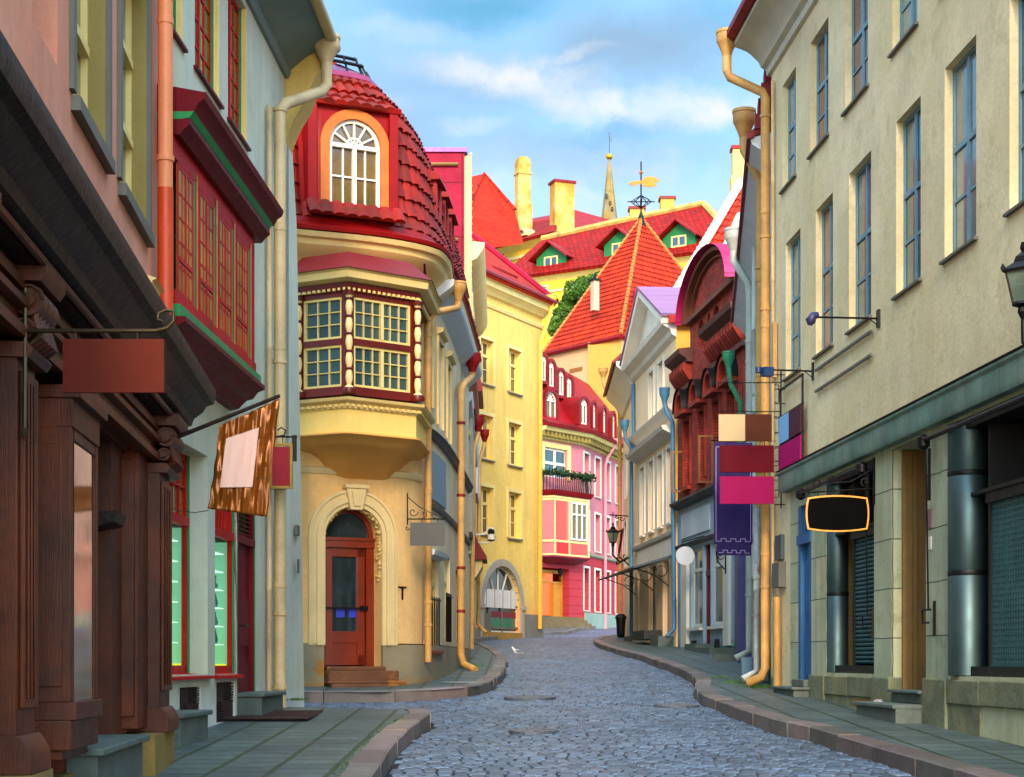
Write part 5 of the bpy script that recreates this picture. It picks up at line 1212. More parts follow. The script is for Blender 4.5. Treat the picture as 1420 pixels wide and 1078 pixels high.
for k in range(8):
    an = k*PI/4; q.tube([o+Vector((0, 0, .75)), o+Vector((math.cos(an)*.75, math.sin(an)*.75, 1.2)), o+Vector((0, 0, 1.65))], .04, 5)
q.tube([o+Vector((-.95, 0, 1.2)), o+Vector((.95, 0, 1.2))], .04, 5)
vf = part('finial', q, IRON, B)
Fv = Fr([(o.x-2, o.y), (o.x+3, o.y)]); vz = lambda y: Z_(y, 115.5); vu = lambda x: X_(x, 115.5)-(o.x-2)
pts = [(871, 255), (877, 252), (890, 251), (893, 247), (899, 245), (912, 247), (909, 249), (915, 251), (908, 254), (911, 258), (901, 260), (891, 258), (888, 254.5), (878, 258)]
part('weather_vane', MB().poly(Fv, [(vu(x), vz(y)) for x, y in pts], -.05, .05).lathe((o.x, o.y, vz(240)), [(.01, -.2), (.15, 0), (.01, .2)], 8), mat('gilded_metal', c(190, 92, 8), .45, .5, var=.2), vf)
part('vane_rod', MB().tube([o+Vector((0, 0, 3.9)), (o.x, o.y, vz(237))], .05, 6), IRON, vf)
# ------------------------------------------------------------------ houses on the hill
HY_ = mat('hill_yellow_plaster', c(222, 178, 44), .8, var=.18, vs=.15, streak=.08, bump=.04)
HR = mat('hill_red_roof', c(176, 18, 4), .75, spec=.2, kind='brick', c2=c(136, 12, 6), mortar=c(90, 6, 4), bw=.5, bh=.45, ms=.05, wob=0, var=.2, vs=.15, bump=.1)
RIDGE = mat('lichened_ridge', c(216, 176, 90), .8, var=.5, vs=1.5, bump=.3)
FH = FP((655, 150), (1010, 137)); ze = Z_(388, FH.m(FH.U(709), 0, 0).y)
B = thing('building', 'long yellow house on the hill with green dormers in its red roof', 'building', (5, 148, 14))
ops = [FH.rect(742, 759, 399, 436, 750)+(.2,), FH.rect(766, 776, 470, 486, 770)+(.2,), FH.rect(700, 712, 440, 470, 705)+(.2,), FH.rect(860, 875, 399, 436, 870)+(.2,), FH.rect(953, 968, 399, 436, 960)+(.2,)]
part('wall', wall(MB(), FH, FH.U(700), FH.len, 8, ze, ops, D=10), HY_, B)
for o in ops: win(B, FH, *o[:4], WHITE, GLASSB, dep=.2, cols=2, rows=(.55,), fw=.14, bw=.08, sur=(CREAM, .2, .06))
zrd = Z_(318, 156); er = FH.U(985)
a0, a1 = FH.U(709), FH.U(975)
part('cornice', MB().mould(FH, a0-.5, FH.len, [(0, ze-1.6), (.1, ze-1.6), (.1, ze-1.4), (0, ze-1.4)]).mould(FH, a0-.8, FH.len, [(0, ze-.6), (.2, ze-.4), (.6, ze-.1), (.6, ze), (0, ze)]), CREAM, B)
rA, rB = P(752, 332, FH.m(FH.U(752), 0, 0).y+6), P(976, 283, FH.m(FH.U(976), 0, 0).y+6)
rf = part('roof', MB().slab([FH.m(a0-1, .8, ze), FH.m(FH.len+1.5, .8, ze), rB, rA], .3), HR, B)
part('roof_end', MB().face([FH.m(FH.len+1.5, .8, ze), FH.m(FH.len+1.5, -12, ze), rB]).face([FH.m(a0-1, .8, ze), FH.m(a0-1, -12, ze), rA]), HR, rf)
part('ridge', MB().tube([rA, rA.lerp(rB, .4)+Vector((0, 0, .05)), rB], .34, 6), RIDGE, rf)
part('hip', MB().tube([rB, FH.m(FH.len+1.5, .8, ze)], .3, 6), RIDGE, rf)
for px, p0, p1 in ((755, 385, 354), (850, 364, 335), (933, 352, 325)):
    u = FH.U(px, 1.0); zb2, zt2 = FH.Z(px, p0, 0), FH.Z(px, p1, 0); w_ = 1.0
    m = MB().poly(FH, [(u-w_-.5, zb2-.5), (u+w_+.5, zb2-.5), (u+w_+.5, zt2-.2), (u, zt2+.9), (u-w_-.5, zt2-.2)], -5, -.2)
    D_ = part('dormer', m, mat('green_boarding', c(14, 110, 52), .6, var=.15) if px == 755 else bpy.data.materials['green_boarding'], B)
    p = lambda x, d, z: FH.m(u+x, d, z)
    part('dormer_roof', MB().slab([p(0, .6, zt2+1.15), p(-w_-1.0, .6, zt2-.4), p(-w_-1.0, -5, zt2-.4), p(0, -5, zt2+1.15)], .12).slab([p(0, .6, zt2+1.15), p(w_+1.0, .6, zt2-.4), p(w_+1.0, -5, zt2-.4), p(0, -5, zt2+1.15)], .12), REDM, D_)
    win(D_, FH, u-w_*.7, u+w_*.7, zb2-.3, zt2-.15, CREAM, GLASS, d=-.1, dep=.08, cols=2, rows=(.5,), fw=.12, bw=.06)
for px, yt, yb, w_, k in ((925, 278, 312, 19, 1), (883, 292, 306, 20, 1)):
    Y = 151; cx = X_(px, Y); ww = w_*Y/FX; z1 = Z_(yt, Y); z0 = Z_(yb+12, Y)
    C_ = part('chimney', MB().wbox(cx, Y, (z0+z1)/2, ww, 1.2, z1-z0), TWY, B); part('chimney_cap', MB().wbox(cx, Y, z1+.1, ww+.25, 1.45, .22), DKRED, C_)
# second hill house, left
FG = FP((640, 178), (772, 168)); ze = Z_(372, 171.5)
B = thing('building', 'pale yellow house on the hill with two round roof lights and a very tall chimney', 'building', (-2, 176, 15))
ops = [FG.rect(721, 731, 355, 372, 725)+(.2,), FG.rect(690, 699, 350, 378, 695)+(.2,)]
part('wall', wall(MB(), FG, 0, FG.len, 8, Z_(340, 172), ops, D=10), HY_, B)
for o in ops: win(B, FG, *o[:4], WHITE, GLASSB, dep=.2, cols=2, rows=(.5,), fw=.14)
zc_ = Z_(341, 172)
part('cornice', MB().mould(FG, -.5, FG.len, [(0, zc_-1.4), (.15, zc_-1.4), (.15, zc_-1.1), (0, zc_-1.1)]).mould(FG, -.5, FG.len, [(0, zc_-.5), (.3, zc_-.3), (.8, zc_), (.8, zc_+.2), (0, zc_+.2)]), CREAM, B)
rf = part('roof', MB().slab([FG.m(-1, 1, zc_+.2), FG.m(FG.len+.5, 1, zc_+.2), P(775, 303, 177), P(672, 318, 186)], .3), HR, B)
for px in (702, 722):
    u = FG.U(px, 0); z = zc_+1.1
    D_ = part('round_light', MB().arc(FG, u, z, .45, .75, -1.5, .0, n=14).box(FG, u-.8, u+.8, z-.2, z, -2, .02), CREAM, B)
    part('pane', MB().poly(FG, [(u+.46*math.cos(R(t)), z+.46*math.sin(R(t))) for t in range(0, 181, 15)], -.3, -.2), GLASSB, D_)
CHM = mat('weathered_chimney_plaster', c(208, 144, 40), .85, var=.3, vs=.5, stain=.7, stainc=c(170, 110, 24), bump=.3, bs=4, speck=.3, tint=c(240, 214, 150))
def chim(B, px, yt, yb, w_, Y, dp, rot=.35, cap='flat'):
    cx = X_(px, Y); ww = w_*Y/FX/(math.cos(rot)+.6*math.sin(rot)); z1, z0 = Z_(yt, Y), Z_(yb, Y)
    C_ = part('chimney', MB().wbox(cx, Y, (z0+z1)/2, ww, ww*dp, z1-z0, rot).wbox(cx, Y, z0+(z1-z0)*.2, ww+.25, ww*dp+.25, (z1-z0)*.4, rot) if cap == 'arch' else MB().wbox(cx, Y, (z0+z1)/2, ww, ww*dp, z1-z0, rot), CHM, B)
    if cap == 'flat': part('chimney_cap', MB().wbox(cx, Y, z1+.12, ww+.3, ww*dp+.3, .25, rot), DKRED, C_)
    else:
        part('chimney_cap', MB().wbox(cx, Y, z1-1.2, ww+.2, ww*dp+.2, .2, rot).wbox(cx, Y, z1+.15, ww*.9, ww*dp*.9, .4, rot).wbox(cx, Y, z1+.4, ww*.6, ww*dp*.7, .3, rot), CHM, C_)
chim(B, 725, 226, 322, 21, 173, .8, cap='arch'); chim(B, 779.5, 256, 325, 33, 173, .7)
# orange roofed house, far left on the hill
B = thing('building', 'house on the hill showing only its big plain orange hipped roof beside the tall chimney', 'building', (-3, 165, 16))
a, b_, cc = P(600, 345, 162), P(722, 330, 165), P(672, 241, 168); e = P(600, 262, 168)
part('roof', MB().face([P(640, 350, 160.4), P(726, 338, 164), P(714, 291, 166), P(671, 241, 168.5), P(646, 290, 163)]), bpy.data.materials['far_orange_roof'], B, smooth=0)
part('roof_side', MB().slab([P(600, 345, 158.2), P(640, 350, 160.2), P(646, 290, 163), P(671, 241, 168.5), P(600, 258, 170)], .2), bpy.data.materials['far_orange_roof'], B)
part('ridge', MB().tube([P(648, 286, 163), P(671, 241, 168.5), P(714, 291, 166)], .2, 6), bpy.data.materials['far_orange_roof'], B)
part('wall', MB().wbox(X_(660, 168), 170, 20, 10, 6, 26), HY_, B)
# red roof behind the wide chimney
B = thing('building', 'house on the hill behind the wide chimney with a low red metal roof', 'building', (9, 190, 16))
part('roof', MB().slab([P(735, 330, 186), P(900, 330, 186), P(868, 311, 196), P(796, 291, 196)], .3).slab([P(640, 330, 186), P(735, 330, 186), P(798, 292, 196), P(700, 310, 196)], .3), REDM, B)
part('wall', MB().wbox(X_(790, 192), 194, 20, 9, 8, 46), HY_, B)
# spire
B = thing('church_spire', 'slender octagonal church spire with a golden ball and a small flag vane', 'spire', (X_(845, 260), 260, 30))
o = Vector((X_(845, 260), 260, 0)); k = 260/FX
part('spire', MB().lathe(o, [(11.5*k, Z_(400, 260)), (11.5*k, Z_(305, 260)), (1.6*k, Z_(222, 260)), (.4*k, Z_(219, 260))], 8), mat('weathered_copper_shingles', c(166, 132, 62), .7, var=.4, vs=.5, tint=c(90, 150, 150), streak=.3, bump=.3, bs=3), B, smooth=20)
part('gilded_ball', MB().lathe(o+Vector((0, 0, Z_(217.5, 260))), [(.01, -.52), (.3, -.45), (.5, -.2), (.54, 0), (.5, .2), (.3, .45), (.01, .52)], 14), mat('gold_ball', c(240, 160, 24), .25, .8, var=.1), B, smooth=60)
part('vane', MB().tube([o+Vector((0, 0, Z_(214, 260))), o+Vector((0, 0, Z_(184, 260)))], .07, 6).wbox(o.x+.18, 260, Z_(192, 260), .5, .06, 1.0).wbox(o.x, 260, Z_(184, 260), .45, .06, .1), mat('blue_grey_vane', c(60, 90, 120), .5), B)
q = MB()
for x, y in ((841, 272), (849, 290), (846, 282)): q.wbox(X_(x, 258.9), 258.9+.0, Z_(y, 258.9), .35, .4, .6)
part('lucarne', q, IRON, B)
# tree on the hill side
random.seed(11)
B = thing('tree', 'small leafy green tree growing on the slope before the yellow hill house', 'tree', P(800, 480, 132))
o = P(805, 500, 132); q = MB().tube([o+Vector((0, 0, -4)), o+Vector((.2, 0, 1)), o+Vector((.1, 0, 4))], [.3, .22, .1], 7)
tips = []
for k in range(9):
    an = random.uniform(0, 6.28); p = o+Vector((0, 0, random.uniform(-.5, 3))); t = p+Vector((math.cos(an)*1.6, math.sin(an)*1.6, random.uniform(.8, 2.2))); q.tube([p, p.lerp(t, .5)+Vector((0, 0, .2)), t], [.1, .06, .03], 5); tips.append(t)
part('trunk', q, mat('tree_bark', c(70, 54, 38), .9, var=.4), B)
q = MB()
cl = [P(x, y, 132+random.uniform(-1.5, 1.5)) for x, y in ((815, 395), (828, 392), (805, 405), (822, 410), (792, 415), (812, 420), (800, 430), (786, 432), (778, 446), (790, 445), (805, 445), (773, 454), (838, 400), (818, 440), (770, 458), (800, 460), (795, 402), (806, 392), (784, 424), (776, 436), (768, 450))]
for p in cl:
    r_ = random.uniform(.45, .8)
    for k in range(620):
        v = Vector([random.gauss(0, 1) for _ in range(3)]).normalized()*r_*random.random()**.4; s_ = random.uniform(.08, .16)
        pp = p+v; d1 = Vector([random.uniform(-1, 1) for _ in range(3)])*s_; d2 = Vector([random.uniform(-1, 1) for _ in range(3)])*s_
        q.face([pp-d1, pp+d2, pp+d1, pp-d2])
part('crown', q, mat('leaf_green', c(84, 128, 26), .7, var=.5, vs=1.5, tint=c(90, 120, 20)), B, smooth=0)
# ------------------------------------------------------------------ big pale yellow house, near right
R1P = mat('pale_olive_yellow_plaster', c(240, 220, 172), .9, var=.22, vs=.8, tint=c(212, 188, 126), streak=.1, bump=.45, bs=16, stain=.35, stainc=c(170, 152, 104), speck=.4, speckc=c(120, 108, 76))
STC = mat('greenish_stone_cladding', c(204, 200, 158), .75, kind='brick', c2=c(172, 184, 150), mortar=c(70, 76, 60), bw=3.0, bh=.62, ms=.008, off=.0, wob=.02, var=.2, vs=1.4, bump=.3, streak=.3, stain=.35, stainc=c(96, 104, 60), speck=.3, hb=.4)
RST = mat('rough_plinth_stone', c(128, 134, 104), .85, var=.4, vs=2.2, bump=.9, bs=12, stain=.8, stainc=c(80, 88, 44), speck=.5, tint=c(150, 140, 90))
OCJ = mat('ochre_jamb', c(150, 112, 56), .75, var=.25, vs=1.5, streak=.2, bump=.15, stain=.3, stainc=c(80, 90, 70))
TEAL = mat('blue_grey_window_paint', c(120, 158, 170), .5, var=.25, vs=2, bump=.08, speck=.2, speckc=c(190, 200, 196))
R1G = glass('blue_reflecting_glass', c(64, 112, 130), .03, var=.4, metal=.35)
R1L = [R1G, glass('teal_reflecting_glass', c(60, 116, 128), .04, var=.5, metal=.4), glass('pale_curtained_glass', c(140, 160, 156), .06, var=.4, metal=.2), glass('rosy_reflecting_glass', c(150, 96, 100), .03, var=.6, metal=.5)]
K1 = 13983.0; F7 = FP((1070, K1/507), (563+13983/4.0, 4.0)); u7 = lambda px: F7.U(px)
def uY(Y): return F7.U(563+K1/Y)
B = thing('building', 'long pale yellow house filling the right side with blue grey windows and steel shopfront shutters', 'building', (4.6, 21, rz(21)))
low = [(1089.5, 1110), (1131.4, 1155), (1177.4, 1208), (1242.7, 1276.8), (1310, 1353.7), (1400, 1451)]
upp = [(1085, 1103.6), (1124, 1148.8), (1172, 1203.7), (1237.7, 1272), (1306, 1348), (1393, 1443)]
ops = [(u7(a), u7(b), 6.1, 8.24) for a, b in low]+[(u7(a), u7(b), 9.17, 10.84) for a, b in upp]
for Y in (14.0, 12.1, 10.3, 8.4, 6.5): ops += [(uY(Y+.9), uY(Y), 6.1, 8.24), (uY(Y+.9), uY(Y), 9.17, 10.84)]
part('wall', wall(MB(), F7, 0, F7.len, 4.3, 11.5, ops, dep=.12, D=8), R1P, B)
for o in ops: 
    W = win(B, F7, *o, TEAL, R1L, dep=.12, fd=.028, cols=2, rows=(.56,), fw=.05, bw=.032, sill=(GSUR, .05, .03))
    q = MB()
    for k in (0, 1):
        x = o[0]+(o[1]-o[0])*(k*.5); w2 = (o[1]-o[0])*.5; q.box(F7, x+.06, x+w2-.04, o[2]+(o[3]-o[2])*.28, o[2]+(o[3]-o[2])*.295, -.108, -.094)
    part('glazing_bar', q, WHITE if random.random() < .3 else TEAL, W)
dq=[]
lops = [(u7(1107), u7(1125), 1.25, 3.95, .12), (u7(1146), u7(1212), 1.39, 4.2, .5), (u7(1237), u7(1284), .5, 4.2, 1.3), (u7(1316), uY(14.4), 1.39, 4.2, .6), (uY(13.4), uY(10.5), 1.39, 4.2, .6)]
part('stone_piers', wall(MB(), F7, u7(1096), F7.len, .2, 4.3, lops, D=1.6), STC, B)
part('end_wall', wall(MB(), F7, 0, u7(1096)-.003, .2, 4.3, [], D=1.6), R1P, B)
q = MB()
for a, b in ((u7(1125), u7(1146)), (u7(1212), u7(1237)), (u7(1284), u7(1316))): q.box(F7, a-.01, b+.01, .2, 1.36, -.3, .05)
part('pier_foot', q, RST, B, bevel=.02)
q = MB()
for a, b in ((u7(1146), u7(1178)), (u7(1178), u7(1212)), (u7(1316), u7(1362)), (u7(1362), uY(14.4))):
    q.box(F7, a+.01, b-.01, .2, 1.33, -.4, .02 if b-a < 1.4 else -.05); q.box(F7, a+.01, b-.01, 1.08, 1.35, -.4, .04)
part('shop_plinth', q, RST, B, bevel=.015)
q = MB().box(F7, u7(1183), u7(1209), .5, 1.06, -.0, .026).box(F7, u7(1385), uY(14.7), .3, 1.06, -.1, -.035)
part('plinth_panel', q, OCJ, B)
part('jamb_lining', MB().box(F7, u7(1237)+.0, u7(1237)+.03, .9, 4.19, -1.25, -.12).box(F7, u7(1237)+.03, u7(1237)+.06, .9, 4.19, -.17, -.12).box(F7, u7(1237)+.03, u7(1237)+.07, .9, 4.19, -.3, -.25).box(F7, u7(1284)-.03, u7(1284), .9, 4.19, -1.25, -.1).box(F7, u7(1237), u7(1284), .9, 4.19, -1.29, -1.24), OCJ, B)
part('jamb_lining', MB().box(F7, u7(1212)-.03, u7(1212), 1.4, 4.19, -.5, -.06).box(F7, u7(1146), u7(1146)+.03, 1.4, 4.19, -.45, -.06).box(F7, u7(1316), u7(1316)+.03, 1.4, 4.19, -.5, -.05), OCJ, B)
# ledge
COPP = mat('verdigris_ledge', c(128, 164, 146), .7, kind='brick', c2=c(150, 170, 148), mortar=c(86, 116, 100), bw=.5, bh=4, off=0, ms=.006, wob=.01, var=.35, vs=1.5, streak=.3, bump=.2, stain=.3, stainc=c(90, 100, 70))
part('ledge', MB().mould(F7, u7(1091), F7.len, [(0, 4.24), (.12, 4.24), (.14, 4.28), (.14, 4.50), (.17, 4.53), (.17, 4.56), (0, 4.62)]), COPP, B)
part('ledge_flashing', MB().mould(F7, u7(1091)-.01, F7.len, [(0, 4.63), (.18, 4.565), (.19, 4.58), (0, 4.66)]), IRON, B)
# eaves
part('eave', MB().mould(F7, -.1, F7.len, [(-.1, 11.3), (.06, 11.32), (.08, 11.42), (.16, 11.46), (.2, 11.55), (.34, 11.68), (.4, 11.72), (.5, 11.76), (.62, 11.8), (.62, 11.9), (-.1, 12.0)]), mat('pale_sage_eave', c(206, 206, 180), .6, var=.15, streak=.15), B)
part('gutter', MB().mould(F7, -.2, F7.len, [(.55, 11.9), (.68, 11.86), (.76, 11.92), (.76, 12.02), (.55, 12.0)]), DKRED, B)
part('roof', MB().slab([F7.m(-.2, .75, 12.0), F7.m(F7.len, .75, 12.0), F7.m(F7.len, -4, 15.5), F7.m(-.2, -4, 15.5)], .1), ORANGET, B)
pipe(B, [F7.m(-.15, .72, 11.7), F7.m(-.15, .72, 11.42), F7.m(-.12, .68, 11.3), F7.m(.05, .16, 11.0), F7.m(.06, .12, 10.9), F7.m(.06, .12, 1.45), F7.m(.1, .2, 1.3), F7.m(-.05, .38, 1.2)], .075, YPIPE, hop=1.1, bands=[F7.m(.06, .12, z) for z in (10.6, 8.6, 7.4, 5.6, 4.2, 2.8)])
pipe(B, [F7.m(.32, .05, 11.1), F7.m(.32, .05, 1.3)], .03, bpy.data.materials['cream_pipe_paint'], name='cable_pipe')  # cream cable running beside the downpipe
pipe(B, [F7.m(.75, .08, 2.6), F7.m(.75, .08, 1.15)], .055, YPIPE, name='vent_pipe')
part('meter_box', MB().box(F7, .55, 1.05, 2.75, 3.15, 0, .12), GSUR, B); part('meter_box', MB().box(F7, .5, .95, 3.2, 3.6, 0, .06), mat('dark_grey_box', c(70, 80, 84), .5), B)
part('pipe_conduit', MB().box(F7, .42, .5, 6.2, 7.1, .02, .09), YPIPE, B)
# blue door
BLU = mat('blue_door_paint', c(44, 106, 160), .5, var=.3, vs=2, streak=.25, bump=.15)
a, b = u7(1107), u7(1125)
q = MB().box(F7, a, b, 1.25, 3.95, -.12, -.08).box(F7, a, a+.15, 1.25, 3.95, -.08, .0).box(F7, b-.15, b, 1.25, 3.95, -.08, 0).box(F7, a, b, 3.35, 3.5, -.08, .03)
for z in (1.35, 2.3): q.box(F7, a+.25, b-.25, z, z+.8, -.08, -.05)
part('door', q, BLU, B)
q = MB().box(F7, a-.5, b+.05, .5, 1.13, -.1, .28).box(F7, a-.55, b+.1, 1.13, 1.17, -.1, .32).box(F7, a+.05, b, 1.17, 1.28, -.1, .12)
part('door_step', q, STEPM, B, bevel=.01)
# shop recesses
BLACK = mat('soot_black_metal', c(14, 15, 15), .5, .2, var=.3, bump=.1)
STEEL = mat('brushed_steel', c(90, 112, 114), .48, .9, var=.15, vs=1, streak=.25, bump=.02, bs=3, spec=.5)
SHUT = mat('teal_roller_shutter', c(70, 118, 120), .5, .5, var=.3, vs=1.5, bump=.1)
for k, (a, b, pa) in enumerate(((u7(1146), u7(1212), F7.U(1187, -.2)), (u7(1316), uY(14.4), F7.U(1377, -.2)))):
    dpt = -.48 if k == 0 else -.58
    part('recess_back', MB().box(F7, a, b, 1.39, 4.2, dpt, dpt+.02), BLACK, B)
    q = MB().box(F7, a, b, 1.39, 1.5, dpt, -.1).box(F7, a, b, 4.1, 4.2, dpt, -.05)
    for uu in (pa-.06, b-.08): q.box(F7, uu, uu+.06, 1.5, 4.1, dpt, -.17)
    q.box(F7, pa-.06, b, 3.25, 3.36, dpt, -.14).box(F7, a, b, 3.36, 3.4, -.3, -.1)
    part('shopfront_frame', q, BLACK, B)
    q = MB()
    if k == 0:
        z = 1.52
        while z < 3.22: q.mould(F7, pa, b-.08, [(-.24, z), (-.2, z+.01), (-.19, z+.03), (-.2, z+.05), (-.24, z+.055)]); z += .06
    else:
        z = 1.52; W0 = pa
        while z < 3.25: q.box(F7, pa, b-.08, z, z+.026, -.205, -.19); z += .062
        uu = pa
        while uu < b-.1: q.box(F7, uu, uu+.03, 1.52, 3.25, -.203, -.192); uu += .07
        q.box(F7, pa, b-.08, 1.5, 1.52, -.21, -.18)
    part('roller_shutter', q, SHUT, B)
    if k == 1: part('shutter_backing', MB().box(F7, pa, b-.08, 1.5, 3.26, -.235, -.225), BLACK, B)
    cu = F7.U(1161, -.17) if k == 0 else F7.U(1342, -.14); r = .165 if k == 0 else .215
    o = F7.m(cu, -.17 if k == 0 else -.14, 0)
    cz = part('steel_column', MB().lathe(o, [(r, 1.40), (r, 2.52), (r-.008, 2.53), (r, 2.54), (r, 3.62), (r-.008, 3.63), (r, 3.64), (r, 4.18)], 28), STEEL, B, smooth=45)
    part('column_band', MB().lathe(o, [(r+.001, 2.5), (r+.006, 2.515), (r+.006, 2.545), (r+.001, 2.56)], 28).lathe(o, [(r+.001, 3.6), (r+.006, 3.61), (r+.006, 3.65), (r+.001, 3.66)], 28), BLACK, cz)
q = MB()                                          # steps at the recessed doorway
a, b = u7(1237)-.35, u7(1284)
q.box(F7, a, b, .5, 1.0, -.2, .36); q.box(F7, a-.03, b, 1.0, 1.05, -.2, .4).box(F7, a+.5, b, 1.05, 1.17, -.4, .05).box(F7, a+.46, b, 1.17, 1.21, -.5, .1)
part('door_step', q, STEPM, B, bevel=.012)
# awning gear
for k, (a, b, pr_) in enumerate(((u7(1120), u7(1209), u7(1209)), (u7(1293), uY(14.0), u7(1294)))):
    q = MB().tube([F7.m(a, .12, 4.1), F7.m(b, .12, 4.1)], .03, 8)
    for uu in (a+.05, b-.05): q.lathe(F7.m(uu, .12, 4.08), [(.02, -.09), (.075, -.05), (.075, .05), (.02, .09)], 10)
    aw = part('awning_bar', q, IRON, B, smooth=50)
    q = MB().tube([F7.m(pr_+.04, .1, 4.05), F7.m(pr_+.04, .07, 2.15)], .011, 6).tube([F7.m(pr_+.1, .08, 4.0), F7.m(pr_+.1, .08, 3.4)], .02, 6).box(F7, pr_+.08, pr_+.10, 1.85, 2.25, .0, .03)
    q.tube([F7.m(pr_+.08, .06, 2.15), F7.m(pr_-.08, .1, 2.15), F7.m(pr_-.08, .1, 2.0), F7.m(pr_+.08, .08, 2.0)], .014, 6)
    part('awning_crank', q, IRON, aw)
part('wall_notice', MB().box(F7, u7(1294)-.16, u7(1294)-.02, 3.1, 3.32, .0, .015), mat('rose_grey_notice', c(140, 104, 104), .6), B)
part('wall_notice', MB().box(F7, u7(1294)-.14, u7(1294)-.05, 2.85, 3.0, .0, .012), WHITE, B)
# rails left from an old sign, brackets
for z in (5.83, 5.52): part('wall_rail', MB().box(F7, u7(1134), u7(1212), z, z+.035, .02, .05).box(F7, u7(1140), u7(1140)+.03, z, z+.03, 0, .03).box(F7, u7(1205), u7(1205)+.03, z, z+.03, 0, .03), GSUR, B)
# ------------------------------------------------------------------ pale blue house, right
R2P = mat('pale_blue_plaster', c(172, 196, 208), .75, var=.15, vs=.8, streak=.25, bump=.12, dirt=c(60, 110, 110), dirtz=1.2)
F8 = FP((1037, 43), (1072, 28)); Y8 = lambda Y: F8.len*(43-Y)/15
TEALP = mat('teal_pipe', c(48, 130, 112), .5, var=.3, vs=3, bump=.1, speck=.4, speckc=c(40, 60, 60))
WPIPE = mat('white_pipe', c(186, 190, 172), .5, var=.25, vs=2, bump=.08, streak=.2, speck=.3, speckc=c(110, 96, 70))
B = thing('building', 'pale blue narrow house crowded with downpipes beyond the long pale yellow one', 'building', (5.4, 35, rz(35)))
ops = [(Y8(Y), Y8(Y-1.1), z, z+1.8, .18) for Y in (41, 37.5, 34, 31) for z in (4.9, 7.7)]
part('wall', wall(MB(), F8, 0, F8.len, .6, 10.2, ops, D=7), R2P, B)
for o in ops: win(B, F8, *o[:4], TEAL, R1G, dep=.18, cols=2, rows=(.6,), sill=(GSOF, .06, .04))
part('eave', MB().mould(F8, -.1, F8.len, [(0, 10.0), (.1, 10.05), (.2, 10.2), (.35, 10.3), (.38, 10.4), (0, 10.5)]), mat('grey_blue_eave', c(226, 236, 238), .6, var=.15), B)
part('gutter', MB().mould(F8, -.1, F8.len+.1, [(.32, 10.4), (.44, 10.36), (.44, 10.48), (.3, 10.5)]), DKRED, B)
part('roof', MB().slab([F8.m(0, .4, 10.5), F8.m(F8.len, .4, 10.5), F8.m(F8.len, -1.3, 12.0), F8.m(0, -1.3, 12.0)], .12), DKRED, B)
q = MB()
for k in range(5): q.box(F8, F8.len-.5, F8.len+.05, 10.55+k*.26, 10.8+k*.26, -.8, .3-.05*k)
part('stepped_verge', q, DKRED, B)
q = MB().box(F8, Y8(32.5), Y8(31.2), 1.3, 3.9, .0, .1).box(F8, Y8(32.6), Y8(31.1), 3.9, 4.0, 0, .2).box(F8, Y8(32.2), Y8(31.5), 1.4, 3.6, .1, .13)
part('door', q, mat('teal_door', c(46, 104, 108), .5, var=.3), B)
q = MB().box(F8, Y8(42.6), Y8(38.5), 1.4, 4.6, .0, .35)
part('shop_bay', q, mat('indigo_shopfront', c(60, 58, 112), .5, var=.2), B)
part('porch_step', MB().box(F8, Y8(42.5), Y8(39.5), 1.0, rz(40)+.3, .3, .9), STEPM, B)
for (px, Yh, hy, dd, mt_, sc_) in ((1035, 29.3, 187, .45, YPIPE, 1.3), (1019, 36.0, 345, .5, WPIPE, 1.3)):
    u = Y8(Yh); zt_ = Z_(hy, Yh); 
    pipe(B, [F8.m(u, dd, zt_), F8.m(u, dd, zt_-.25), F8.m(u+.05, .2, zt_-.75), F8.m(u+.05, .16, zt_-.9), F8.m(u+.05, .16, rz(Yh)+.5), F8.m(u+.05, .45, rz(Yh)+.32)], .085, WPIPE if Yh > 30 else YPIPE, hop=sc_, bands=[F8.m(u+.05, .16, z) for z in (8.5, 6.5, 4.5, 3)])
for Y, mt_, r in ((33.8, WPIPE, .06), (31.6, R2P, .05), (30.2, TEALP, .06)): pipe(B, [F8.m(Y8(Y), .12, 10), F8.m(Y8(Y), .12, rz(Y)+.4)], r, mt_, bands=[F8.m(Y8(Y), .12, z) for z in (7, 4.5, 2.5)])
pipe(B, [F8.m(.4, .5, 9.15), F8.m(.4, .45, 8.7), F8.m(.4, .2, 8.2), F8.m(.4, .2, 2.2), F8.m(.4, .4, 1.95)], .066, mat('green_pipe', c(44, 140, 92), .5, var=.3, vs=3, speck=.3), hop=1.1, bands=[F8.m(.4, .2, z) for z in (7.2, 5, 3)])
part('meter_cabinet', MB().box(F8, Y8(29.9), Y8(29.1), .5, rz(30)+.55, .1, .5), mat('blue_cabinet', c(50, 96, 120), .5, var=.3), B)
pipe(B, [F8.m(Y8(28.6), .25, 4.2), F8.m(Y8(28.6), .25, 1.4), F8.m(Y8(28.5), .5, 1.25)], .06, mat('stickered_white_pipe', c(200, 200, 190), .4, var=.3, vs=8, stain=.6, stainc=c(150, 30, 40), speck=.4), bands=[F8.m(Y8(28.6), .25, 3)])
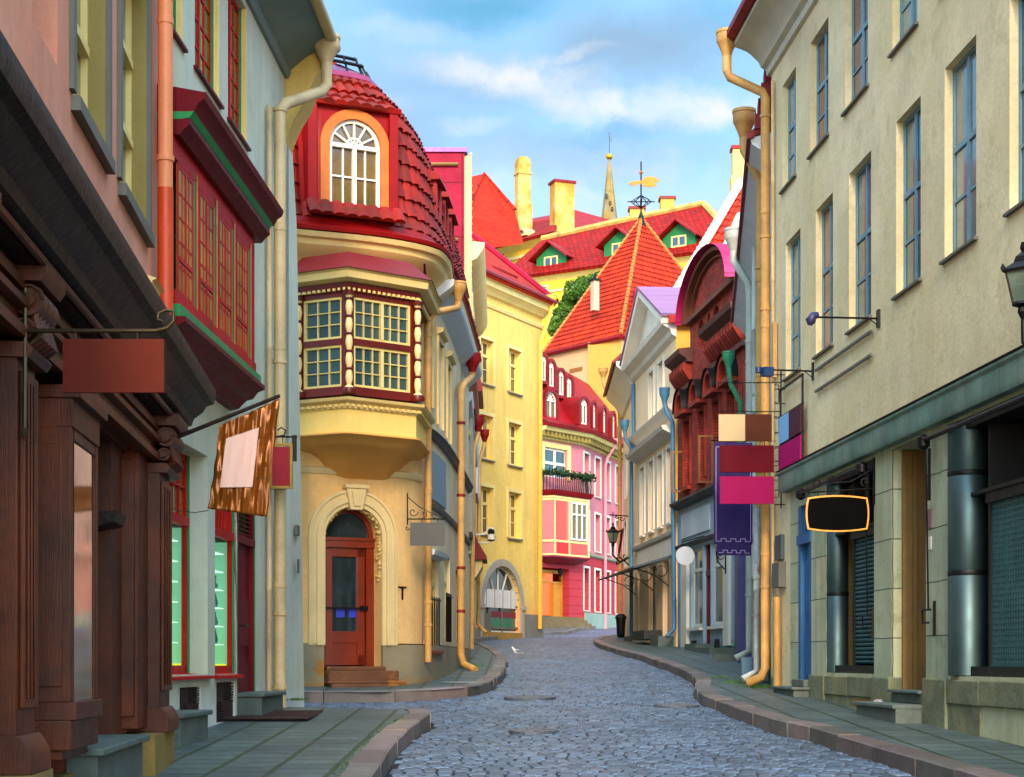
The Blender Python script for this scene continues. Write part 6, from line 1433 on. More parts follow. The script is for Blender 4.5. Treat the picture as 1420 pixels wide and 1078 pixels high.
# ------------------------------------------------------------------ red brick house
BR = mat('red_brick', c(196, 56, 28), .85, kind='brick', c2=c(146, 36, 18), mortar=c(90, 34, 26), bw=.27, bh=.09, ms=.012, var=.3, vs=.8, bump=.4, stain=.25, stainc=c(200, 96, 50), hb=.8)
BRD = mat('dark_red_brick', c(160, 46, 24), .85, var=.35, vs=3, bump=.4, bs=10)
F9 = FP((940, 52.8), (1035, 44)); U9 = F9.U
B = thing('building', 'red brick house with arched window hoods and a round topped gable', 'building', (5.8, 48, rz(48)))
lw = [(949.5, 958), (970, 978.5), (990, 999), (1010, 1021)]
ops = [(U9(a), U9(b), 7.0, 9.0, .25) for a, b in lw]
g0, g1 = U9(957), U9(1026)
part('wall', wall(MB(), F9, 0, F9.len, 6.4, 10.9, ops, D=6), BR, B)
m = MB(); gw_ = [(968.5, 975.5), (980, 985), (989, 997)]
gops = [(U9(a), U9(b), 10.95, 11.75, .2, .3) for a, b in gw_]
wall(m, F9, g0, g1, 10.9, 11.9, gops, D=3)
uc, r = (g0+g1)/2, (g1-g0)/2
m.poly(F9, [(uc+r*math.cos(R(t)), 11.9+1.35*math.sin(R(t))) for t in range(0, 181, 10)], -.3, 0)
part('gable', m, BR, B)
for o in gops: win(B, F9, *o[:4], MAROON, GLASS, dep=.2, cols=1, rows=(.5,), arch=.3)
part('gable_arch', MB().arc(F9, uc, 11.9, r-.15, r+.1, -.3, .25, sz=(1.45)/(r+.1), n=20).arc(F9, uc, 11.9, r-.5, r-.42, -.1, .12, sz=(1.45)/(r+.1), n=20).box(F9, g0, g1, 11.85, 12.0, 0, .2), mat('brown_sandstone', c(120, 60, 34), .8, var=.3, bump=.3), B)
q = MB()
for t in range(0, 180, 10):
    p0 = (uc+(r+.12)*math.cos(R(t)), 11.9+1.5*math.sin(R(t))); p1 = (uc+(r+.12)*math.cos(R(t+10)), 11.9+1.5*math.sin(R(t+10)))
    q.sheet(F9, [[(p0[0], .45, p0[1]), (p1[0], .45, p1[1]), (p1[0], -5, p1[1]), (p0[0], -5, p0[1])]])
part('barrel_roof', q, mat('pink_metal_roof', c(176, 30, 84), .6, spec=.15, kind='seam', bw=.9, bh=.8, var=.2, vs=.5, tint=c(200, 110, 160)), B, smooth=40)
for i, (a, b) in enumerate(((0, U9(961)), (U9(988), F9.len))):
    q = MB().mould(F9, a, b, [(0, 10.7), (.2, 10.72), (.2, 10.8), (.42, 10.95), (.45, 11.1), (0, 11.15)]).box(F9, a, b, 9.95, 10.1, 0, .12)
    W = part('parapet_cornice', q, mat('black_brown_cornice', c(92, 42, 30), .7, var=.3, bump=.2) if i == 0 else bpy.data.materials['black_brown_cornice'], B)
    q = MB(); us = a+.05
    while us < b-.1: q.mould(F9, us, us+.12, [(0, 10.15), (.1, 10.2), (.3, 10.5), (.3, 10.7), (0, 10.7)]); us += .32
    part('brackets', q, BRD, W)
for i, o in enumerate(ops):
    win(B, F9, *o[:4], MAROON, GLASS, dep=.16, fd=.03, cols=2, rows=(.65,), sill=(BRD, .12, .12), sur=(BRD, .12, .06))
    uc_ = (o[0]+o[1])/2; r_ = (o[1]-o[0])/2+.2
    h_ = part('window_hood', MB().arc(F9, uc_, 9.3, r_-.14, r_, 0, .3, n=14).arc(F9, uc_, 9.3, r_-.4, r_-.3, 0, .14, n=12).box(F9, uc_-r_, uc_+r_, 9.16, 9.3, 0, .3), BRD, B)
    q = MB()
    for t in range(0, 180, 15):
        p0 = (uc_+(r_+.03)*math.cos(R(t)), 9.3+(r_+.03)*math.sin(R(t))); p1 = (uc_+(r_+.03)*math.cos(R(t+15)), 9.3+(r_+.03)*math.sin(R(t+15)))
        q.sheet(F9, [[(p0[0], .36, p0[1]), (p1[0], .36, p1[1]), (p1[0], 0, p1[1]), (p0[0], 0, p0[1])]])
    part('hood_cap', q, IRON, h_, smooth=40)
GRB = mat('blue_grey_shopfront_paint', c(150, 174, 188), .6, var=.15, vs=1, streak=.15, dirt=c(48, 104, 100), dirtz=.7)
sh = [(958, 974), (986, 1006)]
ops = [(U9(a), U9(b), 2.6, 5.0, .2) for a, b in sh]+[(U9(975), U9(985), 1.9, 5.0, .25)]
part('ground_floor', wall(MB(), F9, 0, F9.len, 1.2, 6.4, ops, D=6), GRB, B)
part('string_course', MB().mould(F9, 0, F9.len, [(0, 6.35), (.2, 6.4), (.28, 6.5), (.28, 6.56), (0, 6.6)]).mould(F9, 0, F9.len, [(0, 5.1), (.1, 5.12), (.14, 5.2), (0, 5.26)]), mat('dark_slate_moulding', c(64, 66, 70), .6), B)
part('fascia', MB().box(F9, U9(946), U9(985), 5.4, 6.15, 0, .04), mat('white_fascia', c(190, 200, 206), .6), B)
for o in ops[:2]: win(B, F9, *o[:4], WHITE, GLASSB, dep=.12, fd=.03, cols=1, rows=(.72,), fw=.1, bw=.05, name='shop_window', sill=(WHITE, .12, .08))
a, b = ops[2][:2]
part('door', MB().box(F9, a, b, 1.9, 5, -.25, -.2).box(F9, a, a+.12, 1.9, 5, -.2, -.1).box(F9, b-.12, b, 1.9, 5, -.2, -.1).box(F9, a, b, 4.1, 4.25, -.2, -.08), MAROON, B)
part('pane', MB().box(F9, a+.12, b-.12, 2.8, 4.1, -.2, -.19), GLASS, B)
q = MB().box(F9, U9(948), U9(956), 2.0, 5.1, 0, .1).box(F9, U9(1007), U9(1014), 2.0, 5.1, 0, .1)
part('pilaster', q, WHITE, B)
q = MB()
for a, b in ((959, 966), (991, 998)): q.box(F9, U9(a), U9(b), 1.65, 2.2, 0, .012)
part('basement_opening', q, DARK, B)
part('door_step', MB().box(F9, U9(972), U9(988), 1.4, rz(48)+.35, 0, .5), STEPM, B); part('shop_step', MB().box(F9, U9(992), U9(1018), 1.4, rz(46)+.28, 0, .7), STEPM, B)
pipe(B, [F9.m(.1, .45, Z_(560, 53)), F9.m(.1, .4, Z_(572, 53)), F9.m(.15, .2, Z_(588, 53)), F9.m(.15, .15, 2.6), F9.m(.2, .4, 2.35)], .07, mat('blue_pipe', c(66, 118, 150), .5, var=.2), hop=1.3, bands=[F9.m(.15, .15, z) for z in (7, 5, 3.5)])
# ------------------------------------------------------------------ cream house with a pediment
PCH = mat('pale_peach_plaster', c(255, 218, 172), .8, var=.12, vs=.5, streak=.12, bump=.06)
F10 = FP((881, 61.3), (937, 53)); U10 = F10.U
WH2 = mat('off_white_moulding', c(226, 214, 196), .65, var=.12, streak=.1)
B = thing('building', 'pale peach house with a white pediment and a lilac metal roof', 'building', (4.9, 57, rz(57)))
hi = [(U10(a), U10(b), 9.9, 11.6, .18) for a, b in ((901, 907.5), (914, 920.5))]
lo = [(U10(a), U10(b), 6.1, 8.5, .18) for a, b in ((889, 894.5), (901, 907), (913.5, 919.5), (926, 932))]
gr = [(U10(884), U10(888), 2.4, 4.9, .3), (U10(899), U10(910), 2.4, 4.9, .3), (U10(919), U10(927), 2.2, 4.9, .3)]
part('wall', wall(MB(), F10, 0, F10.len, 1.5, 12.3, hi+lo+gr, D=6), PCH, B)
for o in hi+lo: win(B, F10, *o[:4], WHITE, GLASS, dep=.12, fd=.03, cols=2, rows=(.62,), sur=(WHITE, .14, .06), sill=(WHITE, .1, .06))
for o in gr: win(B, F10, *o[:4], mat('slate_green_joinery', c(60, 90, 88), .5) if o is gr[0] else bpy.data.materials['slate_green_joinery'], GLASSB, dep=.2, fd=.03, cols=1, rows=(.75,), fw=.1, name='shop_window')
q = MB().mould(F10, 0, F10.len, [(0, 9.5), (.1, 9.55), (.25, 9.7), (.28, 9.8), (0, 9.85)]).mould(F10, U10(883), F10.len-.1, [(0, 8.8), (.1, 8.85), (.4, 9.0), (.45, 9.12), (0, 9.2)]).mould(F10, 0, F10.len, [(0, 5.6), (.12, 5.65), (.15, 5.75), (0, 5.8)])
part('string_course', q, WH2, B)
q = MB().mould(F10, -.2, F10.len+.15, [(0, 11.9), (.15, 12.0), (.2, 12.15), (.45, 12.3), (.5, 12.45), (0, 12.5)])
l = F10.len; pk = 14.35; uc = l*.46
q.poly(F10, [(-.2, 12.45), (l+.15, 12.45), (uc, pk-.2)], -.2, .08)
for a, b in (((-.3, 12.45), (uc, pk)), ((l+.25, 12.45), (uc, pk))): q.bar(F10, a, b, .28, -.2, .5)
part('pediment', q, WH2, B)
f = lambda u, d, z: F10.m(u, d, z)
part('roof', MB().slab([f(uc, .55, pk+.2), f(l+.4, .55, 12.6), f(l+.4, -7, 12.6), f(uc, -7, pk+.2)], .08).slab([f(uc, .55, pk+.2), f(-.4, .55, 12.6), f(-.4, -7, 12.6), f(uc, -7, pk+.2)], .08), mat('lilac_metal_roof', c(150, 104, 136), .6, .0, spec=.2, kind='seam', bw=.9, bh=30, var=.15, vs=.4), B)
part('verge', MB().box(Fr([f(l, .3, 0).xy, f(l, -6, 0).xy]), 0, 6.3, 12.3, 12.55, .38, .46), REDM, B)
part('side_wall', MB().box(F10, l, l+.03, 6, 12.3, -6, -.0), mat('sunlit_yellow_side', c(232, 172, 64), .8, var=.12), B)  # yellow tone holds the sunlight falling on this side wall
part('red_flashing', MB().box(F10, l+.03, l+.1, 8.8, 10.9, -6, -.05), REDM, B)
part('shop_fascia', MB().box(F10, U10(886), U10(936), 5.0, 5.55, 0, .06), WHITE, B)
q = MB().mould(F10, U10(878)-.2, U10(934), [(.1, 4.98), (1.3, 4.62), (1.3, 4.56), (.1, 4.9)])
cn = part('canopy', q, mat('dark_blue_canopy', c(44, 62, 78), .5), B)
q = MB()
for uu in (U10(884), U10(908), U10(930)):
    q.tube([F10.m(uu, .05, 4.0), F10.m(uu, .5, 4.35), F10.m(uu, 1.2, 4.6)], .02, 5)
    q.tube([F10.m(uu, .3+.18*math.cos(t*.7), 4.5+.18*math.sin(t*.7)) for t in range(9)], .016, 5)
part('canopy_bracket', q, IRON, cn)
part('bench_box', MB().box(F10, U10(905), U10(922), 2.3, 2.6, .1, .7), mat('black_planter', c(30, 34, 34), .6), B)
part('door_step', MB().box(F10, U10(884), U10(897), 1.5, rz(59)+.35, 0, .5).box(F10, U10(922), U10(934), 1.5, rz(55)+.4, 0, .5), STEPM, B)
pipe(B, [F10.m(.0, .4, Z_(597, 61)), F10.m(.0, .38, Z_(606, 61)), F10.m(.0, .15, Z_(620, 61)), F10.m(.0, .15, 2.5)], .07, bpy.data.materials['blue_pipe'], hop=1.2, bands=[F10.m(0, .15, 3.4)])
pipe(B, [F10.m(.12, .1, 11.8), F10.m(.12, .08, 9.0)], .07, bpy.data.materials['blue_pipe'])
# ------------------------------------------------------------------ peach house beyond
F11 = FP((864.5, 69.5), (880.5, 61.8))
B = thing('building', 'slim peach house with a red eave and one yellow downpipe at the bend', 'building', (4.6, 65, rz(65)))
ops = [(a, a+1.3, z, z+1.8, .15) for a in (1.4, 5) for z in (4.0+1.4, 8.2)]
ops += [(4.6, 5.7, 2.6, 4.6, .15)]
part('wall', wall(MB(), F11, 0, F11.len, 2, 12.6, ops, D=6), PCH, B)
for o in ops: win(B, F11, *o[:4], WHITE, GLASS, dep=.1, fd=.03, cols=2, rows=(.6,), sur=(WHITE, .12, .04))
part('cornice', MB().mould(F11, -.3, F11.len, [(0, 11.7), (.1, 11.75), (.3, 12.2), (.6, 12.5), (.7, 12.6), (.7, 12.75), (0, 12.8)]), WH2, B)
part('roof', MB().slab([F11.m(-.4, .85, 12.75), F11.m(F11.len, .85, 12.75), F11.m(F11.len, -2, 15.4), F11.m(-.4, -2, 15.4)], .1), DKRED, B)
pipe(B, [F11.m(0, .85, Z_(520, 69)), F11.m(0, .8, Z_(532, 69)), F11.m(0, .2, Z_(560, 69)), F11.m(0, .15, Z_(572, 69)), F11.m(0, .15, 2.9)], .085, YPIPE, hop=1.1, bands=[F11.m(0, .15, z) for z in (9, 6.5, 4.5)])
# ------------------------------------------------------------------ house with the steep orange roof behind the brick one
B = thing('building', 'house behind the brick gable with a steep orange tiled roof edged in white', 'building', (9, 68, rz(68)))
a, b_, t0, t1 = P(928, 424, 63), P(1080, 470, 60), P(1029, 254, 72), P(1130, 254, 70)
q = MB().tiles(lambda u, v: (a.lerp(b_, u/5)).lerp(t0.lerp(t1, u/5), v/8), 5, 8, .3, .45, .07)
rf = part('roof', q, TOR, B, smooth=0)
part('roof_core', MB().slab([a-Vector((0, -.1, .1)), b_-Vector((0, -.1, .1)), t1-Vector((0, -.1, .1)), t0-Vector((0, -.1, .1))], .1), bpy.data.materials['tower_roof_tile'], rf)
q = MB()
for i in range(26): q.tube([a.lerp(t0, i/26)+Vector((0, -.1, .12)), a.lerp(t0, (i+1)/26+.004)+Vector((0, -.1, .06))], [.2, .16], 6)
part('verge_tiles', q, WHITE, rf)
q = MB()
c0, c1 = P(985, 395, 60.5), P(1027, 300, 64)
for i in range(14): q.tube([c0.lerp(c1, i/14)+Vector((0, 0, .1)), c0.lerp(c1, (i+1)/14)+Vector((0, 0, .05))], [.17, .13], 6)
part('parapet_tiles', q, WHITE, rf)
part('wall', MB().slab([Vector((a.x+.6, a.y+.6, 0)), Vector((b_.x, b_.y+.6, 0)), Vector((b_.x, b_.y+12, 0)), Vector((a.x+.6, a.y+12, 0))], .1).wbox((a.x+b_.x)/2+.5, 68, 7, 3.6, 8, 14), PCH, B)
cx = X_(1023, 73); part('chimney', MB().wbox(cx, 73, (Z_(210, 73)+Z_(290, 73))/2, .5, .6, Z_(210, 73)-Z_(290, 73)).wbox(cx, 73, (Z_(247, 73)+Z_(290, 73))/2, .62, .72, Z_(247, 73)-Z_(290, 73)), mat('cream_chimney', c(240, 200, 110), .8, var=.15), B)
part('chimney_cap', MB().wbox(cx, 73, Z_(207, 73), .62, .7, .16), ORANGET, B)
# ------------------------------------------------------------------ signs, lanterns and small things
def W_(px, py, Y): return P(px, py, Y)
def board(name, pl, pr, yt, yb, Y, th, mt, parent, tilt=0):
    Fb = Fr([(X_(pl, Y), Y), (X_(pr, Y), Y+tilt)]); return part(name, MB().box(Fb, 0, Fb.len, Z_(yb, Y), Z_(yt, Y), -th/2, th/2), mt, parent)
def frame(name, pl, pr, yt, yb, Y, w_, th, mt, parent, tilt=0):
    Fb = Fr([(X_(pl, Y), Y), (X_(pr, Y), Y+tilt)]); z0, z1 = Z_(yb, Y), Z_(yt, Y); l = Fb.len
    q = MB().box(Fb, 0, w_, z0, z1, -th/2, th/2).box(Fb, l-w_, l, z0, z1, -th/2, th/2).box(Fb, w_, l-w_, z0, z0+w_, -th/2, th/2).box(Fb, w_, l-w_, z1-w_, z1, -th/2, th/2)
    return part(name, q, mt, parent)
# brown board
Y = 8.75; T = thing('hanging_sign', 'blank brown wooden board hanging from a curled iron rod at the brown shopfront', 'sign', P(158, 508, Y))
board('board', 88, 228, 471, 545, Y, .03, mat('red_brown_board', c(92, 32, 18), .8, spec=.15, var=.15, vs=4, bump=.1), T)
q = MB().tube([P(30, 459, Y), P(215, 459, Y), P(232, 455, Y), P(241, 445, Y), P(240, 432, Y), P(230, 430, Y), P(220, 434, Y), P(218, 443, Y), P(226, 446, Y)], [.012]*4+[.011, .01, .009, .008, .006], 8)
q.tube([P(35, 400, Y), P(34, 606, Y)], .012, 6).tube([P(34, 520, Y), P(38, 480, Y), P(60, 462, Y)], .008, 6)
q.tube([P(104, 459, Y), P(104, 472, Y)], .005, 5).tube([P(190, 459, Y), P(190, 472, Y)], .005, 5)
q.lathe(P(35, 412, Y), [(.01, -.03), (.02, 0), (.01, .03)], 6).lathe(P(34, 600, Y), [(.01, -.03), (.02, 0), (.01, .03)], 6)
part('bracket', q, mat('bronze_iron', c(70, 58, 36), .4, .6, var=.3), T, smooth=50)
# golden banner
Y = 14.2; T = thing('banner', 'golden satin banner with a blank pale panel on a slanting wooden pole', 'banner', P(340, 640, Y))
part('pole', MB().tube([P(232, 612, Y+.1), P(388, 549, Y)], [.02, .016], 8), WOODD, T, smooth=50)
GOLD = mat('gold_satin', c(150, 84, 20), .35, .45, var=.35, vs=3, bump=.25, bs=6, spec=.6)
q = MB(); NU, NV = 40, 44
def bn(i, j):
    s_, t = i/NU, j/NV
    top = P(304+(388-304)*s_, 590-(590-553)*s_, Y); bot = P(289+(370-289)*s_, 706+11*s_, Y)
    p = top.lerp(bot, t); wv = .6*.018*math.sin(s_*17+t*2)+.012*math.sin(s_*31+t*5)+.02*math.sin(t*4+s_*3)+.008*math.sin(s_*53-t*9)
    edge = min(s_, 1-s_)*8; p.x += .004*math.sin(t*23)*(1 if edge < 1 else 0)
    return p+Vector((0, wv, 0))
for i in range(NU):
    for j in range(NV): q.face([bn(i, j), bn(i+1, j), bn(i+1, j+1), bn(i, j+1)])
cl_ = part('cloth', q, GOLD, T, smooth=60); sm = cl_.modifiers.new('s', 'SOLIDIFY'); sm.thickness = .004
q = MB()
def bp(s_, t):
    i, j = s_*NU, t*NV; i0, j0 = int(i), int(j); p = bn(i, j); p.y = Y+(p.y-Y)*.35-.035; return p
for i in range(12):
    for j in range(12):
        S = lambda a: .16+.55*a/12+0; Tt = lambda b_: .2+.55*b_/12
        q.face([bp(S(i), Tt(j)), bp(S(i+1), Tt(j)), bp(S(i+1), Tt(j+1)), bp(S(i), Tt(j+1))])
part('blank_panel', q, mat('pale_pink_cloth', c(204, 168, 156), .8, var=.05, bump=.05), T, smooth=60)
part('cord', MB().tube([P(289, 708, Y), P(270, 711, Y+.2), P(250, 709, Y+.6), P(232, 702, Y+1.2)], .004, 5), IRON, T)
# red framed hanging sign
Y = 21.8; T = thing('hanging_sign', 'small crimson sign in a gilt frame hanging by the cream downpipe', 'sign', P(391, 646, Y))
board('board', 377, 403, 620, 674, Y, .02, mat('crimson_board', c(150, 14, 34), .75), T)
frame('frame', 374, 406, 615, 678, Y, .035, .05, mat('gilt_frame', c(150, 122, 50), .4, .4, var=.3), T)
q = MB().tube([P(374, 606, Y), P(412, 606, Y)], .012, 6).box(Fr([(X_(405, Y), Y), (X_(411, Y), Y)]), 0, .06, Z_(640, Y), Z_(604, Y), -.02, .02)
q.tube([P(383, 606, Y), P(394, 604, Y), P(396, 597, Y), P(390, 593, Y), P(385, 597, Y)], .01, 6).tube([P(392, 606, Y), P(392, 615, Y)], .006, 5)
part('bracket', q, IRON, T)
# small lantern under the bay
Y = 20.1; T = thing('lantern', 'tiny black lantern hanging from the cornice of the red bay', 'lantern', P(321, 302, Y))
o = P(321, 302, Y); part('lamp_housing', MB().lathe(o, [(.01, .1), (.02, .09), (.075, .055), (.08, .045), (.06, .04), (.055, -.05), (.04, -.07), (.01, -.08)], 6).tube([o+Vector((0, 0, .09)), o+Vector((0, 0, .28))], .006, 5), IRON, T)
part('lamp_glass', MB().lathe(o, [(.062, -.045), (.066, .04)], 6), glass('amber_lamp_glass', c(150, 120, 60)), T)
# grey sign and its wrought bracket
Y = 28.0; T = thing('hanging_sign', 'blank grey board on a scrolled iron bracket beside the arched red door', 'sign', P(594, 742, Y))
board('board', 569, 617, 725, 757, Y, .03, mat('mid_grey_board', c(84, 82, 78), .75, var=.06), T)
q = MB().tube([P(565, 684, Y+.3), P(565, 728, Y+.3)], .012, 6).tube([P(565, 720, Y+.3), P(617, 720, Y)], .012, 6).tube([P(566, 690, Y+.3), P(580, 702, Y), P(598, 712, Y), P(614, 718, Y)], .008, 6)
def spiral(cx, cy, r_, turns, st, Yy, flip=1):
    return [P(cx+r_*(1-i/16)*math.cos(st+flip*i*turns*6.28/16), cy+r_*(1-i/16)*math.sin(st+flip*i*turns*6.28/16), Yy) for i in range(16)]
for a in (spiral(573, 710, 7, 1.2, 0, Y), spiral(588, 713, 5, 1.2, 2, Y, -1), spiral(602, 715, 4, 1.2, 1, Y), spiral(565, 732, 4, 1.0, 0, Y+.3)): q.tube(a, .007, 5)
for x in (585, 607): q.tube([P(x, 719, Y), P(x, 727, Y)], .006, 5)
part('bracket', q, IRON, T)
# floodlights on arms
Y = 21.3
for (x0, x1, ya, Y, lb) in ((1127, 1218, 440, 21.3, 'indigo floodlight on a long arm below the window sills of the pale yellow wall'), (1061, 1128, 513, 24.75, 'blue square floodlight on a shorter arm above the stack of hanging boards')):
    T = thing('floodlight', lb, 'floodlight', P(x0, ya, Y), 'floodlights on wall arms')
    q = MB().tube([P(x0+6, ya, Y), P(x1, ya+2, Y)], .014, 6).box(Fr([(X_(x1-2, Y), Y), (X_(x1+2, Y), Y)]), 0, .04, Z_(ya+14, Y), Z_(ya-10, Y), -.05, .05).tube([P(x1, ya+12, Y), P(x1-14, ya+1, Y)], .008, 5)
    part('arm', q, IRON, T)
    o = P(x0, ya+3, Y)
    if Y < 22: q = MB().tube([P(x0+8, ya-3, Y), P(x0+1, ya-2, Y), P(x0-3, ya+5, Y), P(x0-4, ya+11, Y)], [.04, .055, .07, .03], 10)
    else: q = MB().wbox(o.x+.03, o.y, o.z, .16, .14, .13, .3).lathe(o+Vector((-.1, 0, .03)), [(.01, -.05), (.05, -.04), (.05, .04), (.01, .05)], 8)
    part('lamp_head', q, mat('indigo_lamp_paint', c(46, 42, 92), .4, var=.2) if Y < 22 else mat('blue_lamp_paint', c(34, 60, 104), .4), T, smooth=50)
# boards flat on the wall frame
T = thing('wall_sign', 'iron frame on the yellow wall with a blue and maroon board above magenta', 'sign', F7.m(u7(1104), .1, 5))
a, b = u7(1088.5), u7(1120)
zt_, zb_ = 5.92, 4.55
q = MB()
for uu in (a, b-.03): q.box(F7, uu, uu+.03, zb_, zt_, .06, .09)
for z in (zt_-.03, 5.45, 5.02): q.box(F7, a, b, z, z+.03, .055, .085)
part('frame', q, IRON, T)
part('pale_blue_board', MB().box(F7, a+.03, a+(b-a)*.48, 5.03, 5.45, .08, .11), mat('sky_blue_board', c(128, 178, 220), .75, var=.05, spec=.12, bump=.04), T)
part('maroon_board', MB().box(F7, a+(b-a)*.48+.002, b-.03, 5.03, 5.45, .08, .11), mat('dark_maroon_board', c(78, 44, 56), .75, var=.05, spec=.12, bump=.04), T)
part('magenta_board', MB().box(F7, a+.03, b-.03, 4.6, 4.99, .08, .11), mat('magenta_board', c(170, 18, 96), .75, var=.05, spec=.12, bump=.04), T)
# stack of boards facing the street
Yb = 26.6
rack = thing('sign_rack', 'tall black iron ladder bracket fixed to the wall to carry three hanging boards', 'sign bracket', P(1083, 610, Yb))
q = MB()
for x in (1083, 1090): q.tube([P(x, 515, Yb), P(x, 705, Yb)], .012, 5)
for k in range(10): y_ = 520+k*20; q.tube([P(1074, y_, Yb), P(1092, y_, Yb)], .009, 5)
for k in range(4): y_ = 540+k*44; q.tube([P(1074, y_-6, Yb), P(1080, y_-6, Yb), P(1080, y_+18, Yb), P(1074, y_+18, Yb)], .009, 5)
for y_ in (531, 571): q.tube([P(996, y_, Yb), P(1083, y_, Yb)], .008, 5)
for x in (996, 1030): q.tube([P(x, 531, Yb), P(x, 572, Yb)], .006, 5)
part('iron_ladder', q, IRON, rack)
cb_, bb = mat('cream_board', c(186, 164, 126), .75, var=.05, spec=.12, bump=.04), mat('brown_board', c(76, 38, 22), .75, var=.05, spec=.12, bump=.04)
T = thing('hanging_board', 'half cream and half brown board, topmost of the three on the iron ladder', 'sign', P(1033, 593, Yb), 'boards hung on the iron ladder')
board('cream_half', 996.5, 1033, 575, 612, Yb, .04, cb_, T); board('brown_half', 1033.2, 1070, 575, 612, Yb, .04, bb, T)
for lb, yt, yb, cc_ in (('dark crimson board, middle one of the three on the iron ladder', 618, 655, c(86, 4, 22)), ('bright magenta board, lowest of the three on the iron ladder', 661, 699, c(138, 12, 72))):
    T = thing('hanging_board', lb, 'sign', P(1035, (yt+yb)/2, Yb), 'boards hung on the iron ladder')
    board('board', 998, 1073, yt, yb, Yb, .04, mat('board_red' if yt < 650 else 'board_magenta', cc_, .75, var=.05, spec=.12, bump=.04), T)
    part('hanger', MB().tube([P(1008, yt-6, Yb), P(1008, yt, Yb)], .006, 5).tube([P(1060, yt-6, Yb), P(1060, yt, Yb)], .006, 5).tube([P(998, yt-6, Yb), P(1076, yt-6, Yb)], .006, 5), IRON, T)
# purple banner with battlement border
Y = 28.6; T = thing('banner', 'long indigo banner with a pale battlement outline near its lower edge', 'banner', P(1018, 690, Y))
Fb = Fr([(X_(990, Y), Y), (X_(1045, Y), Y+.15)]); zt_, zb_ = Z_(613, Y), Z_(770, Y); l = Fb.len
q = MB().box(Fb, 0, l, Z_(755, Y), zt_, -.006, .006).box(Fb, l*.08, l*.97, zb_, Z_(755, Y), -.006, .006)
part('cloth', q, mat('indigo_cloth', c(42, 20, 92), .7, var=.15, vs=2, bump=.1), T)
q = MB().box(Fb, .03, .04, Z_(750, Y), zt_-.08, .007, .011).box(Fb, .03, l-.03, zt_-.09, zt_-.08, .007, .011).box(Fb, l-.04, l-.03, Z_(750, Y), zt_-.08, .007, .011)
for base, x0, x1 in ((Z_(751, Y), .04, l-.04), (Z_(767, Y), l*.12, l*.92)):
    k = 7; w_ = (x1-x0)/k
    for i in range(k):
        hgt_ = .045 if i % 2 else 0
        q.box(Fb, x0+i*w_, x0+(i+1)*w_, base+hgt_, base+hgt_+.01, .007, .011)
        if i: q.box(Fb, x0+i*w_-.005, x0+i*w_+.005, base, base+.055, .007, .0105)
part('border', q, mat('lavender_border', c(190, 170, 220), .6), T)
part('rod', MB().tube([P(986, 611, Y), P(1056, 611, Y+.15)], .014, 6), IRON, T)
# black shield sign
Y = 21.5; T = thing('hanging_sign', 'black barrel shaped sign with a gold rim hanging from a curled iron bracket', 'sign', P(1161, 712, Y))
Fb = Fr([(X_(1117, Y), Y), (X_(1205, Y), Y)]); l = Fb.len; z0, z1 = Z_(738, Y), Z_(687, Y)
def shield(k):
    cx, cz_, w_, h_ = l/2, (z0+z1)/2, l/2-k, (z1-z0)/2-k; pts = []
    for t in range(0, 11): s_ = -1+t/5; pts.append((cx+s_*w_*.94, cz_+h_*(.86+.14*(1-s_*s_))))
    for t in range(1, 10): s_ = 1-t/5; pts.append((cx+w_*(.94+.06*(1-s_*s_)), cz_+s_*h_*.86))
    for t in range(0, 11): s_ = 1-t/5; pts.append((cx+s_*w_*.94, cz_-h_*(.86+.14*(1-s_*s_))))
    for t in range(1, 10): s_ = -1+t/5; pts.append((cx-w_*(.94+.06*(1-s_*s_)), cz_+s_*h_*.86))
    return pts
part('rim', MB().poly(Fb, shield(0), -.025, .02), mat('gold_rim', c(216, 150, 60), .35, .4, var=.15), T)
part('board', MB().poly(Fb, shield(.022), -.03, .026), mat('black_board', c(8, 7, 7), .9, var=.1, spec=.05), T)
q = MB().tube([P(1208, 678, Y), P(1105, 684, Y)], .012, 6).tube([P(1212, 635, Y), P(1212, 700, Y)], .016, 6)
for a in (spiral(1113, 682, 9, 1.2, 0, Y), spiral(1155, 664, 9, 1.1, 0, Y), spiral(1216, 652, 9, 1.2, 3, Y, -1), spiral(1218, 676, 8, 1.2, 3, Y), spiral(1200, 668, 7, 1.1, 2, Y)): q.tube(a, .009, 5)
q.tube([P(1120, 680, Y), P(1140, 672, Y), P(1180, 668, Y), P(1212, 650, Y)], .01, 6)
for x in (1134, 1190): q.tube([P(x, 680, Y), P(x, 689, Y)], .007, 5)
q.tube([P(1133+5*math.cos(t), 671+5*math.sin(t), Y) for t in [i*.7 for i in range(10)]], .007, 5)
part('bracket', q, IRON, T)
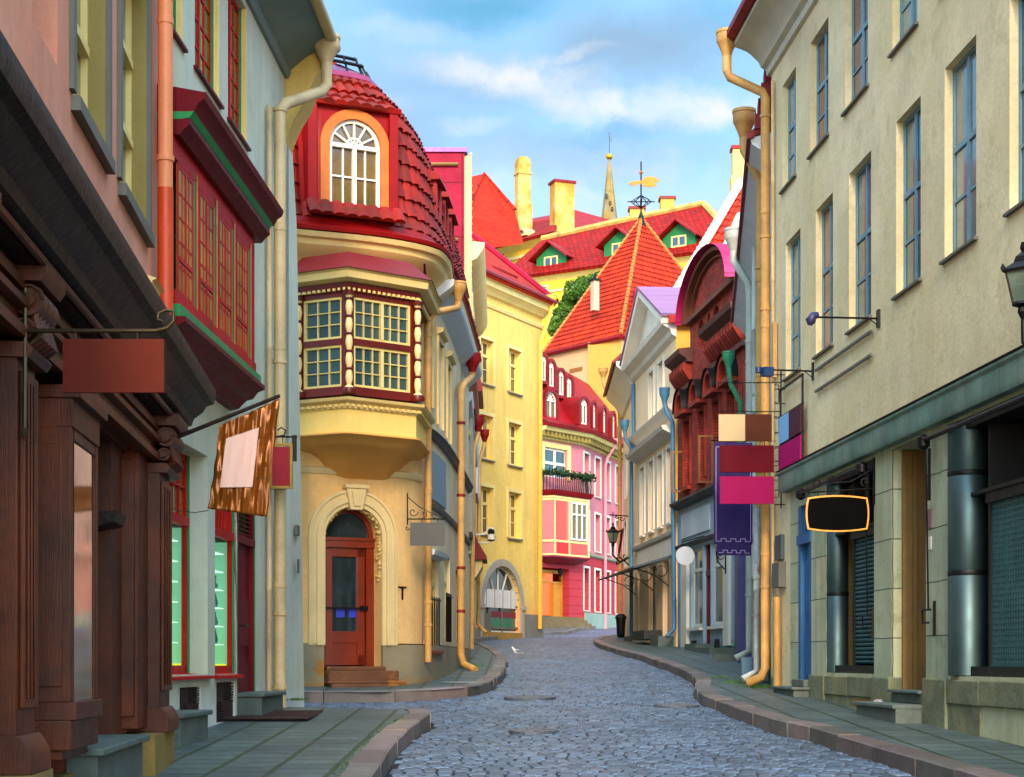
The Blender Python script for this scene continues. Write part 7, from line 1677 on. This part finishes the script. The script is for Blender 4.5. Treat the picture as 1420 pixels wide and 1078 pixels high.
def lantern(T, o, s_, mt=None):
    a = []
    part('lamp_glass', MB().lathe(o, [(.10*s_, -.16*s_), (.175*s_, .16*s_)], 4), glass('lantern_glass', c(116, 136, 120), .1) if 'lantern_glass' not in bpy.data.materials else bpy.data.materials['lantern_glass'], T, smooth=10)
    q = MB().lathe(o, [(.02*s_, .46*s_), (.035*s_, .4*s_), (.02*s_, .36*s_), (.08*s_, .31*s_), (.1*s_, .25*s_), (.22*s_, .175*s_), (.22*s_, .15*s_), (.17*s_, .155*s_)], 4)
    q.lathe(o, [(.11*s_, -.16*s_), (.12*s_, -.185*s_), (.05*s_, -.21*s_), (.06*s_, -.26*s_), (.02*s_, -.34*s_)], 8)
    for k in range(4):
        an = k*PI/2; v = Vector((math.cos(an), math.sin(an), 0)); q.tube([o+v*.105*s_+Vector((0, 0, -.17*s_)), o+v*.182*s_+Vector((0, 0, .17*s_))], .012*s_, 5)
        q.lathe(o+v*.21*s_+Vector((0, 0, .17*s_)), [(.02*s_, 0), (.028*s_, .03*s_), (.004, .07*s_)], 5)
    part('lamp_housing', q, IRON, T, smooth=20)
Y = 15.0; o = P(1419, 398, Y); T = thing('wall_lantern', 'large black lantern with tapering glass sides at the right edge of the picture', 'lantern', o)
lantern(T, o, .88)
part('bracket', MB().tube([o+Vector((0, 0, -.3)), o+Vector((0, 0, -.5)), o+Vector((.15, 0, -.62)), o+Vector((.62, 0, -.62))], .022, 8).tube([o+Vector((.15, 0, -.62)), o+Vector((.45, 0, -.3)), o+Vector((.62, 0, -.25))], .014, 6), IRON, T, smooth=50)
Y = 64; o = P(850, 745, Y); T = thing('wall_lantern', 'black street lantern on a scrolled arm at the bend before the pink house', 'lantern', o)
lantern(T, o, 1.2)
part('bracket', MB().tube([o+Vector((0, 0, -.4)), o+Vector((0, 0, -.7)), o+Vector((.25, 0, -.95)), P(874, 773, Y)], .04, 6).tube([P(858, 772, Y), P(866, 778, Y), P(872, 784, Y)], .03, 5).tube(spiral(866, 771, 4, 1.1, 0, Y), .02, 5), IRON, T)
Y = 56; o = P(681, 742, Y); T = thing('wall_lamp', 'small white lamp on a long pale double arm left of the yellow house', 'lamp', o)
part('lamp_head', MB().lathe(o, [(.01, .22), (.1, .18), (.12, .1), (.11, -.05), (.12, -.2), (.01, -.22)], 8), IRON, T); part('lamp_glass', MB().lathe(o, [(.125, -.16), (.125, .02)], 8), WHITE, T)
part('arm', MB().tube([P(652, 742, Y), P(672, 741, Y), P(678, 732, Y), P(683, 733, Y), P(684, 738, Y)], .03, 6).tube([P(652, 752, Y), P(680, 753, Y), P(682, 748, Y)], .025, 6), WHITE, T)
# magenta flag
Y = 65; T = thing('flag', 'folded magenta flag hanging limp beside the black street lantern', 'flag', P(861, 762, Y))
q = MB()
for i in range(10):
    for j in range(12):
        g_ = lambda a, b_: P(860-6*b_/12*(.3+a/10)+a*.55*(1), 735+50*b_/12-(3*a/10), Y)+Vector((0, .08*math.sin(a*1.6+b_*.3), 0))
        q.face([g_(i, j), g_(i+1, j), g_(i+1, j+1), g_(i, j+1)])
part('cloth', q, mat('magenta_cloth', c(150, 14, 70), .6, var=.25, vs=2), T, smooth=60); part('pole', MB().tube([P(855, 783, Y), P(863, 735, Y)], .025, 6).tube([P(855, 783, Y), P(869, 776, Y+.2)], .025, 6), IRON, T)
Y = 63; T = thing('sign_bracket', 'scrolled iron arm without a sign high above the street lantern', 'sign bracket', P(855, 715, Y))
part('arm', MB().tube([P(845, 714, Y), P(871, 716, Y)], .025, 6).tube(spiral(862, 719, 4, 1.1, 0, Y), .018, 5).tube(spiral(855, 717, 3, 1.1, 0, Y), .018, 5).tube([P(850, 710, Y), P(850, 718, Y)], .018, 5), IRON, T)
# round sign
Y = 49.5; T = thing('round_sign', 'round pale grey disc sign projecting from the grey blue shopfront', 'sign', P(950, 770, Y))
Fb = Fr([(X_(936, Y), Y), (X_(964, Y), Y)])
part('disc', MB().poly(Fb, [(Fb.len/2+.28*math.cos(R(t)), Z_(771, Y)+.28*math.sin(R(t))) for t in range(0, 360, 12)], -.03, .03), mat('pale_grey_disc', c(196, 200, 202), .5, var=.04), T)
part('bracket', MB().tube([P(946, 757, Y), P(946, 752, Y), P(1006, 735, Y-1)], .018, 5), IRON, T)
# brass sign frames on the brick house
for (a_, b_, t_, e_, Y, lb) in ((931, 949, 626, 683, 52, 'empty brass sign frame beside the blue downpipe of the brick house'), (968.5, 989, 604, 670, 47, 'empty brass sign frame in front of the brick house below its hoods')):
    T = thing('empty_signboard', lb, 'sign frame', P((a_+b_)/2, (t_+e_)/2, Y), 'empty brass frames')
    frame('frame', a_, b_, t_, e_, Y, .05, .06, mat('brass', c(110, 72, 34), .4, .6, var=.2) if Y > 50 else bpy.data.materials['brass'], T)
    part('arm', MB().tube([P(b_-2, t_+4, Y), P(b_+9, t_+2, Y)], .02, 5).tube([P(b_-2, e_-4, Y), P(b_+9, e_-5, Y)], .02, 5), IRON, T)
# small bracket sign with chain on brick shop
Y = 44.5; T = thing('sign_bracket', 'slender black iron bracket hanging beside the indigo banner', 'sign bracket', P(1003, 780, Y))
part('arm', MB().tube([P(1006, 770, Y), P(1006, 796, Y)], .02, 5).tube([P(993, 765, Y), P(996, 780, Y), P(1005, 790, Y)], .02, 5).tube(spiral(999, 772, 5, 1.1, 0, Y), .015, 5), IRON, T)
# litter bin
Y = 66.5; zg = rz(Y)+.13; cx = X_(861, Y); T = thing('litter_bin', 'black litter bin standing on the pavement at the bend', 'litter bin', (cx, Y, zg))
part('bin_body', MB().lathe((cx, Y, zg), [(.1, 0), (.16, .06), (.2, .72), (.22, .74), (.22, .78)], 12), IRON, T, smooth=40); part('lid', MB().lathe((cx, Y, zg), [(.24, .78), (.24, .82), (.14, .94), (.01, .96)], 12), IRON, T)
# black planter near the pale peach shop skipped; paper on the step
o = F7.m(u7(1242), .22, 1.052); q = MB(); random.seed(2)
for k in range(7):
    pts = [o+Vector((random.uniform(-.07, .07), random.uniform(-.09, .09), random.uniform(.0, .035))) for _ in range(3)]; q.face(pts)
single('crumpled_paper', q, mat('white_paper', c(220, 210, 214), .7, var=.1), 'crumpled white and pink paper left on the stone doorstep', 'paper', o, smooth=0)
# seagull
Yg = 46.5; zg = rz(Yg)+.01; cx = X_(717, Yg)
T = thing('seagull', 'white seagull with grey wings standing on the cobbles near the left kerb', 'seagull', (cx, Yg, zg))
GW = mat('white_feathers', c(225, 225, 222), .7, var=.05, spec=.12, bump=.04); GGy = mat('grey_feathers', c(110, 116, 124), .7, var=.2)
o = Vector((cx, Yg, zg))
q = MB().tube([o+Vector((-.16, 0, .26)), o+Vector((-.13, 0, .27)), o+Vector((-.10, 0, .22)), o+Vector((-.05, 0, .165)), o+Vector((.04, 0, .15)), o+Vector((.13, 0, .135)), o+Vector((.2, 0, .125))], [.012, .034, .03, .058, .062, .04, .012], 10)
part('body', q, GW, T, smooth=60)
q = MB()
for s_ in (-1, 1): q.tube([o+Vector((-.05, s_*.045, .18)), o+Vector((.05, s_*.06, .165)), o+Vector((.17, s_*.03, .15)), o+Vector((.25, s_*.01, .14))], [.02, .038, .022, .006], 8)
part('wings', q, GGy, T, smooth=60)
part('beak', MB().tube([o+Vector((-.16, 0, .258)), o+Vector((-.2, 0, .25))], [.01, .004], 6), mat('yellow_beak', c(220, 160, 40), .5), T)
q = MB()
for s_ in (-1, 1): q.tube([o+Vector((0, s_*.025, .1)), o+Vector((0, s_*.025, .0))], .006, 5).tube([o+Vector((0, s_*.025, .004)), o+Vector((-.04, s_*.025, .002))], .008, 5)
part('legs', q, mat('pink_legs', c(190, 130, 120), .6), T)
# manholes
MH = mat('cast_iron_cover', c(96, 104, 118), .5, .3, var=.4, vs=8, bump=.6, bs=40)
def RK_(px, py):
    Y = 1.52/((py-HY)/FX+.036); return X_(px, Y), Y
for (px, py, r_, lb) in ((938, 977, .34, 'round iron manhole cover in the cobbles by the right kerb corner'), (740, 1012, .3, 'round iron manhole cover in the middle of the nearer cobbles'), (735, 966, .42, 'round iron manhole cover in the cobbles opposite the side street')):
    x, Y = RK_(px, py); q = MB(); N_ = 26
    zt = lambda a, b_: rz(b_)+.024
    ring = [(x+r_*math.cos(6.283*i/N_), Y+r_*math.sin(6.283*i/N_)) for i in range(N_)]
    q.face([(a, b_, zt(a, b_)) for a, b_ in ring])
    for i in range(N_): a, b_ = ring[i], ring[(i+1) % N_]; q.face([(a[0], a[1], zt(*a)), (b_[0], b_[1], zt(*b_)), (b_[0], b_[1], zt(*b_)-.08), (a[0], a[1], zt(*a)-.08)])
    for k in range(-3, 4): h_ = math.sqrt(max(0, (r_*.85)**2-(k*r_*.25)**2)); q.wbox(x, Y+k*r_*.25, rz(Y+k*r_*.25)+.028, 2*h_, .03, .012)
    single('manhole_cover', q, MH, lb, 'manhole cover', (x, Y, rz(Y)), 'manhole covers in the cobbles', smooth=0)
# pale round cover on the corner pavement
x, Y = GK(655, 950.5); q = MB().lathe((x-.2, Y+.9, rz(Y+.9)+.134), [(.36, -.02), (.38, .0), (.3, .012), (.01, .016)], 20)
single('pavement_cover', q, mat('pale_metal_cover', c(170, 176, 182), .35, .5, var=.2), 'pale oval metal cover set in the corner pavement', 'cover', (x-.2, Y+.9, rz(Y)), smooth=40)
# grass tufts along joints and at the pipe feet
random.seed(21); q = MB()
def tuft(x, y, z, n_, h_, sp):
    for k in range(n_):
        a, b_ = x+random.gauss(0, sp), y+random.gauss(0, sp); t = random.uniform(0, 6.28); w_ = .006; hh = h_*random.uniform(.4, 1)
        dx, dy = math.cos(t)*w_, math.sin(t)*w_; lx, ly = random.gauss(0, .03), random.gauss(0, .03)
        q.face([(a-dx, b_-dy, z), (a+dx, b_+dy, z), (a+lx, b_+ly, z+hh)])
for (x, y, n_, sp, h_) in ((-1.15, 36.5, 420, .22, .12), (-1.2, 35.6, 260, .2, .1), (-3.15, 24.0, 200, .12, .05), (4.2, 27.6, 300, .2, .08), (4.0, 29.0, 240, .22, .08), (-1.25, 41, 120, .2, .1), (3.9, 31, 160, .25, .06)): tuft(x, y, rz(y)+.13, n_, h_, sp)
GRS = mat('moss_grass', c(70, 120, 16), .8, var=.4, vs=5)
for i in range(400): 
    y = random.uniform(9, 30); tuft(interp(NL, y)-.30+random.gauss(0, .01) if y < 21 else random.uniform(-3, -1.3), y if y < 21 else random.uniform(27.5, 34), rz(y if y < 21 else 28)+.13, 2, .02, .02)
o = part('grass', q, GRS, smooth=0); o['kind'] = 'stuff'
